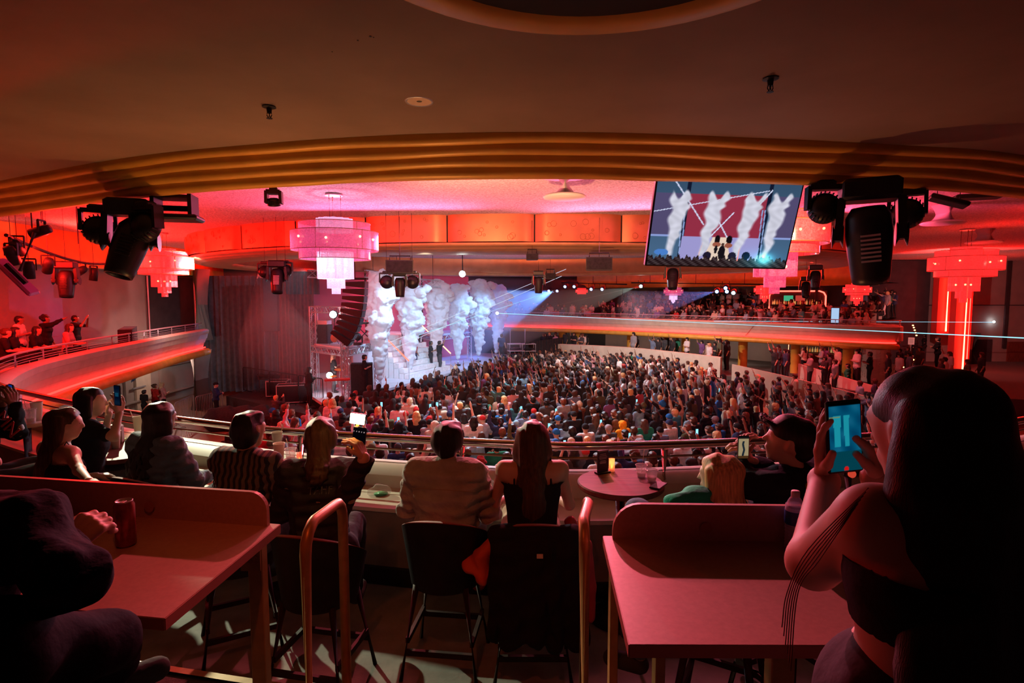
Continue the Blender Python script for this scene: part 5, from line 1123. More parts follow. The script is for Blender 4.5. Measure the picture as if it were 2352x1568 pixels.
SPECIAL = {(1443, 975): ('down', 'long', 'orange', 'hood', 'orange', 'person in a bright orange hooded sweatshirt with the hood up'), (970, 938): ('down', 'long', 'charcoal', 'beanie', 'red', 'person in a bright red knit hat and dark jacket'),
  (1184, 968): ('chest', 'short', 'white', 'cap', 'lightblue', 'person in a sky blue cap and white shirt'), (1160, 958): ('down', 'short', 'blue', 'short', 'black', 'person in a blue shirt just beyond the long haired woman'),
  (915, 1030): ('down', 'short', 'navy', 'cap', 'charcoal', 'person in a dark cap and navy shirt right below the handrail'), (868, 1030): ('down', 'short', 'white', 'short', 'black', 'person in a white shirt right below the handrail beside the phone lamp'),
  (1660, 985): ('chest', 'long', 'blue', 'bun', 'brown', 'person in a blue jacket with tied hair just above the handrail at right'), (1640, 980): ('down', 'long', 'blue', 'cap', 'grey', 'person in a blue jacket and grey cap just above the handrail at right'),
  (1490, 1060): ('down', 'long', 'white', 'long', 'brown', 'person in a white printed long shirt seen below rail over the round table'), (655, 975): ('phone', 'short', 'red', 'long', 'blond2', 'blonde person in a red striped top at the left edge of the crowd'),
  (715, 955): ('down', 'long', 'grey', 'short', 'black', 'person in a pale grey hooded top near the draped crates'), (845, 1000): ('down', 'short', 'lightblue', 'long', 'blonde', 'person with long honey hair left of the phone lamp'), (890, 960): ('down', 'short', 'red', 'long', 'blond2', 'blonde person in a red top right of the phone lamp')}
spec_used = {}
for (u, v), sp in SPECIAL.items():
    best = min([i for i in range(NEAR) if i not in spec_used], key=lambda i: (proj((pts[i][0], pts[i][1], 1.58))[0] - u) ** 2 + (proj((pts[i][0], pts[i][1], 1.58))[1] - v) ** 2); spec_used[best] = sp
TN = dict(black='black', charcoal='charcoal', white='white', grey='grey', navy='navy', blue='bright blue', denim='denim blue', red='red', brown='brown', olive='olive green', pink='pale pink', green='green', cream='cream', lightblue='light blue', purple='purple', teal='teal', orange='orange', yellow='yellow')
HN = dict(black='black', brown='brown', auburn='auburn', blonde='honey blonde', blond2='pale blonde', red='dyed red')
PN = dict(down='', one=', hand high', left=', left arm up', both=', arms raised', phone=', filming', chest=', hands together', point=', pointing')
used_labels = set()
LANDU = [(640, 'near the draped crates'), (760, 'past the ponytailed filmer'), (880, 'past the phone lamp'), (1000, 'left of denim man'), (1110, 'right of denim man'), (1290, 'past the long haired woman'), (1420, "over the table's left"), (1540, "over the table's right"), (1700, 'past the wavy blonde'), (1860, 'past the capped man'), (2400, 'by the big phone')]
def where(u, v):
    row_ = 'below rail' if v > 1015 else 'at rail height' if v > 965 else 'mid floor' if v > 925 else 'farther back'
    return row_, next(t for lim, t in LANDU if u < lim)
def facing(px, py): return math.atan2(-(-4.5 - px), 32 - py) + cr.uniform(-.25, .25)
mass = []
phones = 0; infos = []
for i, (px, py) in enumerate(pts):
    rz = facing(px, py); h = cr.gauss(1.83, .075); sk = cr.choice([0, 0, 1, 1, 1, 2, 2, 3]); topc = pick(cr, TOPW); hc = pick(cr, HAIRW)
    ps = cr.choices(POSES, [46, 6, 5, 3.5, 5, 9, 4] if i < NEAR else [44, 13, 9, 8, 3, 8, 8])[0]; pants = cr.choice(['black', 'charcoal', 'denim', 'navy', 'olive'])
    if i < NEAR:
        hk = cr.choices(['short', 'long', 'bun', 'curly', 'cap', 'beanie', 'hood', 'bob', 'pony'], [36, 22, 4, 7, 15, 4, 3, 5, 4])[0]; top = cr.choice(['short', 'long']); lab = None
        if i in spec_used: ps, top, topc, hk, hc, lab = spec_used[i]; h = 1.74
        elif hk in ('cap', 'beanie'): hc = cr.choice(['black', 'black', 'navy', 'grey', 'white', 'charcoal', 'olive', 'blue', 'red', 'cream'])
        elif hk == 'hood': topc = cr.choice(['grey', 'black', 'charcoal', 'green', 'cream']); hc = topc; top = 'long'
        infos.append([px, py, rz, h, sk, topc, hc, ps, pants, hk, top, lab])
    else:
        mass.append((px, py, 0, rz, h, POSES.index(ps), basecol(CLO[topc]), basecol(HM[hc]), basecol(SK[sk]), basecol(CLO[pants])))
AGE = 0
for inf in infos:
    px, py, rz, h, sk, topc, hc, ps, pants, hk, top, lab = inf; own = lab; u, v, _ = proj((px, py, 1.6))
    if not lab:
        for t in range(60):
            hd = {'short': HN.get(hc, '') + ' short hair', 'long': HN.get(hc, '') + ' long hair', 'bun': HN.get(hc, '') + ' hair in a bun', 'curly': HN.get(hc, '') + ' curls', 'bob': HN.get(hc, '') + ' bobbed hair', 'pony': HN.get(hc, '') + ' ponytail', 'cap': TN.get(hc, '') + ' cap', 'beanie': TN.get(hc, '') + ' knit hat', 'hood': 'hood up'}[hk]
            r_, l_ = where(u, v); pass
            lab = '%s %s, %s%s, %s %s' % (TN[topc], 'tee' if top == 'short' else 'jacket', hd, PN[ps], r_.replace('in the ', ''), l_)
            if lab not in used_labels and len(lab.split()) < 17: break
            topc = pick(cr, TOPW[2:]) if t % 2 else topc; ps = cr.choice(POSES); inf[5] = topc
            if hk not in ('cap', 'beanie', 'hood'): hk = cr.choice(['short', 'long', 'curly', 'bob', 'pony'])
            elif hk == 'hood': hc = topc
    used_labels.add(lab)
    lab = ' '.join(lab.split()[:16]); o = person(px, py, 0, rz, h, ps, top, topc, hk, hc, sk, ' '.join(lab.split()), 'crowd on the dance floor', pants, shoes=False)
    if ps == 'phone' or (ps in ('one',) and cr.random() < .4):
        phones += 1; phone_at(o, ps, 'lit phone of the person: ' + ' '.join(' '.join(lab.replace(',', '').split()).split()[:11]))
# people standing on the raised surround under the far balcony, seated audience on the far tiers: too many and too far to pick apart
for k in range(62):
    t = cr.random(); i0 = int(t * (len(SP) - 2)); p = SP[i0]; q = V3((p.x, p.y, 0)) + V3((SN[i0].x, SN[i0].y, 0)) * -(.5 + cr.random() * 2.2)
    if cr.random() < .45: q = V3((cr.uniform(13.5, 22), cr.uniform(24.5, 31), 0)); 
    mass.append((q.x, q.y, 1.1, facing(q.x, q.y), cr.gauss(1.72, .07), cr.choice([0, 0, 5, 5, 1]), basecol(CLO[pick(cr, TOPW)]), basecol(HM[pick(cr, HAIRW)]), basecol(SK[cr.choice([0, 1, 2])]), basecol(CLO['black'])))
crowd_mass('crowd', mass, 'dense far part of the standing crowd filling the dance floor', 'crowd')
aud = []
for (o_, z, drop) in [(-1.1, 3.2, .40), (-1.75, 3.2, .15), (-3.3, 3.5, .42), (-5.3, 3.8, .42), (-7.2, 4.1, .1), (-8.0, 4.1, 0), (-9.2, 4.1, 0)]:
    s_ = 0
    for i in range(6, 49):
        L = (FP[i + 1] - FP[i]).length; m_ = int(L / .62 + cr.random())
        for j in range(m_):
            if cr.random() < .22: continue
            p = FP[i].lerp(FP[i + 1], (j + cr.random() * .6) / max(1, m_)); n_ = FN[i]; q = (p.x + n_.x * (o_ + cr.uniform(-.15, .15)), p.y + n_.y * (o_ + cr.uniform(-.15, .15)))
            aud.append((q[0], q[1], z + (.12 if drop > .3 else 0), facing(*q), cr.gauss(1.70, .06), (7 if drop > .3 else cr.choice([0, 0, 5, 5, 5, 1, 4, 6])), basecol(CLO[pick(cr, TOPW)]), basecol(HM[pick(cr, HAIRW)]), basecol(SK[cr.choice([0, 1, 2])]), basecol(CLO['black'])))
crowd_mass('balcony_audience', aud, 'rows of seated and standing people on the far balcony tiers', 'crowd')
# named figures: staff, band, dancers
def fig(u, d, z, h, rz, ps, top, topc, hk, hc, sk, lab, pants='black', group=None):
    p = Pd(u, 700, d); return person(p.x, p.y, z, rz, h, ps, top, topc, hk, hc, sk, lab, group, pants)
fig(834, 23.9, SZ, 1.74, -1.3, 'chest', 'short', 'black', 'short', 'black', 0, 'heavy set guard in black standing on the stage edge', 'black')
fig(762, 24.6, SZ, 1.7, -1.0, 'chest', 'short', 'black', 'long', 'blond2', 0, 'fair long haired keyboard player in black on the left of the stage', 'charcoal')
fig(704, 23.2, .9, 1.7, -.9, 'chest', 'long', 'black', 'long', 'black', 2, 'long haired person in black leaning on the stage fence corner')
fig(752, 20.0, .35, 1.75, .6, 'chest', 'short', 'black', 'short', 'auburn', 1, 'bald guard in a black polo behind the small steel barricade')
fig(805, 20.6, .2, 1.75, -1.1, 'down', 'long', 'black', 'cap', 'black', 3, 'guard in black with a dark cap at the stage lip')
fig(487, 25.0, 0, 1.68, -1.2, 'chest', 'long', 'navy', 'cap', 'black', 0, 'dark clad guard standing by the steel crowd barricades')
fig(626, 22.2, .1, 1.5, -.6, 'phone', 'long', 'charcoal', 'short', 'blonde', 0, 'grey haired worker crouching over the draped crates')
fig(1152, 37.3, SZ, 1.72, -.4, 'down', 'short', 'navy', 'short', 'brown', 0, 'guard in dark clothes by the rightmost smoke column', 'black')
fig(988, 31.4, SZ, 1.72, -1.3, 'chest', 'short', 'black', 'short', 'black', 2, 'performer in black at the foot of the staircase', 'black')
fig(1008, 31.6, SZ, 1.72, -1.0, 'one', 'short', 'black', 'short', 'black', 2, 'performer with one arm raised right of the staircase', 'charcoal')
fig(952, 30.5, SZ + .3, 1.55, -1.1, 'down', 'short', 'red', 'long', 'black', 2, 'dancer in red sitting low on the white steps', 'navy')
fig(925, 31.2, SZ + 1.4, 1.6, -1.5, 'down', 'short', 'black', 'long', 'auburn', 1, 'dancer in black boots on the upper left steps', 'black')
fig(962, 32.6, SZ + 1.5, 1.6, -1.2, 'down', 'short', 'black', 'long', 'black', 1, 'dancer in black boots on the upper right steps', 'black')
fig(272, 26.6, 0, 1.76, -.7, 'point', 'long', 'navy', 'short', 'black', 0, 'bearded man in a navy jacket under the left balcony')
fig(345, 25.0, 0, 1.62, -.6, 'chest', 'short', 'red', 'bun', 'brown', 0, 'woman in a red top under the left balcony')
fig(362, 25.2, 0, 1.66, -.6, 'chest', 'short', 'pink', 'long', 'blond2', 0, 'pale blonde woman under the left balcony')
fig(320, 24.4, 0, 1.45, -.4, 'down', 'short', 'black', 'short', 'black', 1, 'low seated person between the navy jacket man and the two women')
fig(2108, 36, 1.1, 1.72, .6, 'chest', 'long', 'black', 'long', 'black', 1, 'woman in pale knee boots by the rope barrier', 'black')
fig(2128, 37, 1.3, 1.74, .8, 'point', 'long', 'black', 'short', 'black', 1, 'man in black beside the woman in boots')
fig(2160, 30, 1.5, 1.85, .9, 'chest', 'long', 'black', 'short', 'black', 1, 'tall guard in black under the shorter neon fin')
fig(1924, 28.4, .55, 1.78, 1.0, 'down', 'long', 'black', 'short', 'black', 1, 'man in a black jacket over a white shirt on the ramp', 'charcoal')
fig(1955, 27.4, .5, 1.74, .9, 'down', 'long', 'green', 'short', 'black', 1, 'man in a green sweatshirt on the ramp', 'black')
fig(2005, 27.8, 1.0, 1.78, .9, 'chest', 'short', 'black', 'short', 'black', 2, 'guard in black in front of the white stone column')
fig(1852, 31, 1.1, 1.66, .6, 'chest', 'short', 'cream', 'long', 'black', 0, 'woman in a cream top at the bar rail under the far balcony')
# left balcony guests, their little tables and candles
for (u, v, z, h, rz, ps, top, tc, hk, hc, sk, lab) in [
  (4, 752, 14.6, 1.72, -.9, 'sit', 'short', 'black', 'bun', 'brown', 0, 'guest at the far left edge of the left balcony'),
  (24, 742, 14.9, 1.74, -1.0, 'sit', 'short', 'black', 'long', 'black', 1, 'woman with dark wavy hair looking down on the left balcony'),
  (42, 727, 16.2, 1.72, -1.2, 'chest', 'short', 'white', 'short', 'black', 2, 'standing man in a white tee on the left balcony'),
  (76, 752, 15.6, 1.72, -1.2, 'sit', 'short', 'black', 'long', 'black', 1, 'seated guest with a black mop of hair beside the white tee man'),
  (103, 730, 17.2, 1.70, -1.2, 'point', 'long', 'black', 'curly', 'black', 2, 'standing guest in black reaching an arm over the left balcony'),
  (152, 745, 17.0, 1.72, -1.2, 'sit', 'short', 'pink', 'long', 'brown', 0, 'seated guest with brown fringe and bare shoulders on the left balcony'),
  (172, 738, 18.6, 1.66, -1.3, 'phone', 'short', 'black', 'short', 'black', 2, 'guest in profile raising a phone on the left balcony')]:
    p = Pd(u, v, z); z = 3.22 if ps != 'sit' else 3.35
    person(p.x, p.y, z, rz, h, ps, top, tc, hk, hc, sk, lab)
# ================================================================== FOREGROUND: counters, rails, tables, stools
def counter(corners, lab, upright, posts, plate):
    """corners: near-left, near-right, far-right, far-left of the top (world xy)"""
    NL, NR, FR, FL = [Vector((c[0], c[1], 0)) for c in corners]; z = 4.6; r = empty('counter_table', (FR.x, FR.y, 3.85), 0, lab, 'table'); L = r.location
    rel(MB().prism([(p.x, p.y) for p in (NL, NR, FR, FL)], z - .035, z), L).build('tabletop', M['laminate'], r)
    e = MB(); P4_ = [NL, NR, FR, FL]
    for i in range(4):
        a, b = P4_[i], P4_[(i + 1) % 4]; d = (b - a).normalized(); n_ = Vector((d.y, -d.x, 0)) * .0015; e.bar(a + n_ + Vector((0, 0, z - .0185)), b + n_ + Vector((0, 0, z - .0185)), .003, .034)
    rel(e, L).build('edge_band', M['laminate_edge'], r)
    # splash board with rounded free corner
    d = (FL - FR).normalized(); n_ = Vector((-d.y, d.x, 0)); 
    if n_.y > 0: n_ = -n_
    Ln = (FL - FR).length; h = .135; st = .018; rr = .10 if upright > 0 else .07
    a0 = FR + d * .035 if upright < 0 else FR + d * .0; 
    if upright < 0: prof = [(0, 0), (0, h - rr)] + [(rr - rr * math.cos(R(t)), h - rr + rr * math.sin(R(t))) for t in range(15, 91, 15)] + [(Ln, h), (Ln, 0)]
    else: prof = [(Ln - .03, 0), (Ln - .03, h - rr)] + [(Ln - .03 - rr + rr * math.cos(R(t)), h - rr + rr * math.sin(R(t))) for t in range(15, 91, 15)] + [(0, h), (0, 0)]
    V = [a0 + d * s + n_ * o + Vector((0, 0, z + y)) for o in (.012, .012 + st) for s, y in prof]; k = len(prof)
    F = [tuple(range(k)), tuple(range(2 * k - 1, k - 1, -1))] + [(i, i + k, (i + 1) % k + k, (i + 1) % k) for i in range(k)]
    rel(MB().add(V, F), L).build('splash_board', M['laminate'], r)
    for f in (.38, .8): c = FR + d * Ln * f + n_ * .035; rel(MB().cyl(c + Vector((0, 0, z + .05)), c + Vector((0, 0, z + .05)) + n_ * .004, .022, n=16), L).build('cable_port', M['laminate_edge'], r)
    for p, w in posts: rel(MB().box((p[0], p[1], (z - .035 + 3.2) / 2 if p[1] > 2.1 else (z - .035 + 3.85) / 2), (w, .05, z - .035 - (3.2 if p[1] > 2.1 else 3.85)), bev=.006), L).build('leg', M['bronze'], r)
    if plate:
        q = Vector((FR.x - .075, FR.y - .095, z - .10)); rel(MB().box(q + Vector((0, -.002, 0)), (.075, .006, .085)), L).build('number_plate', M['bronze'], r)
    return r
LT = counter([(-2.1, 1.70), (-.975, 1.53), (-.92, 2.19), (-2.35, 2.43)], 'left laminate counter table with a low back board, soda can on it', -1, [((-.985, 2.13), .055), ((-1.95, 1.75), .055)], True)
text('plate_number', '182', .045, M['laminate_edge'], Matrix.Translation(Vector((-.995, 2.088, 4.5)) - LT.location) @ Matrix.Rotation(R(90), 4, 'X'), LT, .001)
RT = counter([(.305, 1.41), (2.1, 1.40), (2.2, 2.02), (.345, 2.08)], 'right laminate counter table with a rounded low back board beside the water bottle', 1, [((.375, 2.02), .03), ((.80, 1.62), .07), ((.46, 1.7), .03)], False)
MB().box((.27 - .345 + .05, 0, 0), (.01, .01, .01))
for k, (x, y0, y1, lab) in enumerate([(-.80, 2.13, 2.50, 'bronze hoop handrail at the steps on the left, standing free beside the left counter'), (.29, 2.20, 2.60, 'bronze hoop handrail seen end on beside the right counter')]):
    z1 = 4.60 if k == 0 else 4.57; r = empty('hoop_handrail', (x, y0, 3.2), 0, lab, 'handrail'); x1 = x + .035 if k == 0 else x + .055
    pts_ = [(x, y0, 3.2), (x, y0, z1 - .10)] + [(x + (x1 - x) * (.12 * (1 - math.cos(R(t)))), y0 + .10 * (1 - math.cos(R(t))), z1 - .10 + .10 * math.sin(R(t))) for t in (25, 50, 75, 90)] + [(x1, y1 - .10 + .10 * math.sin(R(t)), z1 - .10 + .10 * math.cos(R(t))) for t in (0, 25, 50, 75, 90)] + [(x1, y1, 3.2)]
    rel(MB().tube(pts_, .0225, 14), r.location).build('rail_tube', M['bronze'], r, smooth=True)
    for y in (y0, y1): rel(MB().cyl((x, y, 3.2), (x, y, 3.215), .05, n=18), r.location).build('floor_flange', M['bronze'], r)
def round_table(u, v, d, r_, lab, m='tablewood', pod='blackplastic'):
    p = at(u, v, d); r = empty('round_table', (p.x, p.y, 3.2), 0, lab, 'table'); h = p.z - 3.2
    MB().lathe([(0, h), (r_ - .008, h), (r_, h - .008), (r_, h - .03), (r_ - .01, h - .04), (0, h - .04)], n=56).build('tabletop', M[m], r)
    MB().lathe([(0, 0), (.20, 0), (.21, .015), (.06, .035), (.04, .05)], n=28).build('base', M['black'], r, smooth=True); MB().cyl((0, 0, .03), (0, 0, h - .04), .042, n=20).build('pedestal', M[pod], r, smooth=True); return r, p
T1, P1 = round_table(1425, 1105, 4.0, .30, 'round dark wood table holding the menu stand, candle and two cups')
T2, P2 = round_table(285, 1032, 5.0, .36, 'round wooden table with the patterned handbag and paper cups')
T3, P3 = round_table(648, 1078, 4.35, .30, 'round table between the striped shirt man and the ponytailed filmer')
T0, P0 = round_table(60, 962, 6.1, .36, 'pale round table at the far left edge, crowded with cups', 'cream')
def stool(x, y, rz, lab, group=None, m='redvelvet', seat=.64, inner=None):
    r = empty('bar_stool', (x, y, 3.2), rz, lab, 'stool')
    V = []; F = []; n_ = 28; k = 5
    for side in (0, 1):
        for i in range(n_ + 1):
            a = R(-118 + 236 * i / n_); hgt = seat + .06 + .30 * (math.cos(a * .62) ** 1.2 if abs(a) < 2.2 else 0); 
            for j in range(k + 1):
                s = j / k; z = seat - .10 + (hgt - seat + .10) * s; rad = (.215 + .055 * s) - (.028 if side else 0) * (1 - .1 * s); V.append((rad * math.sin(a), -rad * math.cos(a) * .98, z + (0 if side else .0)))
    M_ = (n_ + 1) * (k + 1)
    for side in (0, 1):
        for i in range(n_):
            for j in range(k): q = side * M_ + i * (k + 1) + j; f = (q, q + k + 1, q + k + 2, q + 1); F.append(f if side == 0 else f[::-1])
    for i in range(n_): q = i * (k + 1) + k; F.append((q, q + k + 1, q + k + 1 + M_, q + M_)); q = i * (k + 1); F.append((q, q + M_, q + M_ + k + 1, q + k + 1))
    for i in (0, n_):
        for j in range(k): q = i * (k + 1) + j; F.append((q, q + 1, q + 1 + M_, q + M_))
    V2 = [(v[0] * .985, v[1] * .985, v[2] + (.004 if i % (k + 1) == k else 0)) for i, v in enumerate(V)]
    outer = MB().add(V[:M_], [f for f in F if max(f) < M_]).build('outer_shell', M['black'], r, smooth=True); MB().add(V2, F).build('backrest', M[m], r, auto=True)
    MB().lathe([(0, seat + .02), (.17, seat + .015), (.205, seat - .01), (.205, seat - .07), (.18, seat - .09), (0, seat - .09)], n=28).build('seat', M[m], r, smooth=True)
    tops, bots = [], []
    for sx, sy in ((-1, -1), (1, -1), (1, 1), (-1, 1)):
        t_, b_ = Vector((sx * .15, sy * .14, seat - .08)), Vector((sx * .23, sy * .22, 0)); tops.append(t_); bots.append(b_); MB().tube([t_, b_], [.021, .013], 8).build('leg', M['darkwood'], r, smooth=True)
    for i, f in ((0, .70), (1, .58), (2, .66), (3, .58)):
        a, b = tops[i].lerp(bots[i], f), tops[(i + 1) % 4].lerp(bots[(i + 1) % 4], f); MB().bar(a, b, .022, .034).build('stretcher', M['darkwood'], r)
    return r
# ------------------------------------------------------------------ small table things
def paper_cup(p, h, lab, straw=None, rz=0):
    r = empty('paper_cup', p, rz, lab, 'cup'); k = h / .15
    MB().lathe([(0, .004), (.030 * k, .0), (.043 * k, h), (.046 * k, h + .003), (.045 * k, h + .007), (.042 * k, h + .003), (.041 * k, h - .01), (.03 * k, .01), (0, .01)], n=28).build('cup_body', M['paper'], r, smooth=True)
    MB().lathe([(0, h * .8), (.040 * k, h * .8)], n=20).build('drink', M['ice'], r)
    if straw: MB().tube([(0, 0, .02), straw], .0045, 8).build('straw', M['straw'], r)
    return r
def clear_cup(p, h, w, lab, straw=None, liquid=.35):
    r = empty('plastic_cup', p, 0, lab, 'cup')
    MB().lathe([(0, .004), (w * .34, 0), (w * .36, .01), (w * .49, h * .97), (w * .52, h), (w * .50, h + .003), (w * .47, h * .97), (w * .34, .012)], n=32).build('cup_body', M['plasticcup'], r, smooth=True)
    MB().tube([(w * .5 * math.cos(t), w * .5 * math.sin(t), h) for t in [2 * PI * i / 28 for i in range(28)]], .0025, 6, closed=True).build('rim', mat('cup_rim', (.9, .85, .85), .1, alpha=.7), r, smooth=True)
    if liquid: MB().lathe([(0, .006), (w * .33, .006), (w * (.34 + .13 * liquid), h * liquid), (0, h * liquid)], n=24).build('drink', M['ice'], r, smooth=True)
    if straw: MB().tube([(0, 0, .02), straw], .004, 8).build('straw', M['straw'], r)
    return r
def on(u, v, z): return Pz(u, v, z)
z1 = P1.z
ms = empty('menu_stand', on(1384, 1086, z1), .45, 'small black menu stand with pale lines of print on the round table', 'menu')
MB().box((0, 0, .006), (.115, .05, .012), bev=.003).build('stand_base', M['black'], ms); MB().box((0, 0, .09), (.095, .006, .165)).build('card', mat('menu_card', (.03, .02, .035), .4), ms)
mw = mat('menu_print', (.55, .45, .42), .6); mb = MB()
for z, w in ((.142, .05), (.13, .062), (.118, .074), (.108, .06), (.092, .046), (.082, .056), (.075, .052)): mb.box((0, -.0038, z), (w, .001, .0045))
mb.build('print_lines', mw, ms); MB().box((0, -.0038, .165), (.08, .001, .006)).build('heading_band', mw, ms)
cn = empty('candle_holder', on(1405, 1082, z1), 0, 'frosted candle holder glowing orange on the round table', 'candle')
MB().lathe([(0, 0), (.022, 0), (.022, .095), (.020, .095), (.020, .006), (0, .006)], n=24).build('glass_sleeve', mat('frosted_glass', (.95, .55, .45), .5, alpha=.45, em=(1, .16, .06), es=.5), cn, smooth=True)
MB().lathe([(0, .002), (.018, .002), (.018, .020), (0, .022)], n=16).build('wax', M['cream'], cn); MB().lathe([(0, .022), (.006, .030), (.0065, .038), (.003, .050), (0, .058)], n=10).build('flame', M['candle'], cn, smooth=True)
p = on(1405, 1082, z1); point((p.x, p.y, p.z + .07), (1, .35, .08), .5, .01)
clear_cup(on(1473, 1094, z1), .085, .085, 'clear plastic cup with a pale straw on the round table', (.02, .01, .19))
clear_cup(on(1497, 1104, z1), .08, .085, 'clear plastic cup without a straw nearer the table edge', None, .4)
def phone(p, rot, lab, face=None, s=1.0, w=.075, h=.155):
    r = empty('phone', p, 0, lab, 'phone'); r.rotation_mode = 'QUATERNION'; r.rotation_quaternion = rot.to_quaternion()
    MB().box((0, 0, 0), (w * s, .009 * s, h * s), bev=.004).build('phone_body', M['blackplastic'], r)
    if face: picture('screen', w * s * .90, h * s * .93, face[0], 36, 70, face[1], r, Matrix.Translation((0, -.0055 * s, 0)))
    else: MB().box((0, -.005 * s, 0), (w * s * .9, .001, h * s * .93)).build('screen', M['screenoff'], r)
    MB().box((w * .22 * s, .006 * s, h * .36 * s), (.032 * s, .004, .032 * s), bev=.002).build('camera_bump', M['black'], r); return r
phone(on(1512, 1117, z1) + Vector((0, 0, .008)), Matrix.Rotation(R(-35), 3, 'Z') @ Matrix.Rotation(R(-90), 3, 'X'), 'phone lying at the edge of the round table beside the green top', None)
clear_cup(on(1122, 1152, 3.83), .17, .085, 'tall empty clear cup standing on the ledge between the two stools', None, 0)
sb = empty('takeaway_box', on(872, 1136, 3.83), .2, 'clear takeaway container with green dressing on the ledge', 'container')
V, F = netmesh([((-.07, 0, .03), (.07, 0, .03), .035, .03), ((-.02, .02, .06), (.05, 0, .05), .03, .03)], .012, .02); V[:, 2] = np.clip(V[:, 2], 0, 1); link('container', npmesh('container', V, F), sb, M['plasticcup'])
MB().lathe([(0, .006), (.05, .008), (.06, .012), (0, .02)], (.01, 0, 0), 18).build('dressing', M['green'] if 'green' in M else mat('dressing', (.08, .5, .2), .3), sb, smooth=True)
z2 = P2.z
hb = empty('handbag', on(238, 1022, z2) + Vector((0, .06, 0)), .3, 'patterned brown handbag standing on the wooden table', 'bag')
MB().box((0, 0, .085), (.24, .07, .17), bev=.012).build('bag_body', mat('bag_leather', (.30, .17, .13), .6), hb); mb = MB()
for i in range(8):
    for j in range(6):
        if (i + j) % 2: mb.box((-.105 + .03 * i, -.0355, .02 + .026 * j), (.028, .002, .024))
mb.build('check_pattern', mat('bag_check', (.45, .30, .24), .6), hb); MB().tube([(-.08, 0, .16), (-.06, 0, .20), (.06, 0, .20), (.08, 0, .16)], .006, 6).build('strap', M['bronze'], hb)
paper_cup(on(266, 1029, z2), .15, 'paper cup with a dark straw in the middle of the wooden table', (.01, .0, .21)); paper_cup(on(303, 1005, z2 - .02) + Vector((0, .1, .02)), .16, 'paper cup with a slanted pale straw at the back of the wooden table', (-.07, 0, .22))
clear_cup(on(236, 1028, z2), .085, .10, 'empty clear cup on the wooden table left of the paper cup', None, .12)
def lime(p, lab):
    r = empty('lime_wedge', p, .4, lab, 'lime'); MB().ball((0, 0, .012), (.03, .014, .014), 12).build('rind', M['lime'], r, smooth=True); MB().lathe([(0, .0), (.02, .001)], (0, -.01, .018), 12).build('flesh', mat('lime_flesh', (.7, .75, .35), .4), r)
lime(on(214, 1033, z2), 'squeezed lime wedge at the left edge of the wooden table'); lime(on(284, 1012, z2), 'lime wedge between the two paper cups')
z3 = P3.z
paper_cup(on(642, 1062, z3), .15, 'paper cup nearest the striped shirt man'); paper_cup(on(626, 1040, z3) + Vector((0, .1, 0)), .15, 'paper cup with a straw standing at the back by the rail', (.06, 0, .23))
clear_cup(on(668, 1058, z3), .10, .09, 'clear cup with a dark straw beside the candle on the middle table', (-.03, 0, .18)); clear_cup(on(668, 1075, z3), .07, .10, 'low clear cup with lime on the middle table', None, .5)
c2 = empty('candle_holder', on(688, 1066, z3), 0, 'frosted candle holder glowing beside the ponytailed filmer', 'candle')
MB().lathe([(0, 0), (.022, 0), (.022, .095), (.020, .095), (.020, .006), (0, .006)], n=24).build('glass_sleeve', bpy.data.materials['frosted_glass'], c2, smooth=True); MB().lathe([(0, .022), (.006, .030), (.0065, .038), (.003, .050), (0, .058)], n=10).build('flame', M['candle'], c2, smooth=True)
z0 = P0.z
paper_cup(on(86, 965, z0), .19, 'tall pale paper cup on the far left table'); paper_cup(on(50, 972, z0), .10, 'short paper cup on the far left table'); clear_cup(on(72, 972, z0), .15, .10, 'clear cup with a thick straw on the far left table', (-.06, 0, .24))
clear_cup(on(46, 962, z0) + Vector((0, .1, 0)), .15, .10, 'cloudy clear cup at the back of the far left table', None, .6)
cnn = on(290, 1252, 4.6); can = empty('soda_can', cnn, 0, 'dark red drinks can standing on the left counter', 'can')
MB().lathe([(0, .006), (.024, .004), (.027, 0), (.033, .010), (.033, .150), (.027, .163), (.028, .167), (.0265, .167), (.025, .162), (0, .160)], n=32).build('can_body', mat('can_red', (.30, .05, .05), .3, .6, noise=.5, nscale=22), can, smooth=True)
MB().lathe([(.0272, .163), (.0282, .166), (.0265, .168), (.025, .162), (0, .1605)], n=32).build('can_top', M['alu'], can, smooth=True); MB().box((.0, -.004, .1635), (.014, .022, .002), bev=.001).build('pull_tab', M['alu'], can)
bp_ = on(1822, 1262, 4.6); bt = empty('water_bottle', bp_, 0, 'clear water bottle with a blue label on the right counter', 'bottle')
prof = [(0, .004), (.028, 0), (.032, .008)] + [(.0325 - (.0022 if i % 2 else 0), .012 + .006 * i) for i in range(14)] + [(.033, .10), (.033, .145), (.031, .160), (.022, .182), (.013, .196), (.0125, .206)]
MB().lathe(prof, n=32).build('bottle_body', mat('bottle_plastic', (.85, .80, .95), .06, alpha=.38, spec=1), bt, smooth=True); MB().lathe([(.0, .193), (.0145, .194), (.0145, .212), (.013, .215), (0, .215)], n=24).build('cap', M['white'], bt, smooth=True)
MB().lathe([(.0336, .098), (.0336, .146)], n=32).build('label', mat('bottle_label', (.02, .10, .38), .35, noise=.5, nscale=30), bt, smooth=True); MB().lathe([(0, .006), (.030, .008), (.0315, .165), (0, .165)], n=24).build('water', mat('water_fill', (.75, .72, .9), .05, alpha=.25), bt, smooth=True)
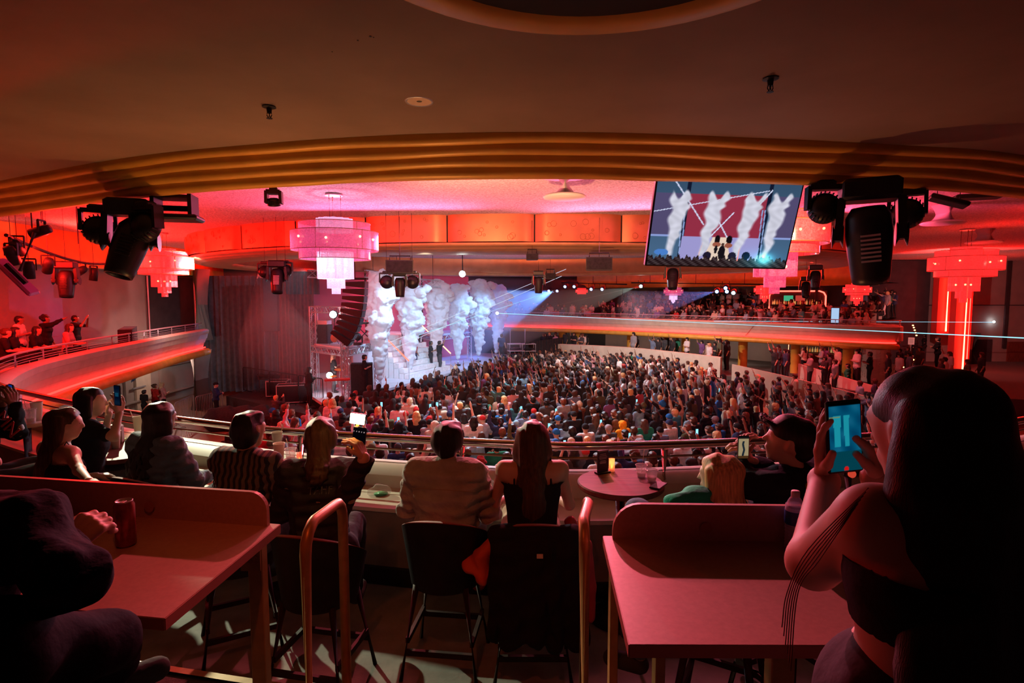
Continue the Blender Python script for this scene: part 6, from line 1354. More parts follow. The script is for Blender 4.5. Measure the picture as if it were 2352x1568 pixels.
# ================================================================== FOREGROUND PEOPLE
def tow(J, base, rz):
    m = Matrix.Rotation(rz, 3, 'Z'); o = {}
    for n_, v in J.items(): o[n_] = v if n_ == 'k' else (m @ v if n_ in 'FU' else m @ v + Vector(base))
    return o
def hero(label, hc, rz, seat_floor=3.2, s=1.0, lean=.1, foot=.26, over=None, top=('long', 'black'), pants='charcoal', hair=('short', 'black'), skin=1, hands=None, F=None, extra=None, torso_g=1.0, vox=.011, standJ=None, hairw=(.007, 30, 2, (1, 1, .25)), th=1.0, topm=None, shoes='charcoal', hairfn=None, topinf=.02, bodyextra=None):
    if standJ: J = standJ; base = Vector((J['pelvis'].x, J['pelvis'].y, seat_floor))
    else:
        m = Matrix.Rotation(rz, 3, 'Z'); off = m @ Vector((0, .03 + lean * .45, 0)) * s; seat = hc.z - seat_floor - .75 * s; base = Vector((hc.x - off.x, hc.y - off.y, seat_floor)); J = tow(sit(seat, s, lean, foot), base, rz)
    if F: J['F'] = Vector(F).normalized(); J['U'] = (Vector((0, 0, 1)) - J['F'] * J['F'].z).normalized()
    for n_, v in (over or {}).items(): J[n_] = v
    hp = []
    for q, sd in (('L', -1), ('R', 1)):
        hs = (hands or {}).get(q, {}); D = hs.get('D', (J['wr' + q] - J['el' + q]).normalized()); N_ = hs.get('N', Vector((0, 0, -1)) if abs(Vector(D).z) < .8 else Vector((0, 1, 0)))
        hp += hand(J['wr' + q], D, N_, sd * hs.get('flip', 1), hs.get('curl', .45), .98 * s, 1.0, hs.get('curls'))
    body = meshof2('person', [(torso(J, 0, torso_g) + arms(J, 0, 1, th) + headp(J) + legs(J, -.012) + feet(J) + [P4(J['wr' + q], J['wr' + q] + (J['wr' + q] - J['el' + q]).normalized() * .012, .026 * s * th, .02 * s) for q in 'LR'] + (bodyextra(J) if bodyextra else []), vox, .024), (hp, .0042, .007)], base)
    o = link('person', body, None, SK[skin], base); tag(o, label, 'person')
    k, tm_ = top
    if k == 'long': link('jacket', meshof('jacket', torso(J, topinf, torso_g) + arms(J, topinf * .75, .94, th), .0125, .022, base, [(.014, 13, 3), (.007, 30, 8, (.5, .5, 1.6))]), o, topm or CLO[tm_])
    if k == 'short': link('shirt', meshof('shirt', torso(J, .014, torso_g) + arms(J, .015, .36, th), .0125, .02, base, (.009, 13, 3)), o, topm or CLO[tm_])
    if k == 'tank':
        V_, F_ = netmesh(torso(J, .009, torso_g), .010, .024); cz = J['chest'].z; lo_, hi_ = (cz - .085, cz + .045) if standJ else (J['waist'].z - .08, cz + .075)
        m_ = ((V_[:, 2] > lo_) & (V_[:, 2] < hi_))[F_].all(1); link('top', npmesh('top', V_ - np.array(base), F_[m_]), o, topm or CLO[tm_])
        mb = MB()
        for q in 'LR': a = J['sh' + q].lerp(J['neck'], .35); mb.tube([a + J['F'] * .075 - Vector((0, 0, .09)), a + Vector((0, 0, .062)), a - J['F'] * .085 - Vector((0, 0, .09))], .006, 6)
        mb.v = [tuple(Vector(p) - base) for p in mb.v]; mb.build('strap', topm or CLO[tm_], o)
    link('trousers', meshof('trousers', [P4(J['hipL'], J['hipR'], .118 * J['k'], .118 * J['k'])] + legs(J, .012, .93) + [P4(J['pelvis'] - (J['hipR'] - J['hipL']) * .3, J['pelvis'] + (J['hipR'] - J['hipL']) * .3, .134 * J['k'], .134 * J['k'])], .014, .02, base, (.010, 12, 5)), o, CLO[pants])
    link('shoes', meshof('shoes', feet(J, .012), .014, .01, base), o, CLO[shoes])
    hk, hcx = hair; hps = hairfn(J) if hairfn else hair_prims(J, hk)
    hm = HM.get(hcx) or CLO[hcx]; link({'cap': 'cap', 'hood': 'hood'}.get(hk, 'hair'), meshof('hair', hps, .0095, .009, base, hairw if hk not in ('cap',) else (.001, 8, 1), None if hk == 'cap' else J), o, hm)
    eye = MB(); X = J['F'].cross(J['U']); c = J['head']; ey = MB()
    for sg in (-1, 1): q = c + J['F'] * .082 * J['k'] + X * .032 * sg * J['k'] + J['U'] * .008 * J['k'] - base; eye.ball(q, .0125 * J['k'], 10); ey.ball(q + J['F'] * .0075, .0065, 8)
    e = eye.build('eyes', EYEW, o, smooth=True); ey.build('irises', EYED, e, smooth=True)
    return o, J, base
def strands(J, n_, L, spread, r0=.03, r1=.012, seed=0, wave=0, back=.165, lo=-1.4, hi=1.4, cont=1.0):
    """separate hair locks flowing from the skull down the back"""
    rnd = random.Random(seed); c, F, U, k = J['head'], J['F'], J['U'], J['k']; X = F.cross(U).normalized(); B = -F; o = [P4(c - F * .025 * k + U * .034 * k, c + F * .015 * k + U * .046 * k, .095 * k, .083 * k)]
    for i in range(n_):
        a = lo + (hi - lo) * (i + .5) / n_ + rnd.uniform(-.05, .05); d = B * math.cos(a) + X * math.sin(a); p = c + d * .07 * k + U * .05 * k; q = c + d * .105 * k - Vector((0, 0, .09 * k)); ln = L * (1 - .10 * abs(math.sin(a)) + rnd.uniform(-.05, .04)); steps = max(3, int(ln / .09)); o.append(P4(p, q, .036 * k, r0 * 1.1)); prev = q
        tgt = c + B * back * k * (.6 + .5 * math.cos(a)) + X * math.sin(a) * spread - Vector((0, 0, ln))
        for j in range(1, steps + 1):
            t = j / steps; w_ = q.lerp(tgt, t) + X * (wave * math.sin(t * 11 + i * 1.3)) + B * (wave * math.cos(t * 9 + i)) + B * .02 * math.sin(t * PI); o.append(P4(prev, w_, r0 + (r1 - r0) * ((j - 1) / steps), r0 + (r1 - r0) * t)); prev = w_
    return o
H = Vector
from mathutils.bvhtree import BVHTree
def backtree(o):
    j = next(c for c in o.children if c.name.startswith('jacket')); return BVHTree.FromPolygons([v.co for v in j.data.vertices], [tuple(p.vertices) for p in j.data.polygons])
def onback(bv, c, rz, x, z, lift=.004):
    """a point of the garment's back, x across and z up from the local centre c"""
    bk = Vector((math.sin(rz), -math.cos(rz), 0)); ax = Vector((math.cos(rz), math.sin(rz), 0)); o_ = Vector(c) + ax * x + Vector((0, 0, z)) + bk * .6; h = bv.ray_cast(o_, -bk)[0]
    return (h if h else o_ - bk * .4) + bk * lift
def printback(name, s, size, m, o, bv, c, rz):
    t = text(name, s, size, m, Matrix.Identity(4), o, .0015)
    for v in t.data.vertices: v.co = onback(bv, c, rz, v.co.x, v.co.y, .004 + v.co.z)
    return t
# 1 denim jacket man
o1, J1, b1 = hero('man seen from behind in a grey green denim jacket, short dark hair', at(1030, 1012, 3.6), -.12, s=1.02, lean=.12, top=('long', 'denimj'), hair=('short', 'black'), skin=1, topm=mat('denim_jacket', (.38, .39, .34), .9, noise=.22, nscale=9, bump=.7, bscale=26), pants='charcoal', topinf=.034, shoes='red', torso_g=1.1)
sm = MB(); bv1 = backtree(o1)
sm.tube([onback(bv1, J1['chest'] - b1, -.12, -.2 + .02 * i, .085 - .5 * (-.2 + .02 * i) ** 2, .001) for i in range(21)], .003, 5)
sm.build('yoke_seam', mat('denim_seam', (.36, .31, .22), .8), o1)['label'] = 'stitched yoke seam across the shoulders'
stool(J1['pelvis'].x, J1['pelvis'].y - .02, -.12, 'dark red bar stool under the denim jacket man')
# 2 long haired woman, coat over her stool
o2, J2, b2 = hero('woman seen from behind with very long straight dark brown hair and bare shoulders', at(1222, 1008, 3.55), .0, s=.95, lean=.10, top=('tank', 'black'), hair=('long', 'brown'), skin=0, torso_g=.8, th=.82, hairfn=lambda J: strands(J, 20, .50, .10, .019, .011, 2), pants='cream')
HMB = HM['brown']
stool(J2['pelvis'].x, J2['pelvis'].y - .02, .0, 'bar stool with a black and orange coat hung over it')
cb_ = Vector((J2['pelvis'].x, J2['pelvis'].y, 3.2)); ct = empty('coat', cb_, 0, 'black coat with orange lining hung over the back of a stool', 'coat')
V, F = netmesh([((-.20, -.24, .93), (.20, -.24, .93), .055, .055), ((-.19, -.27, .85), (-.23, -.30, .38), .06, .05), ((.19, -.27, .85), (.25, -.28, .30), .06, .05), ((0, -.29, .85), (0, -.32, .35), .07, .06), ((-.1, -.29, .85), (-.12, -.32, .35), .07, .06), ((.1, -.29, .85), (.13, -.32, .33), .07, .06)], .013, .03)
link('coat_body', npmesh('coat_body', wob(V.astype(float), .02, 11, 3), F), ct, CLO['black']); om = mat('orange_lining', (.75, .10, .03), .6, bump=.4, bscale=18)
V, F = netmesh([((-.22, -.16, .90), (-.31, -.20, .78), .035, .045), ((-.31, -.20, .78), (-.30, -.22, .66), .045, .035), ((-.24, -.2, .70), (-.36, -.18, .72), .03, .05)], .011, .02); link('turned_lining', npmesh('turned_lining', wob(V.astype(float), .014, 14, 5), F), ct, om)
V, F = netmesh([((.21, -.14, .95), (.29, -.20, .85), .035, .045), ((.29, -.20, .85), (.33, -.2, .6), .045, .04), ((.33, -.2, .6), (.34, -.2, .42), .04, .03)], .011, .02); link('sleeve', npmesh('sleeve', wob(V.astype(float), .014, 14, 6), F), ct, mat('red_sleeve', (.42, .03, .03), .7, bump=.4, bscale=18))
MB().box((.03, -.362, .86), (.035, .006, .024)).build('neck_label', M['paper'], ct)
# 3 ponytailed filmer with phone and lamp
wr = at(836, 1052, 3.05); el = at(800, 1140, 3.15)
o3, J3, b3 = hero('person with a curly ponytail in a dark jacket filming with a phone and lamp', at(738, 1008, 3.4), .12, s=1.0, lean=.14, top=('long', 'black'), hair=('pony', 'brown'), skin=0, over={'wrR': wr, 'elR': el}, hands={'R': dict(D=H((-.35, .1, .9)), N=H((-.9, .3, 0)), curl=.75)}, pants='black', topm=cloth('dark_jacket', (.035, .03, .034), .6),
   hairfn=lambda J: hair_prims(J, 'short') + strands(J, 13, .22, .05, .017, .012, 3, .022, .16, -.6, .6)[1:])
c = at(824, 1012, 3.08)
def face3(s, t):
    c_ = np.zeros((len(s), 3)) + (.06, .05, .07); m = (np.abs(s - .35) < .2 + .05 * np.sin(t * 9)) & (t < .55); c_[m] = (.85, .35, .08); m = (np.abs(s - .7) < .09) & (np.abs(t - .3) < .08); c_[m] = (.1, .15, .5); m = (np.abs(t - .86) < .02) & (np.sin(s * 30) > .6); c_[m] = (.8, .7, .7); return c_
ph3 = phone(c, Matrix.Rotation(R(-6), 3, 'Z') @ Matrix.Rotation(R(8), 3, 'Y'), 'phone with a lamp clipped on top, held by the ponytailed filmer', (face3, .7))
lp = empty('phone_lamp', at(821, 962, 3.1), 0, 'glowing white clip-on lamp above the phone of the ponytailed filmer', 'lamp'); lrot = Matrix.Rotation(R(8), 3, 'Y')
MB().box((0, .012, 0), (.085, .02, .060), rot=lrot, bev=.004).build('lamp_body', M['blackplastic'], lp); MB().box((0, 0, 0), (.080, .004, .056), rot=lrot, bev=.003).build('light_panel', emat('lamp_glow', (1, .72, .42), 18), lp)
MB().bar((0, .012, -.03), (-.01, .012, -.075), .032, .015).build('clip', M['bronze'], lp)
lpp = at(821, 962, 3.1); l_ = area((lpp.x, lpp.y - .02, lpp.z), (J3['head'].x, J3['head'].y - .1, J3['head'].z), (1, .45, .12), .8, .08, .06, 'phone_lamp_light')
tj = at(745, 1068, 3.12); 
printback('back_print', 'TAHF', .055, mat('faded_print', (.10, .09, .09), .8), o3, backtree(o3), J3['chest'] - b3 + Vector((.02, 0, .07)), .12)
stool(J3['pelvis'].x, J3['pelvis'].y - .02, -.2, 'dark bar stool under the ponytailed filmer, behind the hoop rail')
# 4 striped shirt man
sm_ = bpy.data.materials.new('striped_shirt'); sm_.use_nodes = True; n = sm_.node_tree.nodes; L = sm_.node_tree.links; tc = n.new('ShaderNodeTexCoord'); wv = n.new('ShaderNodeTexWave'); wv.bands_direction = 'X'; wv.inputs['Scale'].default_value = 7.5; wv.inputs['Distortion'].default_value = 1.0; wv.inputs['Detail'].default_value = 1; rp = n.new('ShaderNodeValToRGB')
rp.color_ramp.elements[0].position = .42; rp.color_ramp.elements[1].position = .5; rp.color_ramp.elements[0].color = (.02, .018, .02, 1); rp.color_ramp.elements[1].color = (.17, .12, .075, 1); L.new(tc.outputs['Object'], wv.inputs['Vector']); L.new(wv.outputs['Fac'], rp.inputs[0]); L.new(rp.outputs[0], n['Principled BSDF'].inputs[0]); n['Principled BSDF'].inputs['Roughness'].default_value = .9
o4, J4, b4 = hero('man seen from behind in a brown and black striped shirt, short black hair', at(572, 990, 3.75), -.3, s=1.02, lean=.10, hair=('short', 'black'), skin=1, topm=sm_, top=('long', 'black'), topinf=.026, F=(.45, .85, 0), pants='denim')
stool(J4['pelvis'].x - .04, J4['pelvis'].y - .0, .5, 'bright red velvet stool with its side showing left of the striped shirt man')
# 5 dreadlocks
o5, J5, b5 = hero('person with long dark dreadlocks in a blue grey denim shirt', at(368, 962, 4.35), -.35, s=1.04, lean=.10, hair=('dreads', 'black'), skin=2, top=('long', 'denim'), topm=mat('denim_shirt', (.10, .15, .18), .85, noise=.2, nscale=9, bump=.5, bscale=26), torso_g=1.15, topinf=.03,
   hairfn=lambda J: strands(J, 22, .42, .13, .015, .012, 5, .012, .21, -1.8, 1.8), hairw=(.002, 30, 2), F=(.5, .85, 0))
stool(J5['pelvis'].x, J5['pelvis'].y, -.35, 'bar stool hidden under the person with dreadlocks')
# 6 woman filming, left
wr = at(273, 955, 4.25); el = at(262, 1000, 4.1)
o6, J6, b6 = hero('woman with long dark hair holding a phone up in both hands at left', at(208, 925, 4.6), -.75, s=.98, lean=.05, hair=('long', 'black'), skin=0, top=('short', 'black'), over={'wrR': at(274, 948, 4.45), 'elR': at(262, 1003, 4.35), 'wrL': at(250, 950, 4.75), 'elL': at(240, 1000, 4.9)}, th=.85,
   hands={'R': dict(D=H((.1, 0, 1)), N=H((-.9, .3, 0)), curl=.4, flip=1), 'L': dict(D=H((.2, 0, 1)), N=H((.9, 0, 0)), curl=.4)}, hairfn=lambda J: strands(J, 20, .46, .12, .021, .011, 6), F=(.8, .6, 0))
def face6(s, t): c_ = np.zeros((len(s), 3)) + (.05, .12, .2); c_ += (np.sin(t * 12) * .03)[:, None]; m = (np.abs(t - .55) < .1) & (np.abs(s - .5) < .3); c_[m] = (.1, .3, .4); return c_
phone(at(270, 908, 4.28), Matrix.Rotation(R(-25), 3, 'Z'), 'dim phone held up by the long haired woman at left', (face6, .6))
stool(J6['pelvis'].x, J6['pelvis'].y, -.75, 'bar stool beside the wooden table under the filming woman')
# 7 woman nearer left, bare shoulder
o7, J7, b7 = hero('woman with straight brown hair and bare shoulders sitting at far left, head turned right', at(148, 975, 3.85), -.5, s=.92, lean=.06, hair=('long', 'brown'), skin=0, top=('tank', 'black'), torso_g=.8, th=.82, F=(.85, .5, 0), hairfn=lambda J: strands(J, 19, .46, .09, .019, .011, 7),
   over={'elR': at(182, 1080, 3.6), 'wrR': at(205, 1105, 3.35)})
stool(J7['pelvis'].x - .1, J7['pelvis'].y, -.2, 'wide dark red stool under the bare shouldered woman at far left')
# 8 phone holder at the left edge
o8, J8, b8 = hero('person at the left edge in a black sweatshirt with a red lettered sleeve filming', at(-62, 905, 4.4), -.6, s=1.05, lean=.05, hair=('short', 'black'), skin=2, top=('long', 'black'), over={'wrR': at(30, 930, 4.3), 'elR': at(40, 992, 4.25), 'wrL': at(6, 925, 4.5), 'elL': at(-20, 990, 4.6)},
   hands={'R': dict(D=H((-.1, 0, 1)), N=H((-.9, .2, 0)), curl=.5), 'L': dict(D=H((.1, 0, 1)), N=H((.9, 0, 0)), curl=.5)})
def face8(s, t): c_ = np.zeros((len(s), 3)) + (.03, .2, .5); c_ += (np.sin(t * 17 + s * 5) * .05)[:, None]; return c_
phone(at(26, 905, 4.35), Matrix.Rotation(R(-30), 3, 'Z') @ Matrix.Rotation(R(3), 3, 'Y'), 'phone with a blue picture at the left edge of the scene', (face8, .9))
text('sleeve_print', 'MN', .13, mat('red_print', (.6, .03, .02), .7), Matrix.Translation(at(16, 975, 4.06) - b8) @ Matrix.Rotation(R(80), 4, 'X') @ Matrix.Rotation(R(-48), 4, 'Z'), o8, .003)
stool(J8['pelvis'].x, J8['pelvis'].y, -.6, 'red stool by the pale table at the left edge')
# 9 man at the left counter
o9, J9, b9 = hero('man in a dark blue jacket sitting at the left counter, partly out of the picture', at(-128, 1060, 1.62), -.75, seat_floor=3.85, s=1.0, lean=.0, foot=.2, hair=('short', 'black'), skin=0, F=(.8, .6, 0), top=('long', 'navy'), topm=cloth('dark_navy', (.007, .008, .016), .6), topinf=.035, pants='ink',
   over={'shR': at(62, 1215, 1.40), 'elR': at(160, 1330, 1.26), 'wrR': at(150, 1262, 1.50), 'knR': at(255, 1480, 1.50), 'hipR': at(-10, 1500, 1.25), 'anR': at(190, 1700, 1.9)}, hands={'R': dict(D=H((.35, .6, .55)), N=H((-.3, .3, -.8)), curl=.9)})
MB().tube([tuple(J9['wrR'] - b9 + Vector((.02, .08, .03)) + Vector((.011 * math.cos(t), .003, .011 * math.sin(t)))) for t in [2 * PI * i / 12 for i in range(12)]], .0018, 5, closed=True).build('ring', M['alu'], o9)
ws = stool(J9['pelvis'].x, J9['pelvis'].y, -.75, 'bar stool under the man at the left counter'); ws.location.z = 3.85
# 10 curly blonde in green
hb_ = HM['blonde']
o10, J10, b10 = hero('woman with long wavy honey blonde hair in a green hooded top, facing left', at(1655, 1098, 2.95), 1.05, s=1.0, lean=.0, hair=('long', 'blonde'), skin=0, top=('long', 'green'), topm=mat('green_hoodie', (.01, .42, .25), .9, bump=.5, bscale=20), pants='denim', F=(-.75, .65, .05), hairfn=lambda J: strands(J, 26, .36, .125, .017, .013, 9, .022, .12, -1.9, 1.9),
   over={'knL': at(1470, 1178, 3.0), 'knR': at(1482, 1182, 3.4), 'elL': at(1560, 1160, 2.85), 'shL': at(1598, 1150, 2.9)}, bodyextra=None)
tm2 = at(1662, 1150, 2.9)
stool(J10['pelvis'].x, J10['pelvis'].y, 1.05, 'stool under the blonde woman behind the right counter')
# 11 man in the cap
def capfn(J):
    c, F, U, k = J['head'], J['F'], J['U'], J['k']; X = F.cross(U).normalized(); o = [P4(c - F * .03 * k + U * .045 * k, c + F * .02 * k + U * .055 * k, .100 * k, .088 * k), P4(c - F * .055 * k - U * .01 * k, c - F * .05 * k + U * .03 * k, .070 * k, .088 * k)]
    for x in (-.05, -.025, 0, .025, .05): o.append(P4(c + F * .085 * k + X * x * k + U * .062 * k, c + F * (.165 - 6 * x * x) * k + X * x * .9 * k + U * .085 * k, .012 * k, .009 * k))
    return o
o11, J11, b11 = hero('big man in a black cap and dark hooded top with a yellow back print, filming', at(1812, 1016, 3.1), .55, s=1.08, lean=.05, hair=('cap', 'black'), skin=0, top=('long', 'charcoal'), topm=cloth('ink_hoodie', (.018, .020, .032), .6), topinf=.036, torso_g=1.2, F=(-.86, .40, .28), pants='black', hairfn=lambda J: capfn(J),
   over={'wrL': at(1700, 1052, 3.2), 'elL': at(1712, 1110, 3.0), 'wrR': at(1728, 1062, 3.15), 'elR': at(1850, 1140, 3.3)}, hands={'L': dict(D=H((.1, .1, 1)), N=H((.9, .2, 0)), curl=.6), 'R': dict(D=H((-.5, 0, .8)), N=H((-.5, .3, -.5)), curl=.6)})
kk = 1.08; JJ = J11; link('hair', meshof('hair', [P4(JJ['head'] - JJ['F'] * .05 - JJ['U'] * .03, JJ['head'] - JJ['F'] * .04, .062, .07)], .012, .01, b11, (.003, 30, 2)), o11, HM['black'])
ym = mat('yellow_print', (.95, .66, .03), .7); bv = backtree(o11); cx = J11['chest'] - b11 + Vector((.03, 0, .10)); mb = MB()
def strip(P):
    Q = []
    for (x0, z0), (x1, z1) in zip(P[:-1], P[1:]):
        for t in range(4): Q.append(onback(bv, cx, .30, x0 + (x1 - x0) * t / 4, z0 + (z1 - z0) * t / 4, .004))
    mb.tube(Q + [onback(bv, cx, .30, P[-1][0], P[-1][1], .004)], .0065, 5)
for s in (-1, 1):
    strip([(s * .010, .075), (s * .06, .075), (s * .068, .055), (s * .03, .035), (s * .010, .05)]); strip([(s * .010, .025), (s * .05, .020), (s * .066, -.008), (s * .03, -.03), (s * .010, -.012)]); strip([(s * .014, .075), (s * .014, -.035)])
mb.build('back_emblem', ym, o11); printback('back_print', 'ale', .075, ym, o11, bv, cx + Vector((.0, 0, -.085)), .30)
text('cap_print', 'VISIONS', .022, M['white'], Matrix.Translation(J11['head'] - b11 + J11['F'] * .13 + Vector((0, -.055, .10))) @ Matrix.Rotation(R(-25), 4, 'Y') @ Matrix.Rotation(R(60), 4, 'X'), o11, .001)
def face11(s, t):
    c_ = np.zeros((len(s), 3)) + (.62, .55, .42); m = (np.abs(s - .5 + .05 * np.sin(t * 12)) < .10) & (t < .8); c_[m] = (.12, .16, .2); m = (t < .12); c_[m] = (.3, .2, .12); m = (t > .9); c_[m] = (.1, .1, .1); return c_
phone(at(1707, 1027, 2.98), Matrix.Rotation(R(3), 3, 'Z'), 'phone with a tan picture held by the man in the cap', (face11, .9), s=.80)
stool(J11['pelvis'].x, J11['pelvis'].y, .4, 'stool under the man in the black cap')
# 12 woman standing right with phone on a stick
JW = stand(1.62); JW = {k_: v for k_, v in JW.items()}
JW['k'] = .94
JW.update(pelvis=at(2140, 1580, 1.04), waist=at(2165, 1470, 1.0), chest=at(2185, 1335, .96), neck=at(2150, 1150, .95), head=at(2140, 1000, .98), shL=at(2010, 1200, .97), shR=at(2350, 1240, 1.0), elL=at(1868, 1292, 1.16), wrL=at(1893, 1100, 1.39), elR=at(2190, 1300, 1.22), wrR=at(2012, 1100, 1.36))
bx = JW['pelvis']; 
for sgn, q in ((-1, 'L'), (1, 'R')):
    JW['hip' + q] = Vector((bx.x + .09 * sgn, bx.y, bx.z - .04)); JW['kn' + q] = Vector((bx.x + .10 * sgn, bx.y + .02, 3.85 + .47)); JW['an' + q] = Vector((bx.x + .11 * sgn, bx.y - .03, 3.85 + .08)); JW['to' + q] = Vector((bx.x + .12 * sgn, bx.y + .12, 3.85 + .035))
o12, J12, b12 = hero('woman standing at right with very long black hair, bare shoulder, filming with a phone', None, 0, seat_floor=3.85, standJ=JW, F=(-.28, .95, -.05), hair=('long', 'black'), skin=0, top=('tank', 'black'), pants='charcoal', torso_g=.72, th=1.22, vox=.009,
   hairfn=lambda J: strands(J, 23, .86, .19, .034, .024, 12, .003, .17, -1.2, 1.9), hairw=(.0022, 40, 2, (1, 1, .15)),
   hands={'L': dict(D=H((-.16, -.02, 1)), N=H((.75, -.5, 0)), curls=[.22, .16, .12, .10], flip=1), 'R': dict(D=H((-.3, .1, .9)), N=H((-.9, .3, 0)), curl=.5)})
mb = MB()
for k in range(6): mb.tube(catmull([at(1995 - 6 * k, 1120 + 9 * k, .90), at(1856 + 5 * k, 1262 + 5 * k, .92), at(1808 + 5 * k, 1360, .93), at(1796 + 4 * k, 1440 + 20 * k, .94)], 6), .0009, 4)
mb.v = [tuple(Vector(p) - b12) for p in mb.v]; mb.build('loose_strand', HM['auburn'], o12, smooth=True)
def face12(s, t):
    c_ = np.zeros((len(s), 3)) + (.03, .30, .42); c_ += (.06 * np.sin(s * 9 + t * 7) * np.sin(t * 15))[:, None]
    for x0, w_ in ((.25, .12), (.55, .09)):
        m = (np.abs(s - x0) < w_ * (.6 + .5 * t)) & (t > .36) & (t < .82); c_[m] = (.12, .55, .62)
    m = t < .3; c_[m] = (.04, .25, .3); m = (t > .965); c_[m] = (.02, .02, .02); m = (np.abs(t - .80) < .012) & (s < .35); c_[m] = (.45, .5, .3); m = (((s - .5) / .08) ** 2 + ((t - .03) / .03) ** 2) < 1; c_[m] = (.8, .1, .1); return c_
phone(at(1938, 1002, 1.335), Matrix.Rotation(R(3), 3, 'Z') @ Matrix.Rotation(R(-5), 3, 'Y'), 'large lit phone with a blue picture held by the standing woman at right', (face12, .95), s=1.12)
sk_ = empty('selfie_stick', at(1948, 1095, 1.40), 0, 'black grip stick under the big phone of the standing woman', 'stick'); q0 = at(1948, 1095, 1.40)
MB().tube([(0, 0, .0), (.004, 0, -.085)], .0085, 10).build('grip', M['blackplastic'], sk_, smooth=True); MB().cyl((0, -.012, .012), (0, -.018, .012), .009, n=14).build('record_button', mat('button_red', (.5, .03, .02), .4, em=(1, .1, .05), es=.5), sk_); MB().box((.02, 0, .012), (.07, .022, .022), bev=.005).build('clamp', M['black'], sk_)

bnp = at(294, 764, 20.2); bn = empty('banner', (bnp.x, bnp.y, 3.4), R(-60), 'dark cloth draped panel with faint lettering behind the left balcony railing', 'banner')
MB().prism([(-1.3, -.2), (1.3, -.2), (1.3, .2), (-1.3, .2)], 0, .98).add([(-1.2, -.23, .45), (0, -.23, .95), (1.2, -.23, .45)], [(0, 2, 1)]).build('cloth_cover', M['blackcloth'], bn)
text('banner_print', 'PALLADIUM', .30, M['greywall'], Matrix.Translation((0, -.235, .30)) @ Matrix.Rotation(R(90), 4, 'X'), bn, .004)

# ================================================================== SMALL FAR THINGS
bar = empty('bar_counter', at(1905, 800, 33.2), -.45, 'white fronted bar counter under the right part of the far balcony', 'counter'); bar.location.z = 1.1
MB().box((0, 0, 1.06), (4.4, .6, .07), bev=.02).build('worktop', M['cream'], bar); MB().box((0, .05, .52), (4.2, .45, 1.0)).build('front', M['redvelvet'], bar)
bsh = empty('bottle_shelf', at(1910, 786, 34.8), -.45, 'orange lit bottle shelf behind the lower bar', 'shelf'); bsh.location.z = 2.02
MB().box((0, 0, 0), (4.6, .3, .05)).build('shelf_board', M['darkwood'], bsh); MB().tube([(-2.3, -.16, -.02), (2.3, -.16, -.02)], .022, 6).build('light_strip', emat('amber_strip', (1, .16, .03), 5), bsh)
for x in (-2.35, 2.35): MB().tube([(x, -.15, -.3), (x, -.15, .75)], .022, 6).build('neon_tube', M['neonhot'], bsh)
bm = [mat('bottle_%d' % i, c, .2, em=c, es=.5) for i, c in enumerate([(.8, .25, .05), (.5, .08, .04), (.75, .45, .15)])]  # emission in the bottle colours stands in for the shelf backlight
bme = MB().lathe([(0, 0), (.04, 0), (.045, .02), (.045, .18), (.015, .24), (.015, .31), (0, .31)], n=8).mesh('bottle', True); bme.materials.append(None); br = random.Random(8)
rz_ = Matrix.Rotation(-.45, 3, 'Z')
def bottles(c, w, n_, z, rot_, lab, grp):
    for i in range(n_):
        q = Vector(c) + rot_ @ Vector((-w / 2 + w * (i + br.uniform(-.2, .2)) / n_, br.uniform(-.05, .05), 0)); b = bpy.data.objects.new('bottle', bme); COL.objects.link(b); b.location = (q.x, q.y, z); b.scale = (1, 1, br.uniform(.8, 1.15)); b.material_slots[0].link = 'OBJECT'; b.material_slots[0].material = br.choice(bm); tag(b, lab, 'bottle', grp)
bottles(bsh.location, 4.3, 30, bsh.location.z + .026, rz_, 'small backlit bottle on the amber shelf of the lower bar', 'bottles on the lower bar shelf')
ub = empty('bar_niche', at(1832, 690, 37.5), -.45, 'arched red neon bar niche behind the far balcony audience', 'bar'); Lz = 1.55
MB().box((0, .1, 0), (3.4, .1, 1.3)).build('niche_back', M['darkwall'], ub); pts_ = [(-1.7, 0, -.55), (-1.7, 0, .35), (-1.55, 0, .55), (-1.35, 0, .62), (1.25, 0, .62), (1.5, 0, .52), (1.62, 0, .3), (1.62, 0, -.55)]
MB().tube(pts_, .045, 8).build('neon_arch', M['neon'], ub); mbx = [((-.55, .25), (.05, .35, .18)), ((.15, .25), (.45, .04, .03))]
for k, ((x, z), c) in enumerate(mbx): s_ = MB().box((x, 0, z - .1), (.62, .05, .42), bev=.01).build('menu_screen', M['blackplastic'], ub); MB().box((x, -.03, z - .1), (.56, .01, .36)).build('lit_menu', emat('menu_lit_%d' % k, c, 1.1), s_)
MB().box((0, 0, -.28), (3.2, .2, .04)).build('shelf', M['darkwood'], ub)
bottles(ub.location + Vector((0, -.05, 0)), 3.0, 22, ub.location.z - .26, rz_, 'small backlit bottle in the arched bar niche of the far balcony', 'bottles in the upper bar niche')
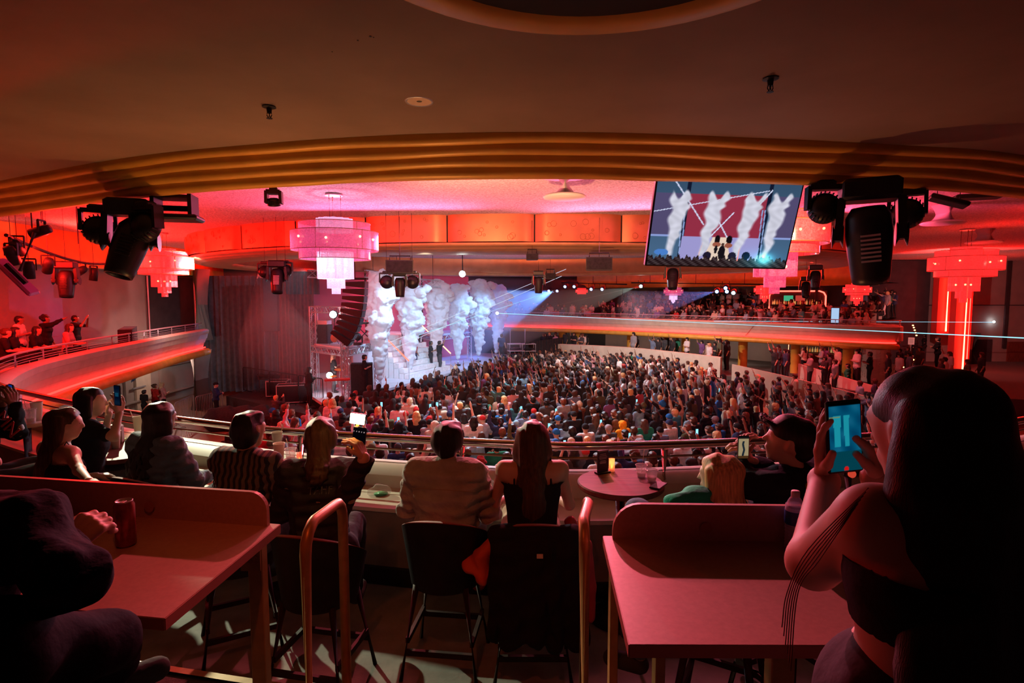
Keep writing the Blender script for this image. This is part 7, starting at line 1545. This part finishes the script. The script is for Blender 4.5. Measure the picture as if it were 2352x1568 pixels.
mon = empty('standing_screen', at(1918, 724, 30.6), -.5, 'pale blue upright standing screen behind the far balcony railing', 'screen'); MB().box((0, 0, 0), (.42, .06, .85), bev=.01).build('case', M['blackplastic'], mon); MB().box((0, -.035, 0), (.36, .01, .78)).build('lit_panel', emat('pale_screen', (.45, .65, .95), .9), mon); MB().box((0, .02, -.55), (.3, .2, .3)).build('foot', M['black'], mon)
sg = empty('notice_sign', at(2093, 783, 34), -.3, 'white printed notice sign on the dark wall by the stairs', 'sign'); MB().box((0, 0, 0), (.32, .03, .42)).build('board', M['white'], sg); mb = MB()
for z in (.12, .05, -.03, -.11): mb.box((0, -.018, z), (.22, .004, .02))
mb.build('print_lines', M['black'], sg); MB().tube([(0, .03, -.2), (0, .03, -1.95)], .02, 6).build('pole', M['alu'], sg)
ps_ = [at(2066, 828, 33), at(2096, 834, 32.5)]
for k, p in enumerate(ps_): q = empty('stanchion', (p.x, p.y, 1.1), 0, ['left chrome rope post near the bottom of the far stairs', 'right chrome rope post beside the woman in boots'][k], 'post'); MB().lathe([(0, 0), (.16, 0), (.16, .02), (.03, .05), (.025, .95), (.04, .98), (.04, 1.02), (0, 1.03)], n=14).build('post_body', M['chrome'], q, smooth=True)
a, b = Vector((ps_[0].x, ps_[0].y, 2.0)), Vector((ps_[1].x, ps_[1].y, 2.0)); tag(MB().tube([a.lerp(b, t / 10) - Vector((0, 0, .45 * (1 - (2 * t / 10 - 1) ** 2))) for t in range(11)], .025, 6).build('barrier_rope', M['redvelvet'], smooth=True), 'red velvet rope sagging between the two chrome posts', 'rope')
for k, (u, v) in enumerate([(2097, 747), (2099, 752), (2101, 758), (2103, 764), (2105, 770), (2083, 837), (2076, 843), (2069, 849), (2062, 855), (2098, 826)]):
    tag(MB().ball(at(u, v, 33.5), (.05, .05, .04), 8).build('step_light', M['steplight']), ['warm step light dot in the upper string along the far stairs', 'warm step light dot in the lower string on the aisle steps'][k > 4], 'step light', ['upper stair lights', 'lower aisle lights'][k > 4])
